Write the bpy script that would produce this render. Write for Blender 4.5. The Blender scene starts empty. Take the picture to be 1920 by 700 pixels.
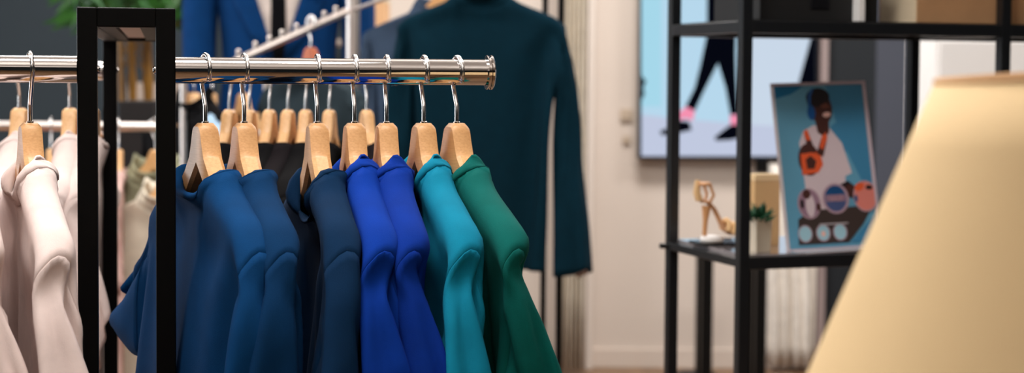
import bpy, bmesh, math, random, zlib, base64, struct
from mathutils import Vector, Matrix
random.seed(7)
PI = math.pi
C = bpy.context.scene.collection
sc = bpy.context.scene

# ------------------------------------------------------------------ camera model
F = 3000.0; CX = 960.0; CY = 272.0; EYE = 1.35
pit = math.radians(2.45); rol = 0.007
fw = Vector((0, math.cos(pit), -math.sin(pit)))
u0 = Vector((0, math.sin(pit), math.cos(pit)))
r0 = Vector((1, 0, 0))
rt = r0*math.cos(rol) + u0*math.sin(rol)
up = -r0*math.sin(rol) + u0*math.cos(rol)
def P(px, py, Y):
    """world point seen at a photograph pixel, at distance Y into the room"""
    d = fw + rt*((px-CX)/F) - up*((py-CY)/F)
    return Vector((0, 0, EYE)) + d*(Y/d.y)
cam_d = bpy.data.cameras.new('camera'); cam = bpy.data.objects.new('camera', cam_d); C.objects.link(cam)
M = Matrix((rt, up, -fw)).transposed().to_4x4(); M.translation = Vector((0, 0, EYE))
cam.matrix_world = M
cam_d.sensor_width = 36; cam_d.lens = F*36/1920; cam_d.shift_y = -(350-CY)/1920
cam_d.dof.use_dof = True; cam_d.dof.focus_distance = 1.9; cam_d.dof.aperture_fstop = 4.5
cam_d.clip_start = .05; cam_d.clip_end = 60
sc.camera = cam

# ------------------------------------------------------------------ materials
def lin(c):
    return tuple(((v/255)/12.92 if v/255 <= .04045 else ((v/255+.055)/1.055)**2.4) for v in c)
MATS = {}
def mat(name, rgb, rough=.6, metal=0, bump=0, bscale=400, noise=0, nscale=8, sheen=0, spec=.5, emit=None, estr=1,
        stretch=(1, 1, 1), coat=0, trans=0, ior=1.45, alpha=1, rgb2=None):
    if name in MATS: return MATS[name]
    m = bpy.data.materials.new(name); m.use_nodes = True; nt = m.node_tree; b = nt.nodes['Principled BSDF']
    col = (*lin(rgb), 1)
    b.inputs['Base Color'].default_value = col
    b.inputs['Roughness'].default_value = rough; b.inputs['Metallic'].default_value = metal
    b.inputs['Specular IOR Level'].default_value = spec; b.inputs['IOR'].default_value = ior
    b.inputs['Sheen Weight'].default_value = sheen; b.inputs['Coat Weight'].default_value = coat
    b.inputs['Transmission Weight'].default_value = trans
    b.inputs['Alpha'].default_value = alpha
    tc = nt.nodes.new('ShaderNodeTexCoord'); mp = nt.nodes.new('ShaderNodeMapping')
    nt.links.new(tc.outputs['Object'], mp.inputs['Vector']); mp.inputs['Scale'].default_value = stretch
    if noise or rgb2:
        n = nt.nodes.new('ShaderNodeTexNoise'); n.inputs['Scale'].default_value = nscale; n.inputs['Detail'].default_value = 4
        nt.links.new(mp.outputs[0], n.inputs['Vector'])
        mx = nt.nodes.new('ShaderNodeMix'); mx.data_type = 'RGBA'
        c2 = (*lin(rgb2), 1) if rgb2 else tuple(v*(1-noise) for v in col[:3])+(1,)
        mx.inputs[6].default_value = col; mx.inputs[7].default_value = c2
        rp = nt.nodes.new('ShaderNodeMapRange'); rp.inputs[1].default_value = .35; rp.inputs[2].default_value = .65
        nt.links.new(n.outputs['Fac'], rp.inputs[0]); nt.links.new(rp.outputs[0], mx.inputs[0])
        nt.links.new(mx.outputs[2], b.inputs['Base Color'])
    if bump:
        n = nt.nodes.new('ShaderNodeTexNoise'); n.inputs['Scale'].default_value = bscale; n.inputs['Detail'].default_value = 3
        nt.links.new(mp.outputs[0], n.inputs['Vector'])
        bp = nt.nodes.new('ShaderNodeBump'); bp.inputs['Strength'].default_value = bump; bp.inputs['Distance'].default_value = .001
        nt.links.new(n.outputs['Fac'], bp.inputs['Height']); nt.links.new(bp.outputs[0], b.inputs['Normal'])
    if emit:
        b.inputs['Emission Color'].default_value = (*lin(emit), 1); b.inputs['Emission Strength'].default_value = estr
    MATS[name] = m; return m
def fabric(name, rgb, sheen=.0): return mat(name, rgb, rough=.9, bump=.25, bscale=900, sheen=sheen, spec=.15, noise=.12, nscale=30)

chrome = mat('polished chrome', (206, 200, 196), rough=.07, metal=1)
chrome2 = mat('satin chrome', (226, 216, 210), rough=.42, metal=1)
hookm = mat('bright nickel wire', (245, 243, 242), rough=.16, metal=1)
blackm = mat('black powder coated steel', (9, 9, 9), rough=.45, spec=.18, bump=.05, bscale=600)
shelfm = mat('charcoal painted steel', (24, 26, 29), rough=.28, spec=.7)
wood = mat('pale beech wood', (226, 172, 116), rough=.42, rgb2=(214, 158, 102), nscale=9, stretch=(3, 30, 60), bump=.05, bscale=60)
wood2 = mat('light beech wood', (228, 182, 130), rough=.42, rgb2=(212, 160, 106), nscale=9, stretch=(3, 30, 60))
kraft = mat('kraft cardboard', (190, 146, 104), rough=.8, noise=.1, nscale=20)
kraft_l = mat('pale and lit-side cardboard', (232, 212, 180), rough=.8, noise=.05)  # one lid, and the box sides painted paler as if lit
wallm = mat('cream wall paint', (213, 200, 189), rough=.85, bump=.03, bscale=200, noise=.03, nscale=2)
slate = mat('dark slate wall paint', (44, 55, 62), rough=.7, noise=.1, nscale=1.5)
slate2 = mat('near black wall paint', (24, 30, 36), rough=.6)
slate3 = mat('grey slate panel', (72, 76, 88), rough=.6)
slate4 = mat('blue slate panel', (62, 82, 100), rough=.6)
whitem = mat('white laminate', (246, 244, 242), rough=.5)
creamc = fabric('cream cloth', (238, 230, 220))

# ------------------------------------------------------------------ mesh building
class MB:
    def __init__(s): s.v = []; s.f = []; s.m = []; s.cur = 0
    def face(s, pts, m=None):
        n = len(s.v); s.v += [tuple(p) for p in pts]; s.f.append(tuple(range(n, n+len(pts)))); s.m.append(s.cur if m is None else m)
    def add(s, vs, fs, m=None):
        n = len(s.v); s.v += [tuple(p) for p in vs]
        for f in fs: s.f.append(tuple(i+n for i in f)); s.m.append(s.cur if m is None else m)
    def box(s, c, ex, ey, ez, m=None):
        """c centre, ex/ey/ez half-extent vectors"""
        c, ex, ey, ez = map(Vector, (c, ex, ey, ez))
        vs = [c+ex*a+ey*b+ez*d for a in (-1, 1) for b in (-1, 1) for d in (-1, 1)]
        s.add(vs, [(0, 1, 3, 2), (4, 6, 7, 5), (0, 4, 5, 1), (2, 3, 7, 6), (0, 2, 6, 4), (1, 5, 7, 3)], m)
    def beam(s, a, b, w, h, side=None, m=None):
        a, b = Vector(a), Vector(b); d = (b-a)
        sd = Vector(side).normalized() if side is not None else (d.cross(Vector((0, 0, 1))) if abs(d.normalized().z) < .95 else Vector((1, 0, 0))).normalized()
        n = d.cross(sd).normalized(); sd = n.cross(d).normalized()
        s.box((a+b)/2, d/2, sd*w/2, n*h/2, m)
    def tube(s, pts, r, seg=16, caps=True, m=None, closed=False):
        pts = [Vector(p) for p in pts]; rr = r if isinstance(r, (list, tuple)) else [r]*len(pts)
        rings = []; ref = None; n = len(pts)
        for i, p in enumerate(pts):
            if closed: t = (pts[(i+1) % n]-pts[i-1]).normalized()
            else: t = (pts[min(i+1, n-1)]-pts[max(i-1, 0)]).normalized()
            if ref is None:
                ref = Vector((0, 0, 1)) if abs(t.z) < .9 else Vector((0, 1, 0))
            a = (ref - t*ref.dot(t)).normalized(); ref = a; b = t.cross(a)
            rings.append([p+(a*math.cos(2*PI*k/seg)+b*math.sin(2*PI*k/seg))*rr[i] for k in range(seg)])
        vs = [q for ring in rings for q in ring]; fs = []
        N = n if closed else n-1
        for i in range(N):
            j = (i+1) % n
            for k in range(seg):
                fs.append((i*seg+k, i*seg+(k+1) % seg, j*seg+(k+1) % seg, j*seg+k))
        if caps and not closed:
            fs.append(tuple(range(seg))[::-1]); fs.append(tuple((n-1)*seg+k for k in range(seg)))
        s.add(vs, fs, m)
    def loft(s, rings, caps=True, m=None):
        seg = len(rings[0]); vs = [q for r in rings for q in r]; fs = []
        for i in range(len(rings)-1):
            for k in range(seg): fs.append((i*seg+k, i*seg+(k+1) % seg, (i+1)*seg+(k+1) % seg, (i+1)*seg+k))
        if caps: fs.append(tuple(range(seg))[::-1]); fs.append(tuple((len(rings)-1)*seg+k for k in range(seg)))
        s.add(vs, fs, m)
    def lathe(s, prof, c=(0, 0, 0), seg=32, m=None, caps=True):
        c = Vector(c)
        s.loft([[c+Vector((r*math.cos(2*PI*k/seg), r*math.sin(2*PI*k/seg), z)) for k in range(seg)] for r, z in prof], caps, m)
    def ball(s, c, r, seg=12, m=None, sc_=(1, 1, 1)):
        c = Vector(c); vs = []; fs = []; R = seg//2
        for i in range(1, R):
            a = PI*i/R
            for k in range(seg):
                b = 2*PI*k/seg; vs.append(c+Vector((r*sc_[0]*math.sin(a)*math.cos(b), r*sc_[1]*math.sin(a)*math.sin(b), r*sc_[2]*math.cos(a))))
        for i in range(R-2):
            for k in range(seg): fs.append((i*seg+k, (i+1)*seg+k, (i+1)*seg+(k+1) % seg, i*seg+(k+1) % seg))
        fs.append(tuple(range(seg))); fs.append(tuple((R-2)*seg+k for k in range(seg))[::-1])
        s.add(vs, fs, m)
    def build(s, name, mats, parent=None, smooth=False, bevel=0, loc=None, subsurf=0, solid=0, angle=40, recalc=True):
        me = bpy.data.meshes.new(name)
        o0 = Vector(loc) if loc is not None else Vector((0, 0, 0))
        me.from_pydata([tuple(Vector(v)-o0) for v in s.v], [], s.f)
        for mm in (mats if isinstance(mats, (list, tuple)) else [mats]): me.materials.append(mm)
        me.polygons.foreach_set('material_index', s.m)
        if recalc:
            bm = bmesh.new(); bm.from_mesh(me); bmesh.ops.recalc_face_normals(bm, faces=bm.faces); bm.to_mesh(me); bm.free()
        if smooth:
            me.polygons.foreach_set('use_smooth', [True]*len(me.polygons))
        me.update()
        o = bpy.data.objects.new(name, me); C.objects.link(o); o.location = o0
        if parent is not None: o.parent = parent
        if smooth and not subsurf: me.set_sharp_from_angle(angle=math.radians(angle))
        if bevel:
            b = o.modifiers.new('bevel', 'BEVEL'); b.width = bevel; b.segments = 2; b.limit_method = 'ANGLE'; b.angle_limit = math.radians(35)
        if subsurf:
            q = o.modifiers.new('subsurf', 'SUBSURF'); q.levels = q.render_levels = subsurf
        if solid:
            q = o.modifiers.new('solid', 'SOLIDIFY'); q.thickness = solid; q.offset = 0
        return o
def tag(o, label, cat, group=None, kind=None):
    o['label'] = label; o['category'] = cat
    if group: o['group'] = group
    if kind: o['kind'] = kind
    return o
def thing(name, label, cat, loc=(0, 0, 0), rz=0, group=None):
    o = bpy.data.objects.new(name, None); C.objects.link(o); o.location = loc; o.rotation_euler = (0, 0, rz); o.empty_display_size = .05
    return tag(o, label, cat, group)
def struct_(o): o['kind'] = 'structure'; return o
def copy_tree(o, parent=None):
    c = o.copy(); C.objects.link(c)
    if parent is not None: c.parent = parent
    for ch in list(o.children): copy_tree(ch, c)
    return c
X_, Y_, Z_ = Vector((1, 0, 0)), Vector((0, 1, 0)), Vector((0, 0, 1))

# ------------------------------------------------------------------ room
RX0, RX1, RY0, RY1, RH = -4.2, 4.2, -4.5, 7.4, 3.0
def slab(name, c, hx, hy, hz, m):
    b = MB(); b.box(c, X_*hx, Y_*hy, Z_*hz); return struct_(b.build(name, m))
floorm = mat('warm oak plank floor', (140, 108, 80), rough=.35, rgb2=(118, 88, 62), nscale=3, stretch=(6, .6, 1))
slab('floor', ((RX0+RX1)/2, (RY0+RY1)/2, -.05), 4.4, 6.1, .05, floorm)
ceilm = mat('matt white ceiling', (236, 232, 228), rough=.9)
slab('ceiling', (0, (RY0+RY1)/2, RH+.05), 4.4, 6.1, .05, ceilm)
slab('wall_left', (RX0-.05, (RY0+RY1)/2, RH/2), .05, 6.05, RH/2, slate)
slab('wall_right', (RX1+.05, (RY0+RY1)/2, RH/2), .05, 6.05, RH/2, slate)
slab('wall_front', (0, RY0-.05, RH/2), 4.2, .05, RH/2, slate)
def wx(px, Y=RY1): return P(px, 300, Y).x
wb = MB()
bands = [(RX0, wx(652), 1), (wx(652), wx(1536), 0), (wx(1536), wx(1640), 2), (wx(1640), wx(1699), 3), (wx(1699), wx(1790), 4), (wx(1790), RX1, 1)]
for a, b_, k in bands: wb.box(((a+b_)/2, RY1+.05, RH/2), X_*(b_-a)/2, Y_*.05, Z_*RH/2, k)
struct_(wb.build('wall_back', [wallm, slate, slate2, slate3, slate4]))
b = MB(); a0, a1 = wx(1095), wx(1536)
b.box(((a0+a1)/2, RY1-.008, .045), X_*(a1-a0)/2, Y_*.008, Z_*.045); struct_(b.build('baseboard_back', mat('cream skirting', (214, 200, 188)), bevel=.003))
b = MB(); x = wx(1542, 7.35); b.box((x, 7.37, RH/2), X_*.02, Y_*.03, Z_*RH/2); struct_(b.build('trim_1', mat('mauve grey edge strip', (165, 148, 146), rough=.5), bevel=.004))
# cream pillar edge beside the curtain
b = MB(); b.box((wx(1108, 7.3), 7.36, RH/2), X_*.014, Y_*.04, Z_*RH/2); struct_(b.build('trim_2', mat('pale wall corner', (226, 214, 204)), bevel=.005))

# ------------------------------------------------------------------ garment meshes (cloth draped over the hanger)
PATTERN = {'crewA': (9, 22, 2), 'crewB': (9, 22, 2), 'mockA': (9, 22, 3), 'mockB': (9, 22, 3), 'jacket': (14, 22, 4)}
CLOTH = {
  'crewA': [-576,-44,-674,561,73,663,1,-7,1,-4,-5,1,-3,-4,2,-4,-7,7,30,3,-23,4,-24,5,0,3,-2,2,1,0,0,-3,0,2,-1,1,4,-8,-1,8,21,245,-38,32,-237,0,-8,-1,-3,-4,2,-8,-10,4,13,13,-4,19,-20,-13,0,-8,0,
0,-3,1,1,-2,2,2,-4,1,0,-1,1,6,-7,-1,-4,14,274,-30,38,-268,8,-4,-1,-11,-10,3,5,5,0,19,-3,-9,3,-22,-3,-9,-11,3,13,15,-3,-1,-1,-1,1,-8,2,0,-5,1,4,-9,2,-14,8,301,-14,46,-297,-5,-10,1,5,
2,0,11,-1,-4,11,-13,-6,-9,-21,1,-2,-3,2,10,11,-3,3,14,0,0,-13,0,0,-6,-1,4,-12,3,-23,0,331,-9,51,-326,5,-6,1,6,-1,-2,9,-4,-5,4,-23,-3,-11,-10,5,5,2,-3,3,25,-1,9,-11,0,-5,-11,0,5,10,-2,
3,-18,1,-36,-6,359,19,55,-355,-17,-10,6,17,0,-6,9,-12,-4,-10,-23,1,-2,0,2,10,16,-5,-4,12,3,7,-24,0,2,8,-2,0,4,-1,5,-19,-1,-47,-3,386,38,47,-383,-21,-4,8,18,-6,-8,2,-22,-3,-13,-10,6,
11,10,-6,-4,18,3,2,0,-1,5,-14,-2,2,-1,0,2,-13,4,7,4,-7,-39,-13,405,14,56,-394,3,-9,-4,12,-15,-4,-13,-22,2,6,3,-1,-1,23,0,1,0,-1,3,-5,0,1,-2,-1,1,-5,-1,3,-8,1,7,-15,4,-22,-3,412,6,54,
-415,-14,-2,11,20,-31,-14,-11,-9,4,8,20,-3,-6,8,2,6,-10,-2,0,-7,0,1,11,0,0,4,1,3,-15,-3,4,-25,9,-3,0,424,-14,63,-436,1,-12,17,2,-48,-8,2,35,-5,1,-3,0,2,-4,0,-3,-12,1,5,15,-1,-4,8,1,
5,-11,-2,-2,10,1,5,-45,9,23,-3,421,-50,74,-430,29,-23,14,-10,-36,-13,1,22,-4,0,0,1,0,0,-1,-1,9,2,-1,0,0,1,-3,-1,2,-3,0,1,0,0,-3,-1,0,39,-76,454,-58,111,-424,26,-33,-38,-3,-15,5,-3,15,
1,0,-2,0,1,-1,0,-1,0,0,-3,-2,0,-1,-3,0,-2,-3,1,2,6,-2,2,2,1,55,-40,473,-69,77,-448,19,-37,-28,-2,3,1,0,-20,3,-2,10,-2,-2,2,-1,1,0,1,-1,2,-1,1,0,1,-1,0,-1,0,1,1,0,0,-1,58,-17,489,-68,
59,-465,13,-43,-27,-2,-11,4,6,26,1,-5,-22,-2,-1,5,-1,1,-4,1,-1,5,-1,-1,0,0,1,0,1,-1,1,-1,1,0,0,53,-16,504,-63,59,-481,12,-43,-27,-3,-19,8,4,25,-5,1,9,2,-3,-18,-2,-1,3,0,0,-2,0,0,1,0,
0,-1,1,0,0,-1,-1,1,0,53,-20,519,-61,64,-498,10,-43,-24,-2,-23,8,2,20,-6,4,19,2,-3,-11,-2,-1,-6,0,-1,0,0,0,0,-1,0,1,1,1,-1,0,-1,-1,0,49,-17,535,-60,63,-514,14,-43,-28,-2,-27,14,-2,15,
-6,5,27,0,-1,-12,-2,-2,-4,-1,-1,0,0,1,0,1,0,-1,-1,-1,0,1,0,0,-1,26,-7,571,-18,55,-565,-6,-51,-17,1,-32,24,-2,26,-11,3,24,-1,-2,-10,-2,-1,-4,0,0,0,-1,0,0,1,0,-1,0,0,0,0,-1,0,0,19,64,
507,-21,-89,-505,7,-14,21,-3,38,-16,1,13,-1,1,-8,-1,-1,-3,0,-1,-1,1,1,1,-1,1,-1,0,-1,2,0,0,0,0,0,0,0,0,32,450,4,-71,-414,-4,39,-33,1,5,1,0,-3,-1,-1,-2,0,1,-1,0,0,2,0,0,0,0,0,0,1,0,1,
-1,0,1,1,-1,0,-1,8,-2,443,-8,-24,-430,0,28,-10,0,-2,-1,1,-2,0,-1,2,0,0,0,1,1,0,-1,0,-1,1,-1,1,-1,1,-1,1,-1,0,-1,1,-1,0,20,-9,429,-23,-15,-418,2,29,-9,-1,-4,-1,0,-1,0,0,0,1,0,1,-1,0,
-1,1,1,0,-1,-1,0,0,0,-1,1,0,0,-1,-1,0,1,42,8,423,-42,-33,-410,0,31,-14,-1,-5,0,1,-2,1,-1,-1,-1,0,0,0,1,1,1,-1,0,-1,0,0,1,0,0,-1,0,0,0,0,1,1,61,33,416,-61,-65,-386,-1,37,-31,0,0,0,1,
-5,-1,-1,-2,0,0,0,0,1,1,1,-1,0,-1,0,-1,0,0,1,1,0,-1,-1,0,1,0,64,69,437,-63,-112,-411,-1,23,-18,1,31,-9,-2,-5,0,1,-5,-1,0,-6,0,0,4,1,1,1,-1,-1,-1,0,0,1,0,-1,-1,1,1,1,-1,58,83,479,-59,
-111,-470,4,14,-9,-3,-24,14,-2,57,-13,2,-16,-4,2,-3,0,-3,5,0,1,-6,0,1,1,1,0,0,-1,-1,0,0,1,-1,0,43,34,552,-40,-8,-546,-11,-29,-19,10,-35,23,2,18,-9,-6,41,-3,1,-13,-3,1,-3,0,1,-5,1,1,
2,-1,0,0,-1,0,0,1,0,-1,0,21,-11,533,-10,55,-513,-14,-46,-23,6,-26,15,-1,15,-7,-8,33,1,3,-13,-4,3,-13,0,0,12,-1,0,-4,1,0,-1,-1,0,0,1,0,0,-1,20,-21,517,-10,61,-496,-12,-39,-22,6,-27,12,
-4,19,-8,-6,26,3,4,-17,-4,2,-9,0,1,-2,1,-1,13,-1,1,1,0,-1,-7,0,0,4,0,18,-24,500,-7,63,-477,-13,-41,-25,6,-21,9,-6,22,-5,-4,15,2,5,-33,0,2,12,-2,0,6,-1,0,1,0,-1,0,0,1,0,0,-1,1,0,16,-28,
485,-4,66,-459,-14,-40,-28,5,-16,6,-10,29,1,5,-33,1,3,17,-5,0,3,0,0,2,0,-1,1,1,0,0,-1,0,0,1,1,-1,-1,15,-42,469,-1,78,-436,-17,-36,-38,-2,1,8,0,-25,4,5,24,-5,-2,1,-1,2,0,1,-1,0,0,1,-1,
-1,0,0,1,0,-1,0,0,-1,-1,13,-50,451,4,87,-416,-23,-28,-38,-1,-31,9,5,27,-3,2,-3,-2,-1,-1,1,1,-2,0,0,0,0,-1,0,0,1,-1,-1,-1,-1,1,0,1,0,14,-33,430,1,70,-403,-20,-30,-28,1,-31,10,-1,19,-7,
0,2,-1,0,1,1,0,0,0,0,1,-1,0,0,1,0,1,0,0,0,-1,1,0,1,66,7,404,-60,29,-393,-6,-57,-7,9,41,3,-15,-10,-3,1,-6,-2,1,-4,0,11,-8,1,-4,0,0,-2,1,-1,-1,-1,0,-7,18,0,23,-37,7,29,43,354,-45,15,-354,
-4,-47,-4,-5,27,1,24,6,2,-21,-4,-2,1,-13,-2,1,-2,-1,7,-6,1,-1,-1,0,7,-4,1,-16,19,-2,19,-33,4,23,38,335,-17,20,-327,-26,-42,-9,-3,12,0,8,17,2,19,-2,3,-22,-4,-4,1,-14,-2,3,-4,0,8,-5,0,
3,-2,2,-16,13,-4,16,-27,5,49,39,328,-62,9,-333,-10,-14,5,12,-20,-1,-7,24,2,11,8,2,13,-1,2,-22,-10,-6,4,-14,-1,10,-6,2,0,-1,-1,-13,7,-2,13,-21,3,57,41,311,-82,-21,-315,17,25,5,-7,-8,
0,0,-19,-1,14,30,6,-7,-3,-3,12,2,4,-18,-21,-8,9,-11,1,2,-1,0,0,0,0,2,-14,1,62,43,291,-87,-23,-294,6,4,3,17,21,3,-15,-9,-2,-1,-5,1,32,11,7,-19,4,-6,-1,-1,1,6,-33,-2,0,0,0,-1,-2,-1,-5,
-6,-3,70,41,273,-90,-25,-272,7,4,2,1,0,2,15,21,0,-16,-18,1,22,20,3,7,-1,3,-15,-1,-5,-11,-17,-4,13,-17,2,2,-2,0,13,-7,3,50,41,242,-92,-11,-246,8,-5,2,16,-15,0,-9,6,0,0,18,-1,19,11,6,
1,0,1,-4,1,-1,-15,-9,-6,4,-25,0,13,-5,3,13,-8,5,44,39,213,-90,-7,-220,7,-3,2,4,-11,-1,24,-9,4,-21,24,-4,0,0,-1,25,12,8,-5,2,-1,-8,0,-2,-12,-26,-6,23,-14,6,13,-5,7,36,33,183,-87,-3,-193,
8,-5,1,1,0,1,24,-19,1,-10,2,-1,-7,28,-2,8,7,3,15,0,4,-3,3,1,-22,-11,-9,28,-30,9,11,-4,6,-1051,0,184,1024,23,-214,0,-1,0,0,1,-1,0,-1,1,0,1,0,-1,0,0,1,-1,-1,0,1,1,0,0,0,0,-1,-1,0,1,1,
0,0,0,0,-1,-1,0,1,1,1,0,0,-1,-1,-1,0,1,1,1,0,0,-1,0,-1,1,0,1,0,0,0,68,65,796,-69,-65,-796,0,-1,0,0,1,-1,1,-1,1,-1,0,0,1,-1,-1,0,1,1,-1,0,0,1,-1,-1,0,1,1,0,-1,0,0,0,-1,0,0,1,0,0,0,0,
0,0,0,0,-1,1,0,1,-1,-1,0,0,1,0,1,-2,0,-2,3,0,52,23,798,-50,-20,-798,1,-1,-1,0,1,1,0,1,-1,0,-1,1,-1,-1,0,0,0,-1,0,0,1,0,0,0,0,0,-1,-1,-1,1,1,1,0,-1,-1,-1,1,0,1,-1,0,-1,1,0,1,-1,0,0,1,
-2,-1,-1,1,1,0,-1,0,1,0,0,37,-6,800,-37,9,-801,0,-1,1,1,1,0,-1,1,-1,1,-1,1,-1,0,-1,1,1,1,-1,-1,0,1,0,-1,-1,1,1,0,-1,-1,1,1,1,-1,-1,0,1,1,-1,0,0,1,-1,0,0,1,2,-1,0,-3,1,-1,0,0,0,-2,-1,
-1,0,1,33,-4,801,-32,5,-802,1,0,1,-1,1,-1,0,-1,1,1,1,0,-1,0,-1,1,0,1,-1,0,-1,1,0,1,-1,0,0,1,0,-1,-1,0,1,1,0,0,-1,0,-1,1,0,1,-1,1,-1,1,0,1,-1,-1,0,1,1,-1,-1,-1,1,0,-1,0,30,6,800,-30,
-8,-800,1,1,0,-1,0,-1,1,1,1,0,1,0,-1,-1,-1,1,1,1,-1,0,0,1,0,-1,-1,-1,1,1,1,-1,0,-1,1,-1,0,0,1,1,-1,-1,-1,1,1,0,0,-1,1,-1,1,0,1,-1,0,0,1,-1,-1,-1,1,1,28,13,801,-27,-15,-802,-1,0,1,1,
0,0,-1,0,-1,1,1,1,0,0,0,-1,1,-1,1,0,1,0,0,-1,0,0,1,-1,-1,0,1,1,-1,0,-1,1,-1,0,0,1,0,-1,0,0,1,-1,1,-1,1,0,1,0,0,0,-1,-1,-1,1,1,1,24,9,801,-25,-11,-801,1,0,-1,0,1,1,0,0,0,-1,0,-1,1,1,
1,0,0,-1,0,0,1,-1,0,0,1,0,-1,0,-1,1,0,1,-1,0,0,1,-1,0,0,1,1,-1,0,-1,1,0,1,0,-1,0,-1,1,0,1,-1,0,0,1,1,-1,22,-9,803,-22,6,-803,0,1,1,0,-1,-1,0,1,1,0,0,0,0,1,-1,0,-1,1,0,1,-1,-1,0,1,1,
-1,0,0,1,-1,0,1,1,0,-1,-1,-1,1,1,1,0,0,0,-1,-1,-1,1,1,1,0,0,-1,0,-1,1,0,1,0,0,0,21,-23,801,-21,22,-801,0,0,-1,0,0,1,0,0,-1,0,1,1,0,-1,0,0,1,-1,-1,0,1,1,0,0,0,0,-1,-1,0,1,1,0,0,-1,1,
-1,1,-1,1,-1,1,0,1,-1,-1,0,0,1,0,0,0,-1,0,-1,1,0,1,0,0,0,21,-30,801,-21,30,-802,-1,0,1,1,0,-1,0,0,1,0,0,0,-1,0,-1,1,0,1,0,0,0,0,0,-1,-1,0,1,1,-1,0,0,1,-1,0,0,1,0,0,0,0,0,-1,-1,-1,1,
1,1,0,0,0,-1,0,0,1,0,-1,0,0,1,-1,21,-35,802,-21,34,-802,0,1,1,-1,-1,0,1,0,-1,0,0,1,0,0,-1,0,-1,1,0,1,0,-1,0,-1,1,-1,1,0,1,-1,0,-1,1,-1,1,0,1,-1,-1,0,1,1,-1,-1,0,1,1,-1,0,-1,1,-1,1,0,
1,-1,-1,-1,0,1,19,-32,800,-18,32,-800,-1,0,-1,0,0,1,0,-1,-1,0,1,1,0,0,0,0,0,-1,0,-1,1,0,1,-1,0,-1,1,0,1,0,0,-1,-1,-1,1,1,1,0,0,0,-1,-1,0,1,1,0,0,-1,0,0,1,0,-1,0,0,1,-1,0,0,1,34,-15,
800,-35,14,-800,1,0,0,0,0,-1,-1,0,1,1,0,-1,0,0,1,-1,0,-1,1,0,1,-1,1,0,1,-1,-1,0,0,1,-1,0,-1,1,1,1,-1,-1,0,1,0,-1,0,0,1,-1,1,0,1,-1,-1,-1,0,1,1,1,-1,-1,-1,1,49,16,800,-48,-16,-800,-1,
-1,-1,1,1,1,0,-1,-1,-1,1,1,1,0,0,0,0,-1,-1,0,1,1,0,-1,0,0,1,-1,0,0,1,0,-1,0,0,1,-1,1,-1,1,-1,1,0,0,0,-1,1,-1,1,-1,1,0,1,-1,-1,0,1,1,0,0,46,23,799,-47,-24,-799,1,1,0,0,-1,-1,-1,1,1,1,
0,-1,-1,0,1,1,-1,-1,0,1,1,-1,0,0,1,-1,-1,0,0,1,-1,1,-1,1,-1,1,0,1,0,-1,0,-1,1,0,1,0,1,0,-1,-2,-1,1,1,1,0,0,0,0,-1,-1,43,23,801,-43,-22,-801,-1,-1,1,1,0,-1,0,1,1,0,-1,0,-1,1,-1,1,0,1,
0,0,-1,-1,0,1,1,-1,0,0,1,-1,-1,0,1,1,0,-1,-1,1,1,1,0,0,-1,0,-1,0,0,1,0,1,0,0,-2,-1,1,1,1,-1,-1,0,48,11,799,-48,-12,-800,1,1,1,0,-1,0,0,0,-1,0,0,1,0,1,-1,0,0,1,-1,-1,0,1,1,-1,0,-1,1,
0,1,0,-1,1,-1,0,0,1,1,0,-1,-1,1,1,0,-1,0,0,0,-1,1,0,1,-1,0,0,0,1,-1,0,0,1,49,0,799,-48,-2,-799,-1,0,-1,1,-1,1,0,1,0,0,-1,-1,0,1,1,0,-1,-1,0,1,1,0,-1,0,0,1,-1,-1,1,1,1,1,0,-1,-1,-1,0,
1,1,1,-1,0,-1,0,-1,1,0,1,0,-1,-1,-1,1,1,0,0,0,0,3,0,48,-13,798,-47,10,-798,0,-1,0,-1,1,-1,1,-1,1,0,1,0,0,0,-1,0,-1,1,0,0,-1,0,0,1,0,1,0,-1,1,-1,0,0,1,1,0,0,-1,-1,-1,1,1,1,-1,-1,0,1,
0,-1,0,-1,1,-1,1,-1,1,1,1,-1,0,0,47,-19,799,-46,19,-800,0,-1,1,-1,1,0,1,-1,-1,0,1,1,-1,-1,0,1,1,-1,0,-1,1,0,0,0,-1,0,-1,1,0,1,-1,1,0,1,-1,-1,0,1,1,-1,-1,-1,1,0,1,-1,1,0,1,-1,-1,0,0,
1,-1,1,0,1,-1,-1,44,-16,801,-44,16,-801,0,1,1,-1,-1,0,1,0,-1,0,1,1,0,-1,-1,0,0,1,0,0,0,0,0,-1,0,0,1,0,0,0,0,-1,-1,0,1,1,-1,-1,-1,1,0,1,0,0,0,0,1,-1,0,-1,1,0,0,-1,0,0,1,0,0,0,41,-6,800,
-41,7,-801,0,0,1,0,0,-1,0,0,1,0,-1,-1,0,1,1,0,-1,0,-1,1,-1,1,-1,1,0,0,-1,0,0,1,0,0,0,1,0,-1,-1,0,1,0,0,-1,0,0,1,0,0,0,0,0,-1,0,-1,1,0,2,-1,0,-1,1,37,-21,800,-37,22,-801,0,0,1,1,0,-1,
-1,0,1,0,1,0,0,-1,-1,0,0,1,1,1,0,-1,-1,-1,0,0,1,1,1,-1,-1,-1,1,0,0,0,0,1,-1,1,-1,1,-1,-1,0,0,1,-1,0,0,1,0,-2,-1,0,1,1,0,0,0,-15,-60,798,16,60,-798,0,1,-1,0,0,1,1,0,-1,0,0,1,-1,0,-1,
1,0,1,0,0,-1,1,0,1,-1,0,0,1,1,-1,-1,-1,1,1,0,0,0,1,0,0,0,-1,0,0,1,1,0,0,3,3,1,-5,-4,-2,-1,-1,1,-1,0,0,-1,-33,798,2,33,-798,0,-1,0,1,1,-1,-1,0,1,1,0,0,0,-1,0,-1,1,-1,1,0,1,0,0,0,0,0,
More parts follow.
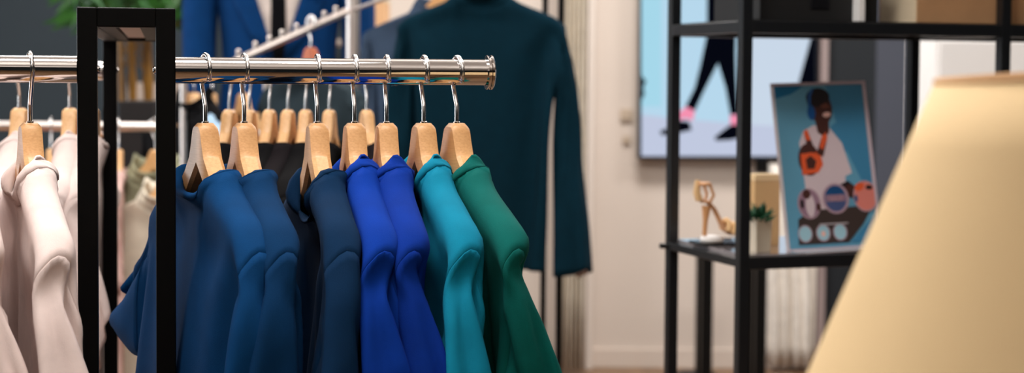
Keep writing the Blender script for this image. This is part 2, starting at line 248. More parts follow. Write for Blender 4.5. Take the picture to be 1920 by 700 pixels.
-1,0,-1,1,0,1,0,0,0,0,0,-1,-1,0,1,1,0,-1,0,-1,1,-1,1,0,1,-1,0,0,1,0,-1,-1,0,1,-1024,-9,779,1011,31,-754,29,-12,-7,3,-15,2,-34,-7,-1,19,-5,-1,-18,2,4,4,-3,-2,5,-3,2,16,23,-9,-29,17,13,
38,21,214,-27,-16,-218,23,-15,-5,-18,-29,1,11,8,-2,-22,-4,3,2,-1,0,8,-1,-1,11,4,-3,-3,29,0,-20,5,6,22,16,242,-6,-13,-245,15,-29,-3,-13,-11,1,-10,-1,0,-7,4,2,7,-4,-1,14,4,-2,4,15,-3,
-11,16,2,-12,3,4,3,14,265,25,-22,-268,-7,-27,-1,-21,1,1,13,-5,0,-13,4,1,19,3,-3,2,4,-1,-1,17,-1,-12,9,2,-5,1,2,-4,9,288,31,-28,-291,-30,-14,1,5,-3,1,11,-1,0,4,12,-4,0,5,-1,-1,-12,3,
-6,27,0,-6,4,0,-2,1,1,-6,-2,307,13,-33,-311,3,1,2,4,23,-3,-4,-27,6,5,17,-6,-11,-16,5,12,22,-5,-12,11,3,-3,2,0,-9,-1,3,4,-27,317,22,1,-323,-6,23,0,5,-19,1,-3,-6,0,-17,-5,3,19,11,-4,-9,
19,1,0,1,0,-17,0,3,16,2,-4,-9,-45,340,18,41,-342,3,-13,1,-2,-7,-1,-19,-8,5,16,4,-3,-4,23,-2,3,-2,1,-14,6,2,-6,-1,1,13,2,-3,8,-56,354,0,55,-355,5,-20,-2,-23,-10,5,17,1,-2,-2,23,-2,4,
-6,0,-20,9,3,3,2,0,9,2,-2,1,-3,-1,15,-63,370,-12,70,-371,-12,-37,3,15,6,-2,1,10,-2,-3,3,0,-15,12,5,7,-2,-3,5,-9,-3,-2,9,2,1,1,-1,18,-60,388,-16,40,-392,0,30,7,0,-18,-6,0,0,1,1,-1,0,
-1,-2,-1,-2,0,1,-2,-1,-1,1,1,1,0,-1,-1,-2,0,0,19,-42,450,-13,34,-456,0,22,6,-6,-22,0,0,5,-1,0,1,-1,0,0,1,0,1,0,0,1,0,-1,-1,0,1,1,-1,0,0,1,52,-1,463,-47,-4,-468,-3,-2,3,3,18,2,-5,-10,
-1,0,-3,-1,1,-1,1,-1,-1,-1,0,1,1,-1,1,0,1,0,-1,0,0,1,51,5,475,-47,-3,-478,-2,-2,0,0,-9,3,1,17,-2,-2,0,1,0,-3,-1,-1,-4,1,0,-1,-1,0,-1,0,0,0,1,0,-1,-1,49,1,492,-46,4,-495,-1,-2,2,0,-2,
-1,1,-7,2,-2,13,-1,0,1,1,0,-1,-1,-1,-1,0,1,-2,0,-1,-1,0,0,0,0,48,-9,507,-46,12,-509,1,-4,0,-1,1,0,0,-3,1,0,-4,0,-2,10,0,1,-1,0,0,0,0,0,2,0,-1,-2,0,1,-1,-1,45,-8,525,-43,11,-528,-1,-6,
2,0,2,1,0,0,-1,0,-4,1,0,1,-1,-1,4,1,-1,0,-1,1,0,1,0,1,-1,0,-1,1,41,-4,544,-38,8,-552,-1,-6,7,0,-1,-1,-1,4,0,0,-3,0,0,-2,0,-1,3,0,0,0,-1,0,0,1,0,1,0,0,-1,0,21,-2,567,-16,-6,-563,-3,26,
-7,-1,-27,6,2,12,-1,0,-3,0,-1,-1,-1,1,0,1,-1,1,-1,1,1,1,-1,-1,0,1,0,-1,-1,-1,1,8,-11,544,-6,29,-541,1,-5,0,-2,-30,1,0,20,-3,0,-1,-1,1,-1,1,-1,-1,-1,0,1,1,1,0,0,-1,0,-1,1,0,1,-1,0,-1,
12,-19,535,-13,50,-526,2,-31,-7,-1,-13,1,0,14,-2,0,0,0,0,-1,1,0,-1,-1,1,1,0,-1,0,0,0,0,1,0,0,-1,0,1,0,25,-15,529,-27,39,-519,1,-28,-9,0,-8,1,0,13,-2,0,-1,1,0,-2,-1,0,1,1,1,0,-1,-1,0,
1,0,1,0,0,-1,-1,1,0,1,39,-15,531,-42,40,-524,1,-31,-7,0,0,0,-1,7,-1,1,0,1,0,-1,-1,0,0,1,0,-1,-1,0,2,1,0,-1,-1,0,0,1,0,0,-1,54,-17,537,-56,42,-530,0,-32,-5,1,5,-2,-1,2,0,1,1,0,0,-1,0,
0,0,0,0,0,0,0,0,0,0,0,1,0,-1,-1,0,1,0,57,-11,556,-58,21,-560,0,-8,4,1,-2,-1,-1,0,1,1,0,-1,-1,0,0,1,0,1,0,-1,-1,0,1,1,-1,0,0,1,-1,-1,0,1,1,48,6,567,-52,-18,-570,5,20,0,0,-8,2,-1,0,-1,
1,0,1,-1,-1,-1,1,0,1,0,0,-1,0,0,1,-1,0,-1,1,0,1,0,0,-1,25,13,547,-27,-17,-552,3,6,3,-1,-1,0,0,-1,1,2,0,-1,0,0,1,0,0,0,0,0,0,1,0,0,-1,1,0,0,-1,0,21,5,526,-24,0,-526,1,-4,1,0,1,0,1,3,
0,-1,-1,1,1,0,-1,0,0,1,0,-2,-1,0,0,1,0,1,-1,0,-2,1,31,-21,508,-33,24,-508,1,-2,0,-1,7,1,2,-5,-1,-1,1,1,1,-1,0,0,0,0,0,1,0,0,-1,0,-1,0,-1,1,0,1,34,-39,493,-37,38,-493,0,1,0,1,-5,1,1,
-1,-1,1,7,1,0,-1,1,0,0,-1,0,1,0,0,0,0,1,-1,0,-1,1,0,34,-28,477,-39,25,-476,3,2,-1,0,-8,1,0,-4,1,2,13,-1,1,0,1,-1,0,-1,1,0,1,0,1,-1,-1,-1,1,1,0,-1,32,-20,461,-39,14,-460,3,-9,2,2,10,
-2,0,13,2,0,-6,-1,2,-1,-1,-1,-1,1,2,-1,-1,-1,-1,1,0,0,-1,1,-1,1,30,-21,444,-41,15,-447,1,13,4,14,-21,3,-8,10,-4,-1,2,1,-1,-1,0,1,1,0,-1,0,0,3,1,0,0,0,0,1,0,0,53,16,399,-66,-28,-382,
10,37,-8,-1,-20,-8,-1,-5,1,-1,1,0,1,0,-1,5,-4,1,5,-5,1,-1,-1,0,-3,6,-2,1,-9,3,35,32,365,-39,-38,-356,1,48,-1,0,-42,-7,-5,7,-1,1,6,0,1,4,0,6,16,6,-8,-15,-6,13,-21,3,-5,3,-4,13,29,302,
-1,-40,-290,-21,40,-7,-3,-15,-3,12,-14,3,-11,28,1,11,-22,-4,-9,7,1,10,18,4,-11,-23,-6,18,-9,3,26,12,294,-42,0,-297,-3,-19,7,15,40,2,-15,-8,-4,2,-6,-2,1,-5,-1,12,-16,4,-14,17,-4,6,17,
4,1,-27,-5,48,-4,279,-50,-7,-273,-7,8,-2,-1,23,1,15,7,4,-7,-4,-3,-4,-9,-3,8,-19,1,-6,6,-2,0,23,4,-5,-5,-3,63,-32,256,-53,-1,-250,-8,8,-2,-7,16,-2,19,17,5,-1,0,1,-9,-7,-6,-2,-15,-1,9,
-11,1,-12,19,-1,4,11,1,58,-29,238,-51,-9,-232,-5,4,-2,-10,15,-2,7,17,1,20,4,7,-11,0,-5,-10,-11,-4,5,-19,-1,-5,6,0,-3,16,0,60,-8,220,-47,-24,-212,0,2,-1,-14,9,-3,0,20,0,21,10,6,2,0,1,
-16,-6,-8,-4,-15,-2,4,-10,1,-7,22,-1,57,-5,201,-48,-26,-194,8,-1,1,-11,5,-1,-9,19,-3,17,17,4,14,-2,5,-13,3,-5,-13,-15,-7,3,-17,1,-5,21,-1,48,0,180,-38,-31,-172,6,0,1,-3,2,-1,-15,11,
-3,9,27,2,20,0,6,-2,1,0,-20,-5,-9,-3,-22,-3,-3,18,1,45,0,158,-38,-32,-151,9,1,1,-2,0,0,-6,2,-1,-6,33,-2,21,5,6,7,-3,3,-12,6,-5,-18,-19,-8,-2,4,-1,-990,-35,189,1003,27,-203,1,-1,1,-1,
1,0,0,-1,-1,0,0,1,0,1,0,0,-1,-1,0,0,1,0,0,0,0,0,0,0,0,-1,0,0,1,0,0,0,0,1,-1,1,-1,1,-1,1,0,1,0,-1,0,0,1,0,0,0,0,0,-1,0,0,1,43,-8,801,-43,8,-802,1,0,1,0,-1,-1,0,1,1,0,0,0,0,0,-1,-1,0,
1,1,0,-1,0,0,1,0,0,0,0,1,-1,0,-1,1,0,1,-1,0,0,1,-1,-1,0,1,1,-1,0,0,1,0,0,-1,0,-1,1,-1,1,0,1,0,-1,44,9,802,-44,-10,-801,-1,1,-1,1,-1,1,0,1,-1,0,-1,1,0,0,0,0,0,-1,0,1,1,0,-1,-1,-1,0,1,
1,0,0,0,1,-1,0,-1,1,0,1,-1,0,-1,1,0,1,0,-1,-1,-1,1,1,1,0,0,0,0,0,-1,0,0,1,43,14,800,-43,-15,-800,-1,1,0,1,-1,-1,0,0,1,0,1,-1,0,-1,1,0,1,0,-1,-1,-1,1,1,1,0,0,-1,0,-1,1,0,1,0,0,-1,-1,
0,0,1,0,1,-1,0,-1,1,0,1,0,-1,-1,-1,1,1,1,0,0,0,0,-1,-1,42,18,802,-42,-19,-802,0,1,1,-1,0,-1,1,0,1,0,0,0,0,1,-1,0,0,1,0,0,0,0,0,-1,0,0,1,0,1,-1,-1,-1,1,1,0,0,0,0,-1,0,1,1,0,-1,-1,0,0,
1,-1,0,0,1,0,-1,0,0,1,0,1,-1,42,0,802,-42,-2,-801,0,1,-1,0,-1,1,0,1,-1,0,0,1,0,-1,0,0,1,-1,0,0,1,0,0,-1,0,0,1,0,0,0,0,1,-1,-1,-1,1,1,-1,0,0,1,-1,0,0,1,0,0,-1,0,1,1,0,-1,0,0,1,-1,0,0,
1,40,-6,800,-40,5,-800,0,1,0,0,-1,-1,0,1,1,1,-1,-1,-1,0,1,0,0,0,0,-1,-1,0,1,1,0,0,0,0,0,-1,0,0,1,0,0,-1,0,-1,1,0,0,0,1,1,-1,-1,-1,1,0,1,-1,0,0,1,0,1,0,0,-1,-1,37,-1,802,-37,1,-802,1,
1,1,-1,-1,0,0,1,-1,0,0,1,0,-1,0,1,0,-1,-1,0,1,0,-1,-1,0,1,1,0,0,0,0,0,-1,1,0,1,-1,-1,-1,0,1,1,0,-1,0,1,0,-1,-1,1,1,0,-1,0,0,1,-1,1,0,1,33,2,800,-33,-2,-800,-1,0,0,0,1,-1,0,0,1,1,-1,
-1,-1,1,1,0,-1,0,0,0,-1,1,0,1,-1,0,0,0,0,-1,0,0,1,1,0,-1,-1,0,1,0,0,0,0,0,-1,1,0,1,-1,0,0,0,0,-1,1,0,1,-1,0,-1,34,-3,802,-34,3,-801,0,1,-1,1,-1,1,-1,1,-1,0,-1,1,1,1,0,-1,-1,-1,0,1,1,
1,-1,-1,-1,1,1,1,-1,0,-1,1,-1,0,0,1,1,0,0,-1,-1,-1,0,1,1,1,0,0,-1,0,-1,0,-1,1,1,1,-1,-1,0,1,32,-13,801,-32,12,-802,1,0,1,-1,0,-1,1,1,1,-1,-1,0,1,1,-1,-1,-1,1,0,1,-1,1,0,1,-1,1,0,1,-1,
-1,-1,0,1,1,-1,0,-1,1,-1,1,-1,1,-1,1,-1,1,-1,1,-1,0,0,1,0,-1,-1,0,1,1,1,0,28,-12,800,-28,11,-800,-1,0,-1,1,0,1,-1,0,0,1,0,-1,-1,0,1,1,1,-1,-1,-1,1,1,1,0,-1,-1,-1,0,0,1,1,-1,0,-1,1,-1,
0,-1,1,1,0,-1,-1,0,1,0,0,0,0,0,-1,0,0,1,0,0,0,0,0,-1,32,8,802,-31,-8,-802,-1,1,1,1,0,0,0,-1,-1,-1,1,1,1,0,-1,-1,-1,1,1,1,0,-1,-1,-1,1,0,1,-1,0,0,1,0,-1,-1,0,1,0,1,-1,1,-1,1,-1,0,0,0,
0,-1,1,0,1,-1,1,0,1,0,-1,-1,0,1,30,11,800,-30,-12,-800,1,0,0,-1,1,-1,1,-1,1,0,0,-1,-1,1,1,1,-1,0,0,0,-1,-1,0,1,1,1,-1,-1,-1,1,1,0,0,0,1,-1,-1,-1,1,1,1,0,-1,-1,-1,1,1,1,0,0,-1,-1,0,1,
1,0,0,-1,0,-1,27,9,802,-27,-10,-801,1,0,-1,0,0,1,0,1,-1,-1,-1,1,1,0,0,0,1,-1,-1,-1,1,1,1,-1,0,0,1,-1,-1,0,1,1,-1,0,-1,1,-1,1,-1,1,-1,1,0,1,0,-1,0,-1,1,0,1,0,0,0,-1,0,-1,1,0,1,24,5,801,
-24,-6,-802,-1,0,1,1,1,-1,0,-1,1,0,0,0,-1,1,-1,1,0,1,0,-1,-1,0,1,1,0,0,0,-1,0,-1,1,0,1,0,0,0,0,0,-1,0,0,1,-1,0,-1,1,0,1,0,0,0,0,0,-1,0,0,1,0,1,0,21,4,800,-21,-6,-800,0,0,0,0,0,-1,-1,
1,1,1,-1,-1,0,1,1,0,-1,0,0,1,-1,0,0,1,0,-1,-1,0,1,1,0,0,0,0,0,-1,0,0,1,0,0,-1,0,0,1,0,0,0,0,0,-1,0,0,1,0,0,0,0,0,-1,8,33,801,-9,-34,-800,0,1,-1,1,0,1,0,-1,0,1,0,-1,0,-1,1,-1,1,0,1,0,
-1,0,0,1,-1,0,0,1,1,-1,-1,-1,1,1,0,0,-1,0,-1,1,1,1,-1,-1,0,1,0,-1,-1,1,1,0,-1,0,1,0,-1,-1,1,1,5,34,799,-7,-32,-799,1,0,-1,-1,-1,1,0,1,0,0,-1,-1,1,0,1,-1,-1,-1,1,1,1,-1,-1,0,1,0,-1,0,
0,1,0,0,0,0,0,-1,0,-1,1,0,1,-1,0,0,1,0,0,0,1,-1,-1,-1,1,1,1,-1,0,-1,1,-1,42,-16,799,-42,20,-798,0,0,0,-1,-1,0,1,0,-1,-1,0,1,1,0,0,-1,0,0,0,0,-1,1,-1,1,-1,0,0,0,1,-1,0,-2,1,1,1,0,-1,
0,-1,0,0,1,0,-1,0,1,1,-1,-1,-1,1,0,1,0,0,-1,-1,0,0,1,54,-55,797,-53,57,-798,-1,0,1,1,0,0,-1,0,0,1,-1,-1,-1,1,1,0,-1,0,1,0,-1,-1,0,1,0,0,0,1,0,-1,-1,-1,1,0,1,0,0,-1,-1,0,0,1,0,0,0,0,
-1,-1,0,1,1,0,-1,0,0,1,-1,0,-1,1,57,-32,798,-56,34,-798,0,-1,-1,-1,1,1,1,-1,-1,-1,0,1,0,-1,0,1,1,-1,-1,-1,1,0,1,-1,-1,-1,1,1,0,0,0,0,-1,0,0,1,-1,-1,0,1,1,-1,-1,-1,1,0,1,0,0,-2,-1,2,
3,1,-1,0,0,0,0,-1,38,-46,799,-36,46,-798,-1,1,-1,1,-1,1,-1,1,0,0,-1,-1,0,0,1,0,-1,0,1,1,-1,-1,0,1,0,0,0,0,-1,-1,0,1,1,0,0,0,1,0,-1,-1,0,1,0,0,-1,0,0,1,1,1,0,-1,-1,-1,0,1,1,1,0,0,35,
-27,799,-35,25,-800,-1,0,1,1,1,0,-1,-1,-1,1,1,1,-1,-1,-1,0,1,1,1,0,0,-1,0,-1,1,1,1,-1,-1,0,1,0,-1,-1,1,1,1,-1,0,-1,1,-1,1,0,1,-1,0,0,1,0,-1,-1,0,1,1,0,0,-1,1,-1,-586,48,1374,597,-35,
-1402,23,-8,29,-11,-32,-2,28,25,37,21,1,-10,-25,-4,35,-11,21,-4,-6,-14,11,-26,-29,37,-2,-24,-80,-31,35,2,-7,6,4,-17,9,2,-18,-2,4,20,-2,3,13,10,4,16,0,12,12,20,-15,17,-12,-67,14,-6,25,
14,-4,13,15,-2,12,36,-4,13,-36,-4,13,-15,-2,12,-14,-4,13,-14,-6,25,-14,0,-83,-14,6,8,-14,4,4,-15,2,4,-36,4,4,36,4,4,15,2,4,14,4,4,],
  'crewB': [-574,-65,-648,547,81,640,36,3,-10,1,-3,0,-20,2,3,1,1,0,-3,-2,1,-2,0,2,21,-5,-9,1,-26,1,-7,-7,4,-3,-2,2,-2,-8,4,56,-7,236,-77,56,-237,39,-5,-8,-22,7,2,1,-1,0,-1,0,0,1,-1,1,4,1,-2,14,
-17,-6,-6,-18,4,-9,-7,6,3,1,-3,5,-5,-1,34,-6,272,-62,53,-268,31,-2,-7,-1,-1,0,-15,2,3,-3,-2,2,5,2,-2,12,-6,-5,6,-18,-2,-11,-13,6,5,3,-4,-4,-5,2,-2,-10,6,27,2,294,-45,51,-295,26,-6,-7,
-5,1,1,-10,0,2,-4,0,2,11,-1,-4,11,-12,-3,-2,-14,0,-6,-7,2,-5,-4,3,11,8,-6,-8,-16,8,15,5,321,-30,48,-322,21,-8,-5,-6,1,1,-9,0,2,2,0,0,12,-7,-5,4,-12,-1,-11,-15,4,2,-1,0,7,4,-3,2,6,-2,
-8,-21,7,14,14,344,-35,37,-341,19,-4,-7,3,-2,1,-10,1,1,10,-4,-2,5,-8,-3,-3,-16,1,-9,-8,3,11,8,-3,2,7,-2,-1,-11,2,-4,-11,3,16,21,363,-45,23,-354,26,-1,-12,-8,1,4,9,-4,-4,5,-8,-2,1,-4,
0,-13,-20,4,10,12,-5,2,2,0,-1,-11,3,-6,-6,2,13,4,-6,14,26,385,-59,1,-366,25,8,-13,8,-1,-2,5,-13,-4,1,1,1,-1,-8,-1,-6,-9,1,-5,-5,4,14,23,-5,-13,-27,6,12,6,-4,6,5,-5,-6,10,411,0,19,-409,
-32,0,19,29,-14,-19,1,2,1,0,-4,-1,-5,-12,0,-12,-5,5,18,6,-4,-1,5,-2,-7,12,2,7,-23,-1,6,-9,4,0,20,423,-17,33,-432,3,-10,17,4,-42,-11,3,35,1,-2,-15,-4,-12,-11,5,8,5,-4,6,21,2,-2,-11,-3,
1,-3,0,-1,-4,0,4,-27,12,28,24,416,-53,46,-427,30,-26,13,-11,-38,-10,0,19,-5,-1,1,0,2,6,-1,0,6,2,0,-1,-1,0,-2,-1,0,1,1,-1,-16,2,-2,24,0,45,-54,448,-61,79,-420,25,-32,-38,-4,-20,5,-3,
7,2,1,-1,-1,-1,2,0,-1,5,0,0,3,0,5,8,1,-2,-4,0,0,-1,-1,-4,-2,0,42,-37,470,-54,73,-445,17,-37,-30,-2,3,5,-1,-11,-2,0,0,1,2,-5,1,-1,2,0,-1,1,-1,-1,2,0,-3,4,-1,1,2,1,-1,1,0,60,0,486,-68,
40,-462,14,-42,-27,-2,-2,1,1,13,1,-2,-11,-1,-1,-1,0,1,-3,0,0,-2,1,1,0,0,1,-2,1,-2,3,-2,-2,1,1,57,0,503,-64,46,-480,11,-41,-26,-1,-5,1,-1,6,0,1,8,1,-1,-10,-1,-1,1,0,0,-1,0,0,-1,0,1,-2,
0,-1,-1,0,1,-1,1,59,-21,521,-67,69,-497,10,-43,-28,-2,-4,2,1,2,-1,-1,8,1,1,1,0,-2,-7,0,1,1,0,-1,0,0,0,-1,-1,0,0,1,0,-2,0,60,-35,540,-68,81,-515,13,-43,-29,-4,-5,2,1,-2,1,-1,10,-1,1,
2,1,-1,-3,0,-1,-2,-1,1,-1,1,-1,1,-1,0,-1,1,1,0,-1,38,-45,577,-32,100,-567,0,-59,-16,-4,5,5,-1,-11,2,-1,12,-3,1,3,2,-1,-1,-1,0,-3,0,-1,0,0,1,-1,0,-1,1,0,1,-1,0,19,19,557,-3,-30,-562,
-18,13,9,2,-11,1,2,5,-2,0,8,0,1,1,-1,-1,-3,1,0,-1,0,0,0,-1,0,0,1,0,-1,-1,0,0,1,9,17,516,-3,-39,-507,-4,35,-1,-2,-22,-5,1,9,-2,0,4,0,0,-1,0,0,-1,0,0,-1,0,0,0,1,0,0,-1,0,-1,0,0,1,0,11,
13,499,-8,-43,-483,-1,49,-10,-3,-28,-4,1,11,-1,0,0,0,-1,0,0,1,-1,0,0,-1,0,0,0,1,0,0,-1,-1,-1,0,1,1,0,26,13,496,-26,-42,-482,0,42,-11,-2,-18,-2,1,8,0,0,-1,-1,0,0,1,-1,-2,0,1,1,0,0,-1,
-1,0,0,1,0,0,0,-1,0,-1,43,15,496,-41,-45,-480,-2,36,-14,-1,-7,-2,0,5,1,1,-2,0,-1,0,-1,1,-1,1,-1,-1,0,1,0,-1,0,0,1,-1,0,0,1,0,-1,54,22,505,-53,-55,-492,-3,30,-12,1,7,-1,0,0,0,-1,-1,1,
1,-1,-1,-1,-1,0,1,-1,0,-1,0,0,1,0,0,-1,0,1,1,0,-1,60,29,520,-59,-54,-517,-4,2,2,3,30,-5,-1,-2,-1,1,-1,0,-1,-1,0,0,-2,0,0,-1,0,1,0,1,-1,0,-1,1,0,0,-1,0,0,54,22,542,-54,-17,-539,-6,-32,
-6,12,8,5,-5,29,-2,0,-4,-1,0,-2,0,0,-3,-1,1,-1,1,-1,-1,-1,0,1,1,1,0,0,-1,-1,-1,38,-10,575,-44,40,-571,2,-34,-11,7,-20,10,-1,24,-4,-1,11,0,1,-5,-1,0,-3,0,1,-2,0,0,-1,0,0,1,0,-1,-1,0,
1,1,0,11,-34,541,-2,76,-517,-12,-43,-24,4,-18,5,-2,21,-3,-1,8,0,1,-5,0,0,-3,0,1,-5,-1,0,2,1,0,-1,-1,0,1,1,1,0,0,7,-32,522,1,73,-497,-11,-39,-26,3,-17,5,-3,21,-3,1,4,0,0,-4,0,0,-10,0,
2,2,0,-1,1,0,0,0,0,0,0,0,1,2,0,5,-30,506,4,70,-479,-12,-39,-28,2,-13,4,-1,19,-2,-1,2,1,1,-17,0,1,4,-1,1,1,0,-1,1,0,1,2,0,-1,0,0,1,0,0,3,-28,490,7,68,-462,-13,-39,-28,2,-7,1,-2,16,2,
-1,-21,0,4,7,-2,-1,2,0,1,1,0,0,2,1,-1,0,-1,1,1,0,0,-1,1,1,-33,472,12,70,-440,-17,-34,-36,1,-2,4,-2,-16,3,5,14,-3,0,1,1,-1,1,-1,1,-1,1,-1,2,0,1,-2,-1,0,1,1,0,0,-1,-1,-44,455,17,80,-419,
-22,-32,-40,1,-19,6,1,25,2,3,-10,-2,1,-1,0,0,1,-1,0,-2,1,0,1,0,0,0,0,1,-1,0,-1,0,0,-3,-50,432,17,86,-404,-19,-29,-28,-3,-7,1,5,-17,5,-1,12,-4,0,3,-1,1,-1,0,-1,1,1,-1,1,-1,0,-1,1,-1,
1,0,-2,0,-1,47,-8,408,-36,43,-393,-12,-53,-11,7,23,-2,11,15,9,-16,-13,-7,0,-4,-2,1,-2,1,1,-3,0,0,0,-1,0,-1,0,-4,4,0,17,-27,10,-2,21,350,7,36,-344,-18,-50,-9,5,36,-1,-5,-12,-5,8,15,8,
-10,-20,-8,0,4,2,1,-7,-2,0,2,1,-3,2,-1,6,-12,2,5,-14,3,20,24,344,-27,29,-341,8,-50,3,-16,30,-8,26,7,6,-15,1,-4,-4,-4,-1,-2,-13,-2,-1,6,0,0,-4,0,7,-14,2,-3,4,-2,1,-13,2,35,18,329,-38,
32,-325,4,-49,2,-13,13,-4,20,26,2,3,-2,0,-6,2,0,-8,-6,-3,-2,-13,-2,-1,3,0,4,-11,1,6,-7,2,-10,-1,-4,49,10,315,-49,33,-309,2,-44,2,-6,5,-2,0,24,-1,19,7,3,8,-5,1,-10,3,-2,-10,-3,-3,-3,
-13,-2,1,-8,1,3,-5,0,3,-9,1,46,14,293,-59,29,-292,-3,-27,2,15,-13,2,-14,18,-2,16,19,1,8,-1,2,11,-8,2,-22,5,-6,1,1,-1,-5,-24,-1,1,-3,1,4,-11,0,52,15,273,-70,21,-273,2,-11,3,5,-16,1,8,
-3,2,-1,33,-3,10,2,2,9,-2,3,5,-6,0,-18,8,-5,-10,-20,-4,4,-12,2,6,-10,3,43,28,247,-63,-14,-250,0,5,5,7,14,-3,18,-29,7,-19,24,-7,10,14,2,15,-1,3,3,-1,1,5,-5,3,-27,-3,-12,1,-21,2,8,-13,
5,24,41,220,-56,-6,-213,43,-24,-7,-18,0,-3,0,1,1,-8,13,-1,16,24,7,-12,-17,-9,27,8,9,3,-3,3,-15,7,-8,-14,-28,-4,10,-17,8,6,52,193,-37,-15,-188,31,-29,-6,15,10,-1,-19,-7,-1,-6,2,0,13,
37,7,-16,-30,-9,16,23,1,15,-4,9,-1,4,1,-27,-14,-15,16,-32,19,-1073,15,167,1062,16,-198,1,0,1,0,0,0,0,0,-1,0,0,1,-1,0,0,1,0,0,-1,0,-1,1,0,1,-1,0,0,0,0,-1,1,0,1,-1,0,0,1,0,0,-1,0,-1,1,
0,1,-1,0,0,1,0,-1,0,-1,1,-1,0,0,1,1,-1,80,36,799,-79,-35,-799,-1,-2,1,0,1,0,0,0,-1,0,0,1,0,-1,0,0,0,-1,0,1,1,0,-1,0,0,0,-1,0,0,1,0,0,0,1,0,-1,-1,0,1,0,0,0,0,-1,-1,0,1,1,0,-1,0,1,1,-1,
-1,-1,1,0,0,0,82,14,798,-82,-12,-799,0,0,1,1,1,-1,-1,-1,1,1,0,0,-1,1,-1,0,-1,1,1,0,0,-1,1,-1,0,-1,1,1,0,-1,-1,1,1,0,-1,0,1,0,-1,-1,0,1,0,0,0,0,-1,-1,1,1,1,-1,-1,0,0,0,-1,1,0,1,57,-34,
799,-57,36,-799,0,-1,-1,0,1,1,0,0,-1,0,0,1,1,-1,-1,-1,1,1,0,1,0,1,-1,-1,-1,0,1,1,0,-1,-1,1,1,1,-1,0,-1,0,-1,1,1,1,0,0,0,0,0,-1,-1,-1,1,0,0,0,0,0,-1,0,0,1,55,-21,799,-55,17,-799,0,2,
0,0,-1,-1,0,1,1,0,0,-1,0,0,1,0,1,0,0,0,-1,0,0,1,0,0,-1,0,0,1,1,1,0,-1,-1,-1,0,1,1,0,0,-1,1,0,1,-1,0,0,1,1,-1,-1,-1,1,1,1,0,-1,-1,-1,51,17,800,-50,-22,-800,1,0,1,-1,0,0,-1,1,0,1,0,0,
0,1,-1,-1,-1,1,1,1,0,-1,0,-1,0,1,1,1,-1,0,-1,1,-1,0,1,1,0,-1,-1,1,1,1,-1,-1,0,0,1,-1,1,0,1,-1,0,0,0,1,-1,1,-1,1,47,45,798,-47,-48,-798,0,0,-1,0,0,1,0,0,0,0,0,0,-1,-1,-1,1,1,1,0,0,0,
0,0,0,0,0,-1,0,0,1,0,1,0,-1,0,-1,1,0,1,-1,0,0,1,1,-1,-1,0,1,1,0,0,-1,0,-1,1,0,1,-1,1,0,46,48,798,-45,-50,-798,0,1,-1,0,-1,1,0,0,-1,-1,0,1,1,0,0,0,0,0,0,-1,-1,0,1,1,-1,-1,0,1,0,-1,0,
0,1,0,0,0,0,0,0,0,1,-1,-1,0,1,1,0,0,0,0,-1,-1,1,1,1,0,0,-1,-1,-1,46,45,800,-45,-44,-799,-1,0,-1,1,0,1,0,-1,0,0,1,-1,0,0,1,0,0,0,-1,-1,-1,1,1,1,0,-1,-1,0,0,1,0,0,0,0,-1,0,-1,1,-1,1,0,
1,0,-1,0,0,1,-1,0,0,1,0,1,0,0,-1,-1,-1,1,1,44,34,799,-43,-34,-799,0,1,-1,0,-1,1,0,0,0,0,0,-1,-1,0,1,1,0,0,0,0,-1,0,0,1,0,0,-1,0,0,1,0,0,0,0,0,-1,0,-1,1,0,1,0,0,-1,-1,0,0,1,0,0,0,0,1,
-1,-1,-1,1,1,1,0,41,25,799,-41,-24,-799,0,-1,0,0,1,-1,0,-1,1,0,0,-1,0,1,1,0,-1,0,0,1,-1,0,-1,1,0,0,0,0,1,-1,0,-1,1,0,0,-1,0,0,1,0,0,0,-1,0,-1,1,0,1,0,0,0,0,0,-1,0,-1,1,0,1,0,40,18,800,
-40,-17,-801,1,-1,1,-1,1,-1,0,-1,1,0,1,0,0,0,-1,0,-1,1,0,1,-1,0,0,1,0,-1,0,0,1,-1,0,0,1,0,-1,-1,0,1,1,0,-1,0,0,1,-1,0,-1,1,0,0,0,0,1,-1,0,-1,1,0,0,0,39,11,800,-39,-11,-801,0,1,1,0,0,
0,0,0,-1,0,0,1,1,-1,-1,-1,1,1,0,0,0,0,0,-1,0,0,1,0,0,-1,0,0,1,0,0,0,1,-1,-1,-1,1,1,0,0,-1,0,0,1,0,0,0,0,-1,-1,0,1,1,0,0,0,37,3,800,-37,-3,-800,0,1,-1,1,-2,1,-1,1,-1,0,0,1,0,0,0,0,0,
-1,1,0,1,-1,0,-1,0,0,1,0,0,0,0,0,-1,1,0,1,-1,0,-1,0,0,1,0,0,0,0,0,-1,1,0,1,-1,0,-1,0,1,1,0,-1,0,35,-1,800,-35,2,-800,1,-1,-1,-1,0,1,0,0,0,1,0,-1,-1,0,1,0,0,-1,0,0,1,1,0,0,-1,1,-1,0,
-1,1,0,0,-1,1,0,1,-1,0,0,0,0,-1,0,0,1,1,1,-1,-1,-1,1,0,0,0,0,1,-1,1,0,1,32,-5,800,-32,4,-800,-1,0,0,0,0,-1,1,0,1,-1,0,-1,1,0,1,-1,0,0,0,1,-1,1,-1,1,-1,0,-1,0,1,1,1,-1,0,-1,1,-1,1,-1,
1,-1,0,-1,0,1,1,1,-1,0,-1,1,-1,1,-1,1,-1,1,0,1,0,-1,30,-8,802,-31,7,-802,0,0,1,1,0,-1,-1,0,1,1,0,0,-1,0,-1,1,0,1,-1,1,-1,1,-1,1,-1,0,0,1,0,-1,-1,1,1,1,-1,-1,-1,0,1,1,1,0,-1,-1,-1,1,
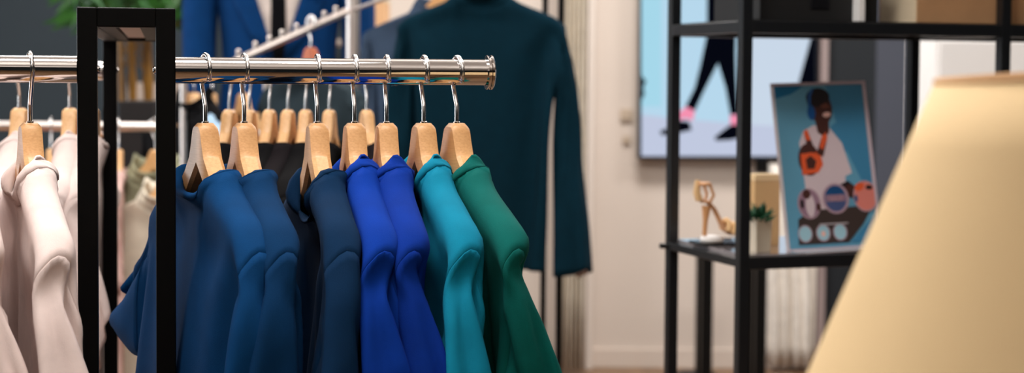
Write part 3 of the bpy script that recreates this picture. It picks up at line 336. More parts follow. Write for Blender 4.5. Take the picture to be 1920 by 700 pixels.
1,1,-1,-1,0,1,0,-1,-1,1,1,1,-1,-1,28,-4,802,-29,4,-802,1,-1,1,-1,1,0,1,0,-1,-1,0,1,1,0,-1,-1,0,1,1,0,0,-1,0,-1,1,0,1,-1,0,0,1,-1,-1,-1,1,1,1,0,-1,0,0,1,-1,0,0,1,1,-1,-1,-2,1,1,1,0,-1,
0,-1,1,-1,1,27,3,800,-27,-2,-800,-1,-1,-1,1,2,1,-1,-1,0,1,0,-1,0,0,1,-1,0,-1,1,0,1,-1,-1,0,1,1,-1,0,-1,1,-1,0,0,1,0,-1,0,1,1,-1,-1,-1,1,1,1,0,-1,0,-1,1,-1,1,-1,1,-1,1,0,1,-1,-1,25,7,
801,-25,-6,-800,0,0,0,-1,1,-1,1,-1,1,0,1,0,-1,-1,-1,1,0,1,0,0,-1,-1,-1,1,1,0,0,0,0,-1,0,0,1,-1,0,0,1,0,-1,0,0,1,0,0,-1,-1,0,1,1,0,0,0,1,-1,0,-1,1,-1,0,0,25,10,800,-25,-8,-801,1,0,1,
0,0,0,-1,-1,-1,1,1,1,0,-1,0,0,0,-1,-1,-1,1,1,1,-1,0,-1,1,0,1,0,0,-1,-1,-1,0,1,1,0,0,0,0,-1,0,0,1,0,0,-1,-1,0,1,1,0,0,0,0,-1,0,0,1,21,14,800,-21,-12,-800,0,0,-1,0,-1,1,0,1,0,0,-1,-1,
-1,0,1,1,0,0,0,-1,-1,0,1,1,0,0,-1,0,0,1,-1,-1,0,1,1,-1,0,0,1,0,-1,-1,0,1,1,0,0,0,-1,0,-1,1,0,1,0,0,0,-1,0,-1,22,9,802,-21,-9,-802,0,0,1,0,-1,0,0,1,-1,0,0,1,0,0,-1,0,0,1,0,0,-1,-1,0,
1,1,0,0,0,0,-1,0,0,1,0,0,-1,0,0,1,-1,0,0,1,1,-1,0,-1,1,-1,1,0,1,-1,-1,0,1,1,-1,-1,-1,23,5,802,-22,-4,-801,0,0,-1,-1,-1,1,1,1,0,0,0,-1,-1,-1,1,1,1,-1,0,-1,1,-1,1,-1,1,0,1,0,-1,0,-1,0,
-1,1,1,1,0,-1,-1,0,0,1,0,1,0,0,-1,-1,0,-1,1,0,1,0,0,-1,-1,0,1,1,-23,-47,799,23,47,-799,1,1,-1,1,-1,1,-1,0,-1,0,1,1,1,0,0,-1,-1,-1,1,1,1,0,0,0,0,0,-1,-1,0,1,1,0,0,0,0,-1,0,0,1,1,0,0,
-1,1,0,1,0,0,0,0,0,1,2,0,-4,-5,-1,1,0,1,-17,-20,799,19,21,-799,-2,-1,0,0,1,0,0,-1,-1,1,1,1,-1,0,0,1,-1,0,-1,1,-1,1,-1,1,0,1,0,-1,-1,-1,1,1,1,-1,-1,0,1,1,0,-1,-1,-1,1,1,1,-1,0,0,0,-1,
-1,1,1,1,-2,-1,0,1,1,-1,-1079,-35,809,1090,49,-791,-19,7,4,22,-13,-4,-36,-24,16,29,21,-20,-14,-23,6,-20,16,11,16,-14,-12,-6,-2,6,21,27,-12,51,4,220,-55,9,-214,-3,-2,1,16,-14,-3,-22,
-29,8,14,22,-13,-29,-10,17,11,-4,-11,-9,2,7,20,-1,-11,1,32,2,42,1,240,-46,3,-238,16,-10,-2,2,-8,-1,-10,-19,1,-13,-3,2,-7,3,2,-2,1,2,-2,2,1,26,13,-13,-8,18,6,23,7,261,-8,-13,-262,0,-5,
-1,1,-10,-1,-16,-15,2,-14,2,4,-5,6,1,6,-7,-1,16,3,-6,2,23,-3,-5,8,4,26,-6,279,-16,8,-277,5,-12,-3,-3,-15,-2,-28,-5,7,6,-5,-1,7,3,-5,-11,-2,7,22,16,-10,-5,13,1,-2,2,2,22,-11,299,-10,
8,-300,-1,6,4,-17,-34,-3,10,6,-2,-17,-6,6,-7,5,2,23,0,-8,1,20,-2,-8,6,4,9,-5,-4,19,-8,319,-22,19,-315,5,-35,-2,5,16,-1,-28,-16,6,-1,1,0,15,-3,-4,7,20,-4,-5,8,2,-4,3,1,11,-11,-4,-7,7,
340,18,-15,-337,-7,13,-1,-8,-26,3,-20,4,2,9,-3,-2,14,17,-5,-4,6,1,-3,5,0,-3,2,2,10,-14,-4,-3,0,357,5,18,-354,4,-32,1,-23,0,1,6,-5,0,10,20,-5,-1,3,0,-7,6,1,2,1,1,0,0,-2,8,-15,-1,-7,-4,
376,12,27,-374,-26,-36,4,20,2,-3,-1,14,-3,-1,2,0,-1,3,0,-3,2,0,-1,2,0,-2,5,1,9,-19,-1,1,-10,390,-5,8,-393,3,31,6,-3,-19,-6,-1,0,1,1,-1,0,1,0,-1,0,0,1,0,-1,-1,-1,0,1,-1,0,-1,1,-1,1,6,
-41,448,-4,32,-455,0,20,5,-9,-21,1,2,7,-1,1,2,0,-1,0,0,1,1,0,-1,0,-1,1,1,1,0,-1,0,-1,1,0,59,-2,463,-54,-8,-467,-1,5,2,-2,3,0,-1,6,1,0,-9,0,0,1,-1,-1,1,1,1,1,0,-1,0,-1,1,0,1,-1,0,-1,
59,8,477,-55,-8,-479,0,-8,2,-2,10,-1,-1,-3,0,1,6,0,-2,-5,0,1,-5,1,0,5,-1,0,-1,1,-1,1,-1,1,0,0,56,7,492,-53,-7,-494,-1,1,0,-1,-9,2,0,11,-1,0,-4,0,-1,3,0,0,0,0,0,-3,0,-1,0,0,1,0,0,0,0,
0,54,5,507,-51,-3,-509,-1,0,0,0,-3,1,-1,-4,0,0,9,0,-1,-3,-1,0,0,1,0,0,0,0,0,0,0,-1,0,0,1,-1,53,3,524,-50,-3,-526,-1,3,1,-1,-4,1,1,-2,-1,-1,2,1,-1,2,-1,0,-2,0,1,1,1,-1,-1,0,0,1,-1,1,
0,1,46,-1,542,-43,7,-547,0,-7,3,-2,1,-1,0,-1,1,-1,0,0,-1,1,0,1,0,0,-1,0,0,1,0,0,-1,-1,0,1,0,0,30,3,569,-33,-13,-566,10,30,-6,-6,-26,5,1,8,-1,-1,-1,1,1,-1,-1,0,1,1,0,-1,0,0,0,-1,0,1,
1,0,-1,-1,0,1,1,15,-11,546,-16,24,-543,4,2,-1,-1,-27,1,-2,11,-2,1,1,-1,0,0,1,-1,1,-1,1,-1,1,0,1,-1,0,-1,1,0,1,-1,-1,-1,1,20,-24,534,-21,54,-527,3,-26,-6,-1,-16,1,-1,12,-2,0,0,0,1,0,
1,0,2,-1,-1,0,0,0,0,0,1,0,1,-1,-1,-1,1,1,0,33,-25,525,-36,50,-512,1,-32,-12,1,-3,1,-1,6,-2,1,2,1,-1,1,-1,1,0,1,-1,1,0,1,0,-1,-1,0,1,0,-1,-1,1,1,1,51,-26,522,-55,56,-508,1,-42,-13,1,
3,-1,1,5,-1,-1,2,1,0,1,-1,0,0,1,0,0,-1,0,0,1,1,0,0,-1,0,-1,0,0,1,67,-18,526,-71,45,-514,1,-38,-10,3,3,-2,-1,7,-1,0,-1,0,0,2,0,0,-1,0,0,0,0,0,0,1,0,0,-1,1,0,0,-1,0,0,68,-12,556,-73,19,
-564,8,5,10,-3,-19,-2,0,7,0,0,-1,-1,-1,1,1,1,0,-1,0,-1,1,0,1,-1,0,-1,1,0,0,0,0,1,-1,62,5,565,-70,-12,-566,10,16,0,-1,-12,1,0,3,-1,0,-1,1,0,1,-1,0,0,1,-1,-1,-1,1,0,1,0,0,0,0,0,-1,0,1,
1,34,7,543,-35,-11,-548,2,6,2,0,-2,0,0,-1,1,1,1,0,0,0,0,0,1,0,0,0,0,0,0,0,0,-1,-1,0,0,1,30,-6,527,-31,7,-527,-1,2,0,1,-4,1,1,1,1,0,0,-1,0,1,0,0,1,1,0,0,-1,1,-1,1,-1,0,-1,0,0,1,29,-11,
509,-31,12,-510,1,-1,2,0,-2,-1,1,0,1,0,0,0,0,2,-1,0,-1,1,1,1,0,-1,0,0,1,1,-1,-1,-1,1,28,-5,494,-30,5,-494,0,-2,1,2,0,-1,-1,-3,1,1,4,0,1,1,0,0,2,0,-1,0,1,1,-1,-1,-1,1,0,1,-1,0,26,-11,
478,-30,9,-478,2,0,1,0,-7,1,1,11,-1,0,1,1,-1,3,-1,1,-5,1,1,-1,-1,0,0,0,1,-1,1,-1,0,-1,27,-18,463,-33,14,-464,4,0,3,-3,17,2,4,-9,-3,1,-2,1,0,0,-1,1,-2,1,-1,0,-1,1,0,1,-1,-1,-1,1,0,1,
27,-22,448,-37,18,-451,4,18,4,3,-21,1,0,4,-1,-1,1,-1,1,1,1,0,-1,0,1,0,0,0,1,0,0,0,0,2,1,0,40,9,401,-55,-22,-383,13,37,-12,-5,-16,-4,1,-4,0,0,-1,0,3,-5,-1,2,-1,1,4,-6,1,-3,2,-1,-8,18,
2,13,-16,-2,23,2,369,-28,-19,-352,-4,42,-14,-7,-27,0,6,8,-2,0,5,1,10,10,6,-8,-5,-5,-3,-9,-2,10,-15,3,-10,8,-4,15,5,308,7,-23,-289,-25,22,-16,-1,-3,0,8,17,2,-4,-13,-2,-1,9,1,12,8,4,-8,
-5,-4,-3,-16,-1,6,-7,0,21,6,295,-18,-17,-286,-10,6,-5,-3,15,-3,8,15,3,-1,-2,-1,-7,-14,-2,3,12,1,17,9,7,-16,-12,-8,1,-13,-2,18,-4,276,-4,-11,-263,-11,1,-4,-8,9,-4,8,25,1,0,0,0,-6,-5,
-1,-3,-11,-2,17,19,6,-5,1,-2,-14,-9,-3,29,-30,251,-8,0,-241,-9,1,-4,-6,3,-2,-7,18,-2,18,15,3,-6,-1,-1,-9,-16,-4,2,13,3,16,6,3,-13,-1,-3,22,-30,232,-10,-9,-225,-14,4,-3,7,-1,0,-10,7,
-2,1,22,-2,18,6,5,-11,1,-2,-9,-16,-4,6,13,1,6,6,3,22,-21,215,-20,-21,-211,-15,7,-3,16,-5,3,-11,4,-3,-8,11,-2,12,22,2,16,-2,4,-13,3,-2,-8,-9,-7,1,5,1,41,-9,207,-51,-15,-203,16,-9,2,0,
-1,1,0,1,0,-12,9,-3,-2,17,0,20,12,4,7,-3,1,-7,4,-1,-14,-9,-8,35,3,186,-43,-26,-180,8,-5,0,8,-3,3,4,1,0,-8,1,-1,-12,19,-4,10,16,3,15,1,3,4,-1,0,-5,4,0,4,3,154,-20,-43,-156,-5,5,-1,10,
-5,3,6,-1,0,1,0,1,-19,11,-4,3,21,-1,16,8,4,7,-1,2,2,0,0,-1021,-12,169,1005,-7,-191,1,-1,-1,-1,0,1,-1,1,-1,1,-1,1,0,0,0,0,0,-1,-1,0,1,0,0,0,1,-1,-1,-1,1,1,0,-1,0,0,1,0,0,-1,-1,0,0,1,
0,0,0,-1,-1,0,-1,-1,0,1,1,0,3,3,0,0,1,-1,48,-13,801,-48,12,-801,1,-1,1,-1,0,-1,0,0,1,1,0,0,-1,0,-1,1,0,1,-1,0,-1,1,0,1,0,0,0,-1,0,-1,1,0,1,-1,0,0,1,1,-1,0,-1,1,-1,1,-1,1,-1,1,-1,1,0,
1,1,-1,-1,0,1,1,0,0,49,0,800,-50,-1,-801,1,0,1,-1,0,0,1,0,-1,0,0,1,-1,0,-1,1,0,1,-1,0,0,1,0,-1,0,0,1,-1,0,-1,1,1,1,-1,0,0,1,-1,-1,0,1,1,-1,-1,0,1,0,-1,-1,1,1,1,-1,-1,-1,0,1,1,1,0,49,
-6,800,-50,5,-801,1,0,1,-1,1,0,1,-1,-1,0,0,1,-1,0,-1,1,0,1,-1,1,0,1,-1,-1,0,0,1,-1,1,0,1,-1,-1,-1,0,1,1,1,-1,0,-1,1,-1,0,0,1,1,-1,0,-1,1,-1,0,0,1,0,-1,-1,0,1,49,-3,800,-49,3,-801,1,
0,1,0,0,0,-1,1,-1,1,-1,1,0,1,0,-1,0,-1,1,0,1,0,0,-1,-1,-1,1,1,1,0,-1,0,-1,1,0,1,0,-1,0,-1,1,-1,1,0,1,0,-1,-1,-1,1,1,1,-1,0,0,0,-1,0,0,1,46,-11,800,-46,11,-800,-1,0,-1,1,0,1,0,0,-1,0,
1,1,-1,-1,0,1,1,-1,0,-1,1,-1,1,0,1,0,-1,0,0,1,-1,0,-1,1,0,1,0,1,0,0,-1,-1,-1,0,1,1,0,0,0,0,-1,0,0,1,-1,0,0,1,0,-1,45,-17,801,-45,15,-800,0,1,-1,0,0,1,-1,0,0,1,0,-1,0,0,1,0,0,-1,0,0,
1,-1,0,0,1,1,-1,0,-1,1,0,0,-1,-1,1,1,1,-1,0,0,0,-1,0,1,1,-1,-1,0,1,1,-1,0,-1,1,0,1,-1,-1,-1,1,46,-4,800,-46,3,-800,1,1,-1,0,0,1,0,0,0,0,-1,-1,0,1,1,-1,0,-1,1,0,1,0,0,0,0,0,-1,0,0,1,
0,0,-1,-1,0,1,1,0,0,0,0,-1,0,0,1,0,0,0,0,0,-1,-1,0,1,1,0,-1,0,0,1,43,2,800,-43,-2,-800,0,0,0,0,0,-1,-1,0,1,1,0,-1,0,0,1,0,0,0,0,-1,-1,0,1,1,0,0,-1,0,0,1,0,0,0,0,0,-1,-1,0,1,1,-1,-1,
0,1,1,0,0,0,0,0,-1,0,0,1,0,0,0,0,0,-1,40,9,802,-40,-8,-802,0,-1,1,0,0,-1,0,0,1,0,0,-1,0,0,1,0,0,0,0,0,-1,0,0,1,0,0,0,0,0,-1,0,0,1,0,0,-1,0,0,1,0,0,0,0,0,-1,0,0,1,0,-1,0,0,1,-1,0,0,1,
0,0,-1,39,10,802,-40,-9,-802,1,-1,1,0,1,-1,0,0,1,0,-1,0,0,1,-1,-1,-1,1,1,1,-1,0,-1,1,0,1,0,0,0,-1,0,-1,1,0,1,0,0,-1,-1,0,1,1,-1,-1,-1,1,1,1,0,-1,0,0,1,-1,0,-1,1,0,0,0,42,-11,800,-42,
13,-801,0,-1,1,-1,0,-1,1,1,1,0,-1,0,0,0,-1,0,1,1,0,-1,0,-1,0,-1,1,0,1,0,0,-1,0,0,1,0,0,0,0,1,-1,-1,-1,1,1,0,0,0,0,-1,0,0,1,0,0,-1,-1,0,1,1,0,0,43,-31,799,-43,31,-799,-1,0,-1,1,0,1,0,
0,0,0,1,-1,0,-1,1,0,0,0,0,0,-1,0,0,1,0,0,-1,0,0,1,0,0,0,-1,0,-1,1,0,1,0,0,0,0,0,-1,0,0,1,0,0,0,0,0,-1,0,0,1,0,-1,-1,40,-27,801,-40,27,-800,0,1,-1,0,-1,1,0,0,-1,0,0,1,-1,1,0,1,-1,-1,
0,0,1,0,1,-1,-1,-1,1,1,0,0,0,0,-1,0,0,1,-1,1,-1,1,-1,1,0,0,0,0,0,-1,-1,1,1,1,-1,0,0,0,-1,0,1,1,43,-12,800,-43,11,-801,0,0,1,0,-1,-1,0,1,1,-1,0,0,1,0,-1,0,0,1,0,0,-1,-1,0,1,1,-1,0,0,
1,-1,0,0,1,-1,0,-1,1,0,1,0,0,0,-1,0,-1,1,0,1,0,0,-1,0,0,1,-1,0,0,1,0,-1,45,1,801,-45,-1,-800,-1,0,-1,1,0,1,0,0,0,0,0,-1,0,0,1,0,0,-1,-1,0,1,1,0,0,0,0,-1,0,0,1,0,0,-1,0,0,1,-1,0,0,1,
0,-1,0,-1,1,0,1,-1,0,0,1,0,0,0,-1,-1,-1,1,1,1,42,10,800,-42,-10,-801,0,0,1,0,0,0,0,0,-1,0,0,1,0,0,-1,0,0,1,0,0,0,0,0,-1,-1,0,1,1,0,-1,0,0,1,0,0,0,0,0,-1,0,0,1,0,0,-1,0,-1,1,0,1,0,0,
0,-1,0,0,1,0,-1,0,40,9,799,-40,-8,-799,0,1,0,0,0,-1,-1,-1,1,1,1,-1,0,-1,1,0,0,0,0,0,-1,0,0,1,0,0,-1,0,0,1,0,0,0,0,0,-1,0,0,1,1,0,-1,-1,0,1,0,0,0,0,0,-1,0,0,1,0,0,-1,0,0,1,39,-6,800,
-39,7,-801,0,0,1,0,0,0,0,1,-1,0,-1,1,0,0,0,0,0,-1,0,0,1,0,0,-1,0,-1,1,0,0,0,0,0,-1,0,0,1,1,0,0,-1,0,-1,0,0,1,0,0,-1,0,0,1,0,-1,0,0,1,-1,1,-1,1,36,-2,800,-37,4,-801,0,0,1,0,1,-1,0,-1,
1,0,-1,0,0,1,-1,1,0,1,-1,-1,0,0,0,-1,0,0,1,0,0,-1,1,0,1,-1,-1,0,0,1,-1,1,-1,1,-1,1,0,0,0,-1,1,0,1,-1,0,-1,0,0,1,1,-1,0,32,6,800,-32,-5,-801,-1,0,1,0,0,-1,0,0,1,1,0,-1,-1,0,1,0,-1,0,
1,1,-1,-1,-1,1,0,0,0,1,1,-1,-1,-1,1,0,0,-1,1,0,1,-1,0,0,0,0,-1,1,1,1,-1,0,0,1,1,-1,-1,0,1,1,1,0,31,7,800,-32,-9,-801,1,1,1,-1,-1,-1,0,0,1,1,1,-1,-1,-2,1,0,1,0,1,0,-1,-1,0,1,0,-1,-1,
1,1,1,-1,-1,0,0,0,-1,1,1,1,-1,-1,0,1,-2,-1,0,1,1,0,0,0,0,-1,-1,-1,6,1,1,-1,0,16,-24,799,-16,23,-800,1,0,1,-1,0,0,1,1,-1,-1,-1,1,1,0,0,-1,0,0,1,1,-1,-1,-1,1,1,0,0,-1,1,-1,1,-1,1,-1,1,
0,0,0,-1,1,2,1,-1,-7,0,0,2,0,0,1,-1,0,2,1,0,-1,0,0,2,-1,7,-10,801,-5,6,-800,-1,1,0,0,0,-1,1,0,1,-1,0,0,0,0,-1,0,0,1,-1,0,-1,1,1,1,0,-1,0,0,1,-1,0,-1,1,-1,1,0,1,0,-1,0,0,1,-1,0,0,0,1,
-1,0,0,1,0,1,0,-1,1,0,2,-3,-1,-624,22,1369,628,-2,-1362,20,-12,18,9,2,-7,18,-14,16,20,2,4,-23,-4,8,-13,5,3,-10,-9,-1,-23,-14,23,-12,-9,-45,-14,19,1,-14,2,4,-15,6,-4,-20,9,12,19,-3,0,
14,4,1,18,10,16,8,9,-12,19,-8,-39,14,-6,13,14,-4,7,15,-2,5,36,-4,7,-36,-4,7,-15,-2,5,-14,-4,7,-14,-6,13,-14,0,-52,-14,6,8,-14,4,4,-15,2,4,-36,4,4,36,4,4,15,2,4,14,4,4,],
  'mockA': [-552,-83,-621,546,112,609,-18,-21,0,24,9,-8,-23,-16,7,16,17,-4,-4,-1,1,-9,-7,4,18,6,-9,11,-25,-1,-3,-9,3,4,4,-2,4,-4,-3,51,-28,275,-91,63,-263,32,2,-7,-29,-15,5,10,12,-3,0,-1,-1,2,2,
1,0,-1,-1,19,-11,-6,-2,-19,2,3,5,-2,-1,-5,1,5,-6,0,45,-21,295,-86,56,-284,18,3,-8,15,-6,-4,-21,3,7,-4,-3,3,8,4,-4,12,-2,-6,8,-14,-2,-2,-10,1,2,0,0,0,-2,1,3,-11,1,40,-12,317,-77,52,-309,
20,0,-8,8,-3,-3,-20,-1,10,-2,-1,0,12,3,-6,13,-8,-5,0,-18,2,-1,0,0,5,4,-2,1,5,-1,-1,-21,5,36,-6,337,-69,48,-332,28,-7,-10,-14,5,6,-11,-7,6,8,6,-5,10,-3,-5,7,-23,0,-2,-3,0,6,10,-2,0,-1,
0,0,4,-2,2,-22,5,25,-1,361,-50,46,-360,19,-13,-5,-21,5,9,-3,-3,1,12,3,-5,13,-16,-5,-5,-14,3,5,12,-3,-2,8,-1,4,-9,1,2,-3,0,0,-15,2,16,11,383,-27,32,-386,1,-8,1,-26,-8,14,18,11,-10,10,
-10,-5,-3,-19,2,7,7,-1,-4,14,-1,2,-6,-1,3,-6,1,2,-8,1,0,-10,1,29,15,395,-36,24,-400,-26,-6,16,9,4,-6,13,-3,-7,4,-18,-1,-2,-5,1,3,19,-1,0,-10,0,-1,-5,0,3,17,1,0,-28,3,4,-3,-3,44,18,408,
-64,24,-406,-2,-8,0,-6,3,7,21,-14,-12,-4,-16,4,2,16,-4,3,-6,1,-7,-7,1,9,13,-1,-1,12,2,1,-18,-4,-1,-25,10,18,17,419,-31,43,-426,7,-9,9,16,-23,-14,-13,0,2,-2,-4,1,-2,-2,1,-5,-7,3,11,12,
-5,-1,17,3,3,-14,-3,-1,8,1,-4,-42,11,47,18,422,-64,53,-427,24,-28,0,-5,-31,-6,-2,17,-3,1,-2,1,1,3,-1,-1,8,0,0,5,2,0,-1,-1,1,-1,1,-1,-19,0,-3,21,-1,56,-55,456,-68,83,-435,18,-33,-24,
-2,-19,1,-2,7,0,0,-2,0,2,15,0,0,-2,0,-1,0,0,0,0,0,-2,-6,0,5,15,1,-5,-11,-1,54,-46,476,-64,83,-454,12,-36,-26,-1,-4,2,1,-10,2,0,-1,-1,0,2,1,-2,7,-2,0,4,0,1,2,0,4,6,1,-3,-4,0,-2,-3,-1,
59,-27,494,-69,65,-471,12,-40,-25,-1,-2,0,0,5,1,1,-13,1,-2,3,-1,3,-8,2,-3,8,-1,0,3,-1,-1,1,0,1,4,-1,-1,2,1,70,-2,511,-79,39,-487,12,-40,-27,-1,-6,1,0,14,1,0,-14,0,-1,-4,0,0,9,0,2,-11,
1,-2,7,-1,0,-1,0,0,3,-1,-1,1,1,71,5,527,-80,39,-503,12,-43,-27,-2,-9,1,1,21,2,0,-15,-2,-1,-5,1,0,5,-1,1,5,0,-2,-6,1,1,-1,-1,1,-2,1,-1,6,-1,71,-3,548,-83,48,-521,16,-45,-33,-4,-12,6,
1,27,1,-1,-15,-2,1,-5,0,-1,1,-1,0,3,1,-1,5,0,1,-4,-1,0,-1,1,-1,-1,0,63,-12,589,-64,60,-581,10,-47,-19,-11,-15,13,4,34,-1,0,-17,-3,-1,-4,0,0,0,0,0,2,0,-1,2,0,1,-1,0,0,0,0,-1,0,0,37,37,
542,-27,-48,-542,-9,-6,9,2,35,-1,0,-17,-4,0,-2,1,0,0,-1,0,0,1,0,1,-1,0,0,1,0,0,-1,1,1,1,-1,-1,-1,23,23,501,-20,-41,-491,-3,34,-5,1,-12,-2,0,-4,0,0,0,0,0,-1,0,1,1,0,-1,1,1,1,1,-1,-1,
-1,0,0,1,0,0,0,0,22,1,485,-22,4,-482,0,-3,-2,0,-2,1,0,-1,0,0,0,0,1,1,0,-1,1,-1,0,0,1,1,0,0,-1,0,0,1,0,0,-1,-1,0,28,-4,474,-29,3,-473,1,0,-1,-1,1,0,1,0,1,0,2,-1,0,-1,1,0,0,0,0,0,0,0,
-1,-1,0,0,1,0,0,0,0,0,0,35,-7,470,-37,6,-468,1,1,-3,1,1,1,-1,-2,-1,-1,-1,1,1,0,0,0,0,0,-1,0,-1,1,1,1,0,-1,0,-1,1,0,1,0,-1,46,15,481,-47,-17,-479,0,-1,-2,2,9,0,-2,-4,0,1,-3,-1,-1,0,1,
0,0,0,1,-1,0,-1,1,0,0,0,0,1,0,-1,-1,0,1,45,34,495,-45,-48,-491,-2,3,-4,5,24,-1,-2,-8,-1,0,-3,0,-1,0,0,1,0,0,-1,0,0,0,-1,0,0,0,0,1,0,0,-1,0,1,39,40,529,-40,-41,-530,-5,-27,-5,13,10,7,
-7,35,-2,2,-18,-2,0,4,-1,-1,-1,0,1,-1,0,-1,1,1,0,0,-1,1,-1,1,-1,0,-1,11,-14,576,-6,47,-565,-6,-37,-21,2,-6,6,0,-12,7,2,37,-5,0,-18,-2,-1,5,0,1,-1,0,0,0,0,0,0,0,-1,-1,-1,1,1,1,-7,-31,
547,19,72,-519,-14,-41,-28,1,-13,3,2,-4,1,-2,30,0,1,-19,-2,-1,6,0,1,1,-1,0,-1,1,0,0,-1,0,-1,1,0,0,0,-7,-29,526,18,70,-499,-12,-39,-27,1,-17,4,0,6,-2,-1,21,1,0,-21,-1,1,11,-1,-1,3,0,
1,-5,0,0,0,1,0,0,-1,0,0,0,-6,-29,510,18,69,-481,-14,-38,-29,2,-16,3,0,11,-1,-2,9,0,1,-16,1,1,15,-2,0,-1,1,0,-5,0,-1,0,-1,1,2,1,0,0,-1,-5,-31,494,17,70,-464,-14,-38,-30,2,-14,3,-2,16,
-1,1,-15,1,1,12,-1,-1,5,0,1,-8,0,0,1,0,0,3,0,-1,0,0,1,-2,0,-4,-31,476,17,69,-446,-16,-34,-30,2,-8,1,0,-9,2,0,15,-2,1,-1,0,0,-1,0,-1,1,0,1,-1,1,0,0,-1,-1,0,0,1,0,0,-4,-29,458,18,65,-425,
-17,-29,-34,1,-20,4,1,12,-2,1,1,1,0,0,-1,-1,2,1,1,-1,-1,-1,2,1,0,-1,-1,0,2,1,-1,-1,0,1,-47,437,15,79,-407,-17,-22,-30,-9,-4,2,6,-5,0,3,-2,-1,0,0,0,0,1,0,0,0,0,-1,0,1,0,1,-1,0,-1,0,5,
0,1,30,-87,406,-33,117,-394,-16,-46,-10,24,30,4,1,-3,0,-5,3,0,-6,-7,-2,-1,-4,-2,0,-2,-1,0,-6,0,1,-3,1,-3,-11,2,-5,-3,-2,5,-26,365,31,61,-355,-40,-9,-9,0,0,2,24,8,3,6,-5,1,-4,4,0,-11,
-3,-4,-9,-19,-1,2,4,-1,9,7,-1,-9,-20,4,-6,10,-7,23,-34,359,-16,57,-357,-10,-35,8,24,38,1,-10,-8,-5,6,4,3,16,-8,5,-23,5,-7,2,4,1,-1,-29,-1,0,1,-1,-6,12,-2,-5,-11,-2,32,-19,345,-29,16,
-343,-5,21,4,3,-3,-2,29,6,8,-15,4,-5,2,0,2,13,1,4,-25,-8,-8,-1,1,0,8,-21,0,1,-2,1,-15,8,-6,30,-8,328,-32,4,-324,17,-5,3,-13,20,-1,9,12,3,22,-14,3,-8,15,0,-11,-2,-3,11,1,3,-19,-7,-6,
1,-15,-1,2,-7,1,0,-5,-2,21,16,306,-35,-7,-305,17,-7,3,-1,2,0,-6,26,1,12,7,3,16,-20,1,-7,17,1,-13,0,-4,8,2,3,-16,-21,-8,3,-9,2,2,-10,-1,17,29,285,-33,-14,-284,24,-11,5,-6,2,-3,-9,14,
-1,5,18,3,12,3,4,13,-20,-1,-1,16,6,-14,2,-8,-13,-12,-5,1,-14,0,5,-14,1,13,39,264,-32,-21,-264,28,-14,6,-3,1,-1,-14,13,-4,-2,7,0,11,16,5,13,-1,3,9,-9,2,2,-2,0,-29,5,-10,-3,-15,-1,8,-21,
2,8,51,243,-29,-30,-243,25,-15,3,10,1,5,-26,16,-7,7,-8,-1,-5,17,1,30,8,12,-15,1,-9,20,-17,8,-12,19,-6,-23,-19,-8,10,-24,5,5,57,219,-28,-31,-220,27,-21,3,14,4,7,-30,13,-11,10,-11,2,-9,
12,-2,11,22,8,26,-22,6,-19,17,-12,17,-11,10,-29,9,-12,7,-40,4,-1053,-17,178,1050,44,-195,1,-1,-1,0,0,1,0,0,0,-1,1,-1,1,0,1,-1,-1,0,1,1,-1,-1,0,1,1,0,0,-1,0,-1,1,0,1,-1,0,-1,1,0,1,-1,
1,0,1,-1,-1,-1,0,1,1,0,0,0,1,-1,-1,-1,1,1,0,0,64,32,798,-64,-34,-798,1,1,-1,-1,-1,1,0,1,0,0,0,-1,1,-1,1,-1,1,0,0,0,-1,0,-1,1,0,1,0,0,0,-1,0,0,1,0,0,0,0,0,-1,0,0,1,0,0,0,0,0,-1,0,-1,
1,0,1,0,0,-1,-1,0,0,1,61,30,799,-61,-28,-800,0,0,1,0,0,0,0,0,-1,0,-1,1,1,1,0,-1,-1,-1,0,0,1,0,0,-1,0,0,1,0,0,0,0,0,-1,0,-1,1,0,0,0,0,0,-1,0,0,1,1,0,0,-1,-1,-1,0,1,1,0,-1,0,0,1,0,56,
10,799,-56,-7,-800,1,0,1,0,0,0,-1,-1,-1,1,1,1,-1,0,0,1,0,-1,-1,-1,1,1,1,-1,-1,-1,1,1,0,0,-1,1,-1,0,-1,1,1,-1,-1,-1,0,1,0,0,0,0,-1,-1,0,0,1,1,0,0,-1,-1,0,0,-1,-1,44,-14,801,-43,20,-801,
1,-1,1,-1,0,-1,0,0,1,0,1,0,1,-1,-1,-1,0,1,0,1,0,0,-1,-1,1,1,1,-1,-1,0,0,1,-1,1,0,1,-1,0,0,0,-1,-1,0,0,1,-1,-1,0,1,0,-1,0,0,1,-1,-1,-1,0,-3,1,39,-16,800,-37,20,-800,-1,0,-1,0,0,1,0,1,
0,0,-1,-1,1,1,1,-1,0,-1,0,-1,1,0,1,0,0,0,-1,0,0,1,1,0,-1,-1,0,1,0,0,0,0,1,-1,0,-1,1,1,0,0,-1,1,-1,0,-1,1,0,2,0,0,-4,-1,35,-10,802,-35,10,-801,1,0,-1,-1,1,1,0,0,-1,1,0,1,-1,1,0,0,-1,
-1,1,1,1,-1,-1,-1,0,1,1,0,-1,0,1,1,-1,-1,-1,1,0,1,-1,0,0,1,1,-1,0,-1,1,-1,0,0,1,0,0,0,0,0,-1,1,2,1,31,-5,800,-31,1,-800,-1,-1,0,1,1,-1,-1,1,1,1,-1,0,-1,1,-1,1,1,1,-1,-1,0,1,0,-1,-1,
0,1,0,1,-1,1,-1,1,-1,0,0,1,1,-1,-1,-1,1,0,0,0,1,1,-1,-1,-1,1,0,1,-1,1,0,1,-1,0,0,30,-1,800,-29,-1,-800,0,1,0,-1,-1,-1,1,1,1,-1,0,0,1,0,-1,-1,0,1,1,1,-1,-1,-1,1,1,0,0,-1,0,-1,1,1,1,-1,
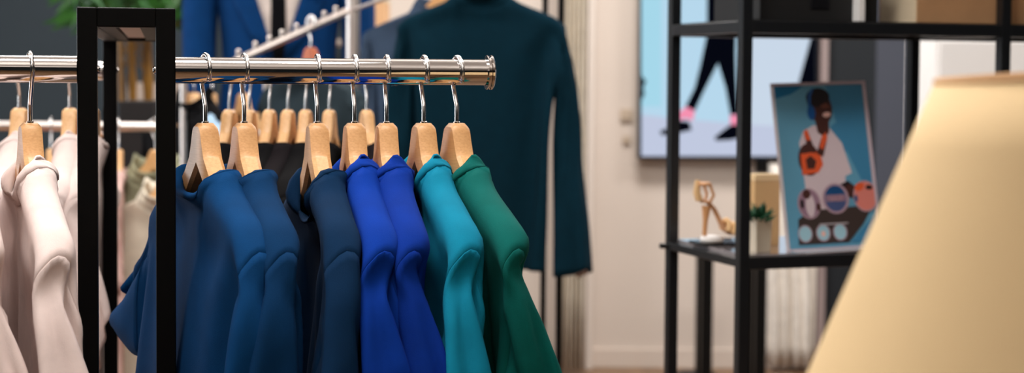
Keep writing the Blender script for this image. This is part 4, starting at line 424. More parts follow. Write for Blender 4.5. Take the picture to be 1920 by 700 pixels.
-1,-1,1,0,1,0,0,0,-1,0,-1,1,0,1,-1,1,0,1,-1,-1,-1,0,1,1,1,0,26,-1,801,-26,-1,-802,0,1,1,-1,0,-1,1,1,1,0,0,-1,-1,-1,1,0,1,0,1,0,-1,0,-1,1,-1,1,0,1,-1,-1,-1,0,1,1,1,-1,-1,-1,1,1,0,0,0,
0,-1,-1,1,1,1,-1,0,0,0,-1,-1,0,1,1,0,-1,25,0,802,-25,1,-801,-1,-1,0,1,1,-1,-1,0,1,1,0,-1,-1,0,1,1,0,0,0,0,-1,-1,-1,1,1,1,0,-1,0,-1,1,-1,1,-1,1,-1,1,0,1,0,0,0,-1,-1,-1,1,1,1,-1,0,0,1,
0,-1,-1,0,1,1,0,0,25,-6,800,-26,6,-800,1,-1,0,0,1,-1,-1,0,1,1,-1,-1,0,1,1,-1,-1,0,1,1,-1,0,-1,1,0,1,0,-1,-1,-1,1,1,1,0,-1,-1,0,0,1,0,1,0,-1,-1,-1,1,0,1,0,0,0,0,1,-1,0,-1,1,-1,0,-1,24,
-10,802,-24,10,-801,1,0,-1,0,0,1,0,0,0,-1,0,-1,1,0,1,0,0,-1,0,0,1,-1,1,0,1,-1,-1,0,0,1,0,1,0,0,-1,-1,0,1,1,-1,-1,0,1,0,-1,0,1,1,0,-1,-1,0,0,1,0,1,0,0,-1,-1,14,-28,802,-15,27,-802,0,
0,1,0,0,0,0,0,-1,0,1,1,0,-1,-1,0,1,1,0,-1,0,1,1,-1,-1,0,1,0,-1,-1,0,1,1,1,0,0,-1,0,-1,0,-1,1,0,1,-1,1,0,1,-1,0,0,0,0,-1,1,0,1,-1,0,0,35,3,800,-35,-5,-800,0,1,-1,0,-1,1,0,0,-1,0,1,1,
0,-1,0,0,1,-1,-1,-1,1,1,1,-1,0,-1,1,0,1,0,0,0,-1,0,-1,1,0,1,0,0,0,-1,0,0,1,0,0,0,0,0,-1,0,0,1,0,-1,-1,-1,1,1,40,44,799,-39,-45,-799,-1,1,-1,1,0,1,0,-1,0,0,1,-1,0,-1,1,0,0,-1,1,0,1,-1,
1,0,0,-1,-1,0,0,1,0,0,0,1,1,-1,-1,-1,1,0,0,0,0,0,-1,0,1,1,0,-1,0,1,0,-1,-1,1,1,0,-1,0,36,46,798,-37,-44,-798,1,-1,0,0,1,-1,0,-1,1,-1,1,-1,1,-1,1,0,0,0,0,0,-1,-1,0,1,1,0,0,0,0,-1,0,0,
1,0,0,-1,0,0,1,0,-1,0,0,1,-1,0,0,1,0,-1,0,0,1,-1,0,-1,1,0,1,0,42,24,799,-42,-23,-800,-1,1,1,1,-1,0,0,0,-1,-1,1,1,1,-1,-1,0,0,1,-1,0,0,1,0,-1,0,0,1,0,0,0,-1,0,-1,1,0,1,0,0,-1,0,0,1,-1,
-1,0,1,1,-1,0,-1,1,0,0,-1,0,1,1,0,-1,0,44,2,799,-44,0,-799,0,-1,-1,0,1,1,-1,0,0,1,-1,-1,0,1,1,0,-1,-1,-1,1,1,1,-1,0,0,1,-1,0,0,1,-1,-1,0,1,1,-1,0,-1,1,0,1,-1,-1,-1,1,1,1,0,0,-1,-1,0,
0,1,-1,1,-1,1,-1,1,45,-11,800,-46,11,-801,1,1,1,0,-1,-1,0,1,1,0,-1,0,-1,0,-1,1,1,1,0,-1,-1,0,1,1,0,-1,0,-1,1,-1,1,-1,1,0,1,-1,0,-1,1,0,1,0,0,-1,-1,-1,1,1,1,0,0,0,0,-1,0,-1,1,0,1,0,43,
-12,799,-43,11,-799,0,0,-1,-1,0,1,1,0,-1,0,0,1,0,1,0,0,-1,-1,0,0,1,0,0,-1,0,0,1,0,0,0,-1,1,-1,1,-1,1,0,0,0,0,0,-1,0,1,1,0,-1,-1,0,1,1,0,-1,0,0,1,-1,0,0,1,41,-6,799,-41,4,-799,0,1,0,
0,0,-1,0,0,1,0,0,-1,0,0,1,0,0,0,0,0,-1,0,0,1,0,0,-1,0,0,1,0,0,0,0,0,-1,0,0,1,0,0,0,0,0,-1,0,0,1,0,1,-1,0,-1,1,0,0,0,0,0,-1,40,-2,801,-40,2,-801,0,0,1,0,1,0,0,-1,-1,0,0,1,0,1,-1,0,-1,
1,0,0,0,1,0,-1,-1,0,1,0,0,-1,0,0,1,0,0,0,0,0,-1,0,0,1,0,0,0,0,0,-1,1,0,1,-1,-1,-1,0,1,1,0,0,0,35,15,799,-35,-15,-799,0,1,0,0,-1,-1,0,1,1,0,-1,-1,0,0,1,0,0,0,0,0,-1,0,0,1,0,0,-1,1,1,
1,-1,-1,0,0,0,-1,0,0,1,0,0,-1,0,0,1,0,0,0,0,0,-1,0,0,1,0,0,-1,0,0,1,8,36,800,-7,-35,-800,-1,-1,-1,1,0,1,0,0,-1,0,0,1,0,0,-1,0,0,1,0,0,0,0,-1,-1,0,1,1,-1,0,-1,1,-1,1,0,1,0,0,-1,-1,0,
1,1,0,0,-1,0,-1,1,0,1,0,-1,-1,-1,1,1,1,0,-1,0,5,-31,800,-3,33,-800,0,1,-1,-1,-1,1,1,0,0,-1,0,-1,0,0,1,1,0,0,-1,0,-1,0,0,1,0,1,-1,0,-1,1,0,-1,0,0,1,-1,0,0,1,0,0,0,-1,0,-1,1,0,1,0,0,0,
0,0,-1,-1,0,1,1,0,0,-1019,-143,830,1002,160,-809,0,-2,1,-3,-1,2,35,-17,-8,-36,16,10,22,-18,-15,1,5,-1,-14,-19,10,-12,7,8,29,3,-17,71,0,236,-91,26,-228,-7,-6,3,9,6,-2,16,-9,-8,1,0,0,
-2,-23,1,-9,-4,5,-20,14,8,19,-15,-8,13,22,-9,60,-4,258,-86,14,-248,18,3,-5,-11,2,5,17,-10,-9,1,-16,1,-6,-8,3,-16,0,7,-3,5,-1,25,1,-9,-3,23,-1,52,-6,277,-72,7,-270,12,2,-4,8,-1,-1,5,
-19,-3,-7,-11,3,-21,5,7,5,-6,0,16,2,-8,6,10,-2,-9,21,2,49,-3,293,-61,2,-290,19,-7,-5,2,0,0,-5,-22,1,-22,4,7,11,-8,-2,11,12,-7,-7,-15,6,11,24,-6,-11,15,4,34,4,308,-26,-7,-311,7,-13,-1,
-4,-12,0,-22,-3,6,17,3,-6,-7,-6,3,-9,2,2,24,5,-4,-9,20,-1,-6,7,4,36,6,322,-22,-30,-329,1,14,3,-19,-23,3,12,6,-5,-12,-5,5,-8,2,2,22,1,-6,5,11,-1,-21,15,6,4,2,-2,57,-22,328,-50,29,-326,
5,-38,-5,-4,2,-1,-17,4,4,2,-3,0,21,0,-4,-4,0,1,-6,26,1,2,-2,0,-9,3,2,48,-25,345,-21,15,-348,-14,-19,-3,-19,7,5,3,-5,-1,11,-2,-2,9,5,-1,-3,16,0,-2,3,0,-14,4,5,14,-9,-7,23,-31,372,-5,
40,-371,-31,-23,1,-1,-5,2,7,1,-2,12,7,-2,-7,15,1,1,-1,0,0,1,0,2,0,0,0,-14,-2,23,-24,398,-22,17,-403,4,7,2,-6,2,2,-4,16,2,4,-5,-2,-1,-4,0,1,0,-1,0,-2,1,0,-1,-1,0,0,0,0,0,0,27,-39,448,
-27,29,-453,-1,22,4,0,-15,0,5,-11,1,-7,8,-1,-2,2,0,0,1,-1,0,0,1,-2,0,0,1,1,0,1,0,0,70,4,460,-67,-11,-462,0,10,-1,1,11,4,-2,-8,-2,-2,-8,-1,1,0,0,0,-1,0,-1,0,0,1,0,1,0,-1,-1,0,-3,1,70,
0,477,-67,5,-480,-2,-2,0,0,8,1,1,10,2,-1,-8,-2,-2,-5,0,1,-4,0,-1,0,0,1,0,0,-1,2,0,0,-2,0,74,-16,495,-71,18,-498,-1,0,1,-1,-3,0,1,9,1,1,8,2,-2,-11,-3,-1,1,1,1,-3,0,-1,-4,-1,0,2,1,1,0,
-1,74,-19,512,-73,21,-514,0,1,1,-1,-8,0,1,8,0,-1,5,1,1,3,1,-2,-9,-2,1,3,0,-1,-2,0,1,-2,1,-1,-2,-1,76,-20,531,-74,23,-535,0,5,3,-1,-13,0,1,5,0,-1,6,-1,0,2,1,0,2,1,-1,-9,-2,0,4,1,1,0,
0,-1,-3,0,75,-22,553,-72,23,-561,-1,8,7,0,-15,-1,-1,2,1,0,6,-1,0,2,0,0,2,0,-1,-3,0,0,-4,0,1,3,0,-1,1,0,57,-21,576,-56,7,-571,3,27,-6,-2,-12,3,1,-11,0,1,4,0,-1,5,0,0,2,0,0,-1,-1,0,-1,
1,-1,-2,0,1,2,-1,0,-1,1,41,-15,559,-43,13,-558,3,19,4,0,-27,-4,0,4,0,1,3,0,-1,4,-1,0,1,1,0,-1,-1,1,-1,1,-1,-1,0,0,1,-1,0,0,1,33,-23,549,-32,32,-546,-1,7,0,1,-26,-2,-1,5,0,1,3,-1,-1,
3,0,1,0,1,-1,-1,-1,1,-1,0,-1,1,0,1,-1,0,-1,1,1,38,-25,544,-38,39,-541,0,1,-1,0,-25,-2,0,5,0,0,4,0,0,1,-1,1,1,1,-1,-2,-1,0,1,1,0,-1,-1,0,0,1,0,1,-1,46,-23,545,-47,35,-541,0,4,0,0,-27,
-3,1,7,0,-1,3,0,1,2,-1,0,-1,1,-1,-1,-1,1,0,1,-1,0,-1,1,0,1,-1,1,-1,52,-16,547,-53,19,-543,1,16,1,0,-32,-4,0,11,0,0,2,-1,0,0,0,0,0,0,1,-1,0,-1,0,1,0,0,-1,0,0,0,1,0,0,46,-9,557,-47,8,
-556,0,20,3,0,-30,-3,1,10,-1,-1,2,-1,1,0,1,-1,-1,-1,1,1,1,-1,-1,-1,1,0,1,-1,0,-1,1,0,1,29,3,573,-27,-16,-575,-2,29,3,0,-25,-1,1,9,-1,0,1,-1,0,0,1,-1,-1,-1,1,1,1,0,-2,-1,0,1,1,0,0,-1,
0,0,1,10,-3,558,-13,4,-567,4,-1,7,1,0,0,-1,1,0,1,0,-1,0,-1,1,0,1,0,1,-1,0,-1,0,0,1,-1,0,-1,2,0,8,-8,539,-11,10,-541,1,-2,3,1,-1,0,1,1,0,-1,0,1,1,1,-1,1,-1,1,-1,-2,0,0,1,-1,1,0,1,-1,
-1,0,7,-5,517,-9,9,-518,1,-4,2,0,2,0,0,0,0,1,2,0,0,1,0,0,-4,1,0,-1,-1,1,0,0,-1,-1,0,0,0,1,9,0,499,-12,2,-500,2,-1,1,0,2,0,0,1,1,0,7,0,1,-10,0,0,-1,-1,1,-1,1,-1,0,-1,0,1,1,1,1,0,8,2,
482,-12,-2,-482,2,1,0,-1,1,1,0,11,1,2,-14,-1,0,-2,0,0,-1,0,1,3,0,-1,1,0,0,0,0,1,1,0,9,4,466,-13,-7,-467,2,3,2,-2,14,3,2,-19,-3,1,1,1,0,1,-1,0,2,0,1,0,0,-1,2,0,0,-1,1,0,2,-1,15,-1,448,
-21,-7,-447,2,24,2,3,-26,0,1,6,-2,0,3,1,-1,1,0,1,0,-1,-1,1,1,0,0,0,0,0,-1,0,1,1,24,-24,414,-33,11,-405,6,35,-1,-3,-17,-6,1,-2,0,-2,-1,0,3,-2,-1,0,-1,0,1,1,1,-2,0,-1,0,-1,0,7,0,1,55,
-57,380,-57,35,-372,-22,22,-8,22,10,3,-5,-10,-1,3,8,1,7,6,4,-10,-8,-4,-1,-11,-2,1,12,2,-2,-8,-3,17,-37,315,-4,22,-309,10,-2,6,-24,17,-11,8,15,7,-4,-12,-6,1,6,3,4,5,1,-8,-10,-2,-1,-8,
-2,3,15,1,23,-48,301,-21,29,-301,22,-8,12,-23,5,-11,3,25,4,-3,-4,-2,-2,-9,-3,1,5,2,1,4,1,-5,-14,-3,8,24,7,22,-53,278,-28,27,-284,19,-12,8,-7,0,-2,-13,22,-5,10,12,5,-7,-7,-3,-2,-10,-2,
-1,4,0,0,0,0,0,11,2,39,-27,274,-36,3,-276,6,-7,4,7,-1,3,-13,4,-5,0,26,2,8,3,2,-9,-5,-3,-2,-8,-2,-2,0,0,0,7,1,45,-7,263,-34,-19,-261,-2,1,0,1,0,0,-4,2,0,-6,6,-1,10,22,4,3,2,1,-10,-6,
-4,-3,-5,-2,-2,-1,0,46,8,248,-46,-24,-246,9,-4,1,3,-1,1,8,2,2,-11,-1,-2,-8,14,-3,12,18,5,2,0,1,-13,-11,-5,-2,3,0,42,14,229,-33,-43,-224,-11,18,-5,10,-13,3,11,0,2,-3,-2,0,-8,2,-3,-5,
24,0,11,8,4,-3,0,-1,-12,-8,-5,28,17,210,0,-44,-198,-27,8,-9,-3,10,-1,13,-16,2,12,1,4,-5,-3,-2,-14,9,-4,4,24,3,2,2,1,-1,1,-1,7,14,186,18,-45,-175,-23,-6,-9,-13,22,-4,2,-11,1,16,-9,3,
12,2,5,-13,-4,-4,-11,27,-5,9,12,6,-3,2,2,-1014,-57,154,1014,33,-175,0,1,-1,0,0,1,-1,-1,-1,1,1,1,-1,0,-1,0,-1,1,1,0,0,-1,1,-1,0,-1,1,0,1,-1,0,-1,1,0,0,0,0,1,-1,0,-1,1,0,0,0,-1,0,-1,1,
0,1,0,0,0,0,0,-1,-1,0,1,46,-26,801,-44,26,-801,0,1,-1,0,0,1,-1,-1,-1,1,0,1,0,1,0,0,-1,-1,-1,1,1,1,-1,-1,0,0,1,0,0,0,0,1,-1,-1,-1,1,1,0,0,0,1,-1,0,-1,1,0,0,0,-1,0,-1,1,1,1,0,-1,-1,0,
0,1,66,21,799,-66,-21,-799,0,0,0,0,0,-1,0,0,1,0,0,-1,0,0,1,0,1,-1,0,0,1,0,0,0,0,0,-1,0,0,1,0,1,0,0,-1,-1,0,0,1,-1,0,-1,1,0,1,0,0,0,0,-1,-1,0,1,1,0,0,0,0,0,-1,62,17,800,-62,-19,-799,
0,0,0,1,0,-1,-1,1,1,0,0,0,0,-1,-1,0,1,1,1,0,-1,-1,0,1,0,0,0,0,1,-1,0,-1,1,0,1,-1,0,-1,1,0,1,0,0,-1,-1,0,1,1,0,0,0,0,-1,-1,0,1,1,0,-1,0,59,24,799,-59,-24,-799,0,-1,-1,1,1,1,-1,0,-1,0,
0,1,0,0,0,0,0,-1,1,0,1,-1,1,-1,0,-1,1,0,0,0,0,0,-1,1,1,1,-1,-1,0,0,1,-1,0,-1,1,0,1,-1,0,0,1,0,0,0,0,0,-1,0,-1,1,58,16,799,-58,-16,-799,1,1,0,-1,-1,-1,0,0,1,1,0,0,-1,0,-1,0,0,1,1,1,-1,
-1,0,1,0,-1,0,0,1,-1,1,0,1,-1,-1,-1,0,1,1,0,0,0,1,0,-1,-1,0,1,0,0,0,0,0,-1,1,0,1,-1,0,0,55,8,799,-54,-9,-799,-1,0,-1,0,0,1,1,0,0,-1,1,-1,1,-1,1,-1,0,-1,0,1,1,1,0,0,-1,0,-1,0,-1,1,1,
1,-1,-1,0,1,1,0,0,-1,0,-1,0,0,1,1,0,0,-1,0,-1,0,0,1,1,0,-1,-1,0,1,53,4,800,-52,-4,-801,-1,-1,1,1,1,0,-1,-1,-1,1,1,1,-1,-1,-1,1,0,1,-1,1,0,1,-1,-1,-1,1,1,0,0,0,1,0,-1,-1,-1,1,1,1,-1,
-1,0,1,0,0,0,1,0,-1,-1,0,1,1,-1,-1,-1,0,1,0,1,0,52,4,800,-51,-4,-801,0,0,1,-1,0,-1,1,0,1,-1,0,0,1,-1,-1,0,1,1,-1,-1,-1,1,1,1,-1,-1,0,1,0,-1,-1,1,1,1,-1,-1,-1,1,1,1,-1,0,-1,1,-1,1,-1,
1,-1,0,0,1,0,-1,-1,0,1,1,-1,0,49,11,799,-50,-9,-799,1,1,-1,0,-1,1,-1,0,0,1,0,-1,0,0,1,-1,-1,-1,1,1,1,-1,-1,0,1,0,-1,0,0,1,-1,0,0,1,0,-1,0,0,1,-1,0,-1,1,0,1,-1,0,0,1,0,-1,0,1,1,-1,-1,
0,1,0,-1,47,11,801,-47,-10,-800,-1,1,-1,1,-1,1,0,0,-1,0,0,1,-1,0,0,1,0,-1,0,0,1,-1,-1,-1,1,0,1,0,0,0,-1,0,-1,1,0,1,0,0,0,-1,1,-1,1,-1,1,0,0,0,-1,0,-1,1,1,1,0,-1,-1,-1,1,1,47,7,800,-46,
-6,-800,0,-1,-1,0,0,1,-1,1,-1,1,-1,1,0,0,-1,0,0,1,-1,0,0,1,-1,-1,0,1,1,0,0,0,0,0,-1,-1,-1,1,1,1,-1,0,0,1,0,0,0,-1,0,-1,1,0,1,0,0,0,0,0,-1,-1,1,1,45,-3,800,-44,2,-801,0,1,1,0,-1,0,0,
0,-1,0,1,1,0,-1,-1,0,0,1,-1,-1,-1,1,2,1,0,-1,0,0,0,-1,0,1,1,0,-1,0,0,0,-1,0,0,1,-1,1,-1,1,-1,1,0,0,0,0,1,-1,0,-1,1,0,0,0,42,-6,800,-43,7,-801,1,-1,1,0,0,-1,0,0,1,0,0,0,0,0,-1,0,0,1,
0,0,-1,0,0,1,0,0,0,0,0,-1,0,0,1,0,0,-1,0,0,1,0,1,0,0,-2,-1,-1,1,1,1,-1,-1,0,1,1,0,-1,0,0,0,-1,41,3,802,-41,-2,-802,0,0,1,0,0,-1,0,0,1,0,0,-1,0,0,1,0,0,0,0,0,-1,0,-1,1,0,1,-1,0,0,1,0,
0,0,0,-1,-1,0,1,1,0,0,-1,0,0,1,0,0,0,0,0,-1,0,-1,1,0,1,0,0,0,-1,39,2,801,-39,-1,-800,0,-1,0,0,0,-1,0,0,1,1,-1,-1,-1,1,1,0,0,-1,0,0,1,0,-1,0,0,1,-1,0,-1,1,0,1,0,1,-1,-1,-1,1,1,0,-1,-1,
0,1,1,0,0,0,0,-1,-1,0,1,1,1,-1,-1,-1,1,1,36,7,800,-36,-7,-800,1,0,-1,-1,-1,1,0,1,0,0,0,-1,0,0,1,0,-1,-1,1,1,1,-1,0,0,0,-1,-1,0,1,1,0,-1,-1,1,1,1,-1,-1,0,0,1,-1,0,-1,1,1,1,-1,-1,-1,1,
0,1,0,0,0,-1,0,0,1,36,7,800,-36,-8,-800,0,1,-1,0,0,1,0,-1,0,1,1,-1,-1,0,1,0,0,-1,0,0,1,1,0,0,-1,0,-1,0,0,1,1,0,-1,-1,0,1,0,0,0,0,-1,-1,1,1,1,-1,0,-1,0,0,1,1,0,0,-1,1,-1,0,-2,1,34,2,
800,-34,-1,-800,0,-1,-1,1,1,1,-1,0,0,0,0,-1,1,1,1,-1,-1,-1,0,0,1,1,1,0,-1,-1,-1,1,0,1,-1,1,-1,0,-1,1,1,0,0,-1,1,-1,1,-1,1,-1,0,-1,0,1,1,1,-1,0,-1,1,-1,1,0,1,30,-9,800,-31,8,-800,1,0,
-1,-1,1,1,0,-1,0,1,0,-1,-1,1,1,1,-1,-1,-1,1,1,1,-1,0,-1,1,-1,1,-1,1,-1,1,-1,1,-1,1,-1,1,0,1,-1,-1,-1,1,1,1,-1,-1,-1,1,1,1,0,0,-1,-1,-1,1,1,1,28,-12,800,-28,11,-800,-1,1,-1,0,0,1,1,-1,
0,-1,1,-1,1,-1,1,-1,1,-1,1,-1,1,0,1,0,-1,-1,-1,1,1,1,-1,-1,-1,1,1,1,-1,0,0,1,-1,-1,-1,1,1,1,0,0,-1,0,-1,1,0,1,0,0,0,-1,0,-1,29,-12,801,-29,12,-800,1,0,0,-1,-1,-1,1,1,1,-1,0,-1,1,-1,
1,-1,1,0,1,0,-1,-1,0,1,1,0,-1,-1,0,1,0,0,0,1,1,-1,-1,0,1,0,0,0,1,0,-1,-1,0,1,0,0,0,1,0,-1,-1,0,1,0,0,0,26,-8,800,-26,7,-801,0,0,1,0,1,-1,0,-1,1,0,0,0,0,1,-1,-1,0,1,1,-1,0,-2,2,-1,0,
0,1,5,-3,0,0,-1,0,-2,1,-1,1,1,1,-1,0,0,0,0,-1,-1,1,1,1,0,0,-1,-1,-1,1,1,1,-1,0,0,-7,11,799,9,-12,-799,0,0,0,0,0,-1,0,0,1,0,0,0,0,0,-1,1,-1,1,-1,1,0,0,0,0,1,-2,-1,0,1,1,-1,-1,0,1,1,-1,
0,-1,1,-1,1,0,-1,1,0,0,0,-1,0,1,1,1,-1,0,-1,0,-1,-1,1,1,-572,-30,1393,573,75,-1395,26,-61,-1,4,15,17,12,-11,24,9,3,-3,-11,21,3,-8,5,11,-13,-24,28,-13,-49,-9,-14,18,-31,-12,19,-12,-17,
13,-4,-5,5,12,-10,1,4,10,-5,3,9,12,5,19,12,-5,18,10,22,-18,-1,-70,42,-15,25,-7,-9,-9,17,-16,31,19,-1,2,-20,36,-14,-12,-35,27,-9,0,16,-6,-32,8,-23,26,-62,2,0,7,-20,10,0,-10,6,5,-18,1,
8,20,-1,6,22,-3,21,3,22,-20,-4,5,17,22,-7,-78,10,-7,22,10,-3,10,11,-3,11,26,-4,11,-26,-4,11,-11,-3,11,-10,-3,10,-10,-7,22,-10,0,-74,-10,7,8,-10,3,4,-11,3,4,-26,4,4,26,4,4,11,3,4,10,
3,4,],
  'mockB': [-493,-96,-627,462,91,620,7,-7,0,3,23,-6,27,3,-9,7,-23,2,0,11,-2,-22,10,2,-1,0,-1,25,-10,0,-8,11,-2,5,-2,2,13,-7,0,-21,-42,280,-29,17,-265,-1,20,-3,11,16,-9,29,-18,-4,0,2,-1,-25,12,1,
-1,-3,1,24,-1,-2,-11,5,0,9,-1,0,5,-3,1,10,-7,0,-32,-30,296,-7,-2,-278,-11,36,-9,21,11,-10,17,-26,1,-18,20,-2,-12,-7,3,24,7,-3,-8,1,-1,5,1,1,9,-4,0,5,-3,2,7,-6,0,-22,-33,311,-28,11,-293,
3,33,-13,32,-7,-10,-11,7,1,-20,-13,8,14,14,-7,8,-1,-1,0,1,0,7,-2,1,7,-3,1,4,-5,1,6,-4,0,-14,-33,328,-41,21,-310,17,29,-19,21,-11,-4,-28,-1,7,4,4,-2,15,4,-4,0,0,0,6,-2,0,8,-17,2,0,7,
-2,1,20,6,10,-18,-4,-8,-34,346,-49,24,-328,33,21,-23,-12,-1,4,-10,-12,6,17,11,-8,3,0,0,3,0,-1,9,-8,1,1,-15,4,-10,23,-5,21,-16,8,-3,24,-4,1,-48,362,-54,32,-350,35,8,-18,-24,-9,9,13,8,
-6,12,-4,-2,-6,6,1,8,-7,-1,4,-17,3,1,19,-2,-20,6,2,19,-11,-4,26,0,17,-7,-28,367,-54,39,-374,7,-6,-5,4,3,-1,22,-7,-5,-10,6,1,4,-1,0,6,-9,0,1,-12,4,-13,28,-1,6,-4,-3,8,-11,-1,2,-30,13,
2,38,387,5,17,-392,-45,-24,4,26,0,-14,-1,10,3,3,-6,-1,3,-6,-1,-2,-12,5,2,21,-4,1,-8,0,-11,20,5,12,-18,-7,6,-29,12,-9,27,413,-9,33,-420,4,-13,1,15,-36,-5,-13,23,0,2,-6,0,-5,-16,4,10,
10,-3,-2,10,-2,-2,3,1,-9,10,3,8,-9,-4,6,-40,13,22,23,418,-47,47,-419,25,-28,-9,1,-29,-1,-8,16,-3,2,1,-1,-1,13,2,-1,-6,-2,0,1,1,1,0,-1,-1,-2,1,-1,0,-1,1,-9,1,39,-37,457,-53,81,-436,16,
-37,-26,4,0,4,-3,-16,2,-1,8,-3,-2,4,0,-2,2,0,-1,1,-1,1,1,1,0,0,0,1,2,-1,13,11,6,27,-47,467,-52,72,-449,14,-37,-26,1,-15,3,3,23,-1,-5,-12,-1,-1,-1,0,1,0,0,-1,0,1,0,-1,-1,-1,-1,1,1,0,
-1,-3,-7,2,58,11,490,-67,41,-466,15,-39,-29,-2,-2,2,3,-17,4,-5,14,-4,2,1,0,-1,0,0,1,0,0,-1,0,0,1,-1,0,-1,1,0,0,0,0,54,7,507,-66,37,-479,14,-42,-31,0,1,1,-1,0,0,1,-16,4,-4,23,-3,0,-7,
-1,1,0,1,0,-1,-1,0,-1,1,1,0,-1,-1,-1,1,67,-20,524,-79,65,-495,16,-43,-32,-2,0,1,-1,-1,0,1,3,0,-1,-13,1,-2,20,0,1,-8,0,0,1,-1,0,-1,0,-1,-1,0,1,1,1,69,-35,543,-81,78,-512,16,-44,-36,-2,
0,2,-1,-3,1,1,7,-1,-1,-12,2,-1,11,-1,-1,3,0,1,-6,-1,0,1,1,0,0,0,-1,0,0,59,-46,579,-61,97,-558,9,-51,-29,-4,0,6,-1,-5,0,0,8,0,0,-9,0,-1,9,0,0,-2,0,0,-1,1,0,0,-1,0,0,0,0,0,0,30,16,546,
-20,-31,-543,-8,16,1,0,-3,1,0,3,-1,1,-3,1,-1,3,-1,0,0,1,1,-2,-1,-1,1,1,0,0,0,0,-1,-1,1,1,1,21,18,506,-20,-31,-503,-2,9,-1,1,3,1,1,1,-1,-1,0,0,1,-1,0,-1,0,0,1,0,1,-1,0,-1,0,-1,0,1,1,
1,-1,-1,-1,21,18,480,-21,-23,-474,0,6,-4,0,1,0,1,-1,0,-1,-1,0,1,0,0,-1,0,0,1,1,0,-1,0,0,1,0,0,-1,0,0,1,0,0,22,9,469,-20,-6,-465,-3,-2,-4,-1,0,1,1,1,0,0,0,-1,0,0,1,0,0,0,-1,-1,0,1,1,
0,-1,-1,0,1,0,-1,0,1,1,36,0,467,-35,-9,-463,-2,7,-4,0,1,-1,0,0,1,0,0,0,0,-1,-1,-1,0,1,1,0,0,0,1,0,0,0,0,0,0,0,0,1,0,47,14,476,-49,-30,-473,1,14,-4,1,3,-1,0,-2,1,-1,0,0,1,0,0,-1,-2,0,
0,1,1,0,-1,-1,0,0,0,1,0,0,-1,1,0,47,18,496,-45,-28,-495,-6,2,-1,5,14,-2,0,3,1,1,-9,-1,-2,2,1,1,-1,-1,-1,1,0,0,-1,0,0,-1,1,1,1,-1,-1,-1,0,38,34,531,-38,-37,-532,-5,-26,0,9,26,-1,-1,1,
-1,-2,15,2,1,-15,-1,0,2,0,-1,1,-1,1,1,1,-1,-1,-1,1,0,1,-1,0,0,8,-18,570,0,56,-557,-10,-41,-23,5,-20,11,-2,27,-7,0,-11,2,1,21,1,1,-20,-1,0,5,-1,0,1,0,0,0,0,0,0,0,0,0,0,-7,-29,543,21,
71,-513,-16,-39,-30,1,-21,5,-1,21,-3,1,-11,0,1,23,3,0,-21,-3,-1,3,0,1,3,-1,0,0,1,0,0,0,0,0,0,-7,-28,522,21,68,-492,-15,-36,-30,0,-19,3,-2,17,-2,2,-11,1,1,26,3,0,-24,-4,0,1,1,0,7,-1,
0,-1,1,0,0,-1,0,-1,0,-7,-25,506,21,65,-476,-16,-35,-30,1,-16,3,-2,13,-2,2,-11,2,1,28,2,0,-25,-3,0,-1,0,0,9,0,0,0,0,0,-2,-1,0,0,1,-7,-24,488,22,63,-460,-17,-33,-28,0,-14,1,-1,8,0,2,-10,
1,1,29,4,0,-24,-5,0,-3,1,0,11,-1,0,-4,0,0,1,0,0,-1,0,-7,-20,471,23,58,-443,-18,-30,-28,-1,-10,-1,-1,-16,8,4,36,-3,1,-13,-2,-1,-6,-1,0,-6,2,0,8,-2,0,-1,0,0,0,1,0,2,-1,-7,-20,452,24,54,
-422,-22,-26,-34,0,-27,12,6,21,-2,-1,0,-4,1,-1,0,0,1,0,-3,0,0,1,0,-1,-1,1,1,0,-1,0,1,0,0,-1,-43,431,29,74,-402,-29,-24,-31,-30,4,15,32,-8,-11,-3,-2,-2,1,-1,1,-2,1,0,2,0,0,0,-1,0,-1,
1,0,2,-1,0,6,-2,1,15,-78,401,-29,100,-395,-34,-24,8,55,8,-7,1,-3,-3,-5,5,0,-1,3,1,-8,-1,-2,-2,-5,-1,-2,-6,-1,-1,-1,0,-12,-13,5,7,3,-7,21,-19,361,-49,28,-338,27,6,-20,18,16,6,6,-12,-3,
-2,-1,1,4,-7,2,-1,9,-1,-33,-8,0,17,-1,-5,0,-1,0,3,14,1,-12,-26,-3,-5,-42,346,7,89,-324,10,-53,-13,-6,30,-5,5,-2,0,4,3,2,7,-4,1,8,-11,5,-13,26,2,-13,-16,-11,7,-12,1,-2,1,-2,-10,-1,-2,
5,-26,341,-17,37,-334,40,-23,11,-20,30,-12,-1,-15,-1,10,15,2,-7,-10,-2,7,13,4,15,-4,7,-16,6,-5,-13,-12,-7,3,-9,0,3,-10,-3,-10,1,327,0,-3,-323,33,-1,17,-27,15,-17,4,14,3,1,-22,-1,9,24,
3,-4,0,-1,-7,-2,-1,24,-2,10,-28,-3,-13,2,4,1,4,-28,-2,-20,16,304,32,-26,-292,-3,7,-2,-18,37,-2,21,-29,-1,-15,8,-4,1,3,-1,2,14,3,12,5,8,-9,-6,-9,7,9,10,-13,-17,-13,0,-19,-1,-26,11,280,
55,-16,-259,-20,0,-11,-15,37,0,1,-22,-5,28,-1,6,-19,-2,-6,-5,12,-2,4,12,5,19,0,9,-14,2,-7,-9,-8,-7,-1,-23,-3,-28,3,258,65,1,-232,-26,-11,-14,-20,28,-4,2,5,2,20,-25,-2,16,10,10,-28,5,
-13,5,-6,-1,0,20,6,20,-2,9,-24,-2,-13,-4,-23,-6,-28,-5,236,68,18,-206,-28,-23,-18,-16,42,8,3,-28,-14,0,7,0,32,-4,13,-11,-8,-7,-17,21,-5,2,-19,-1,16,27,9,-6,2,-1,-17,-28,-13,-14,12,232,
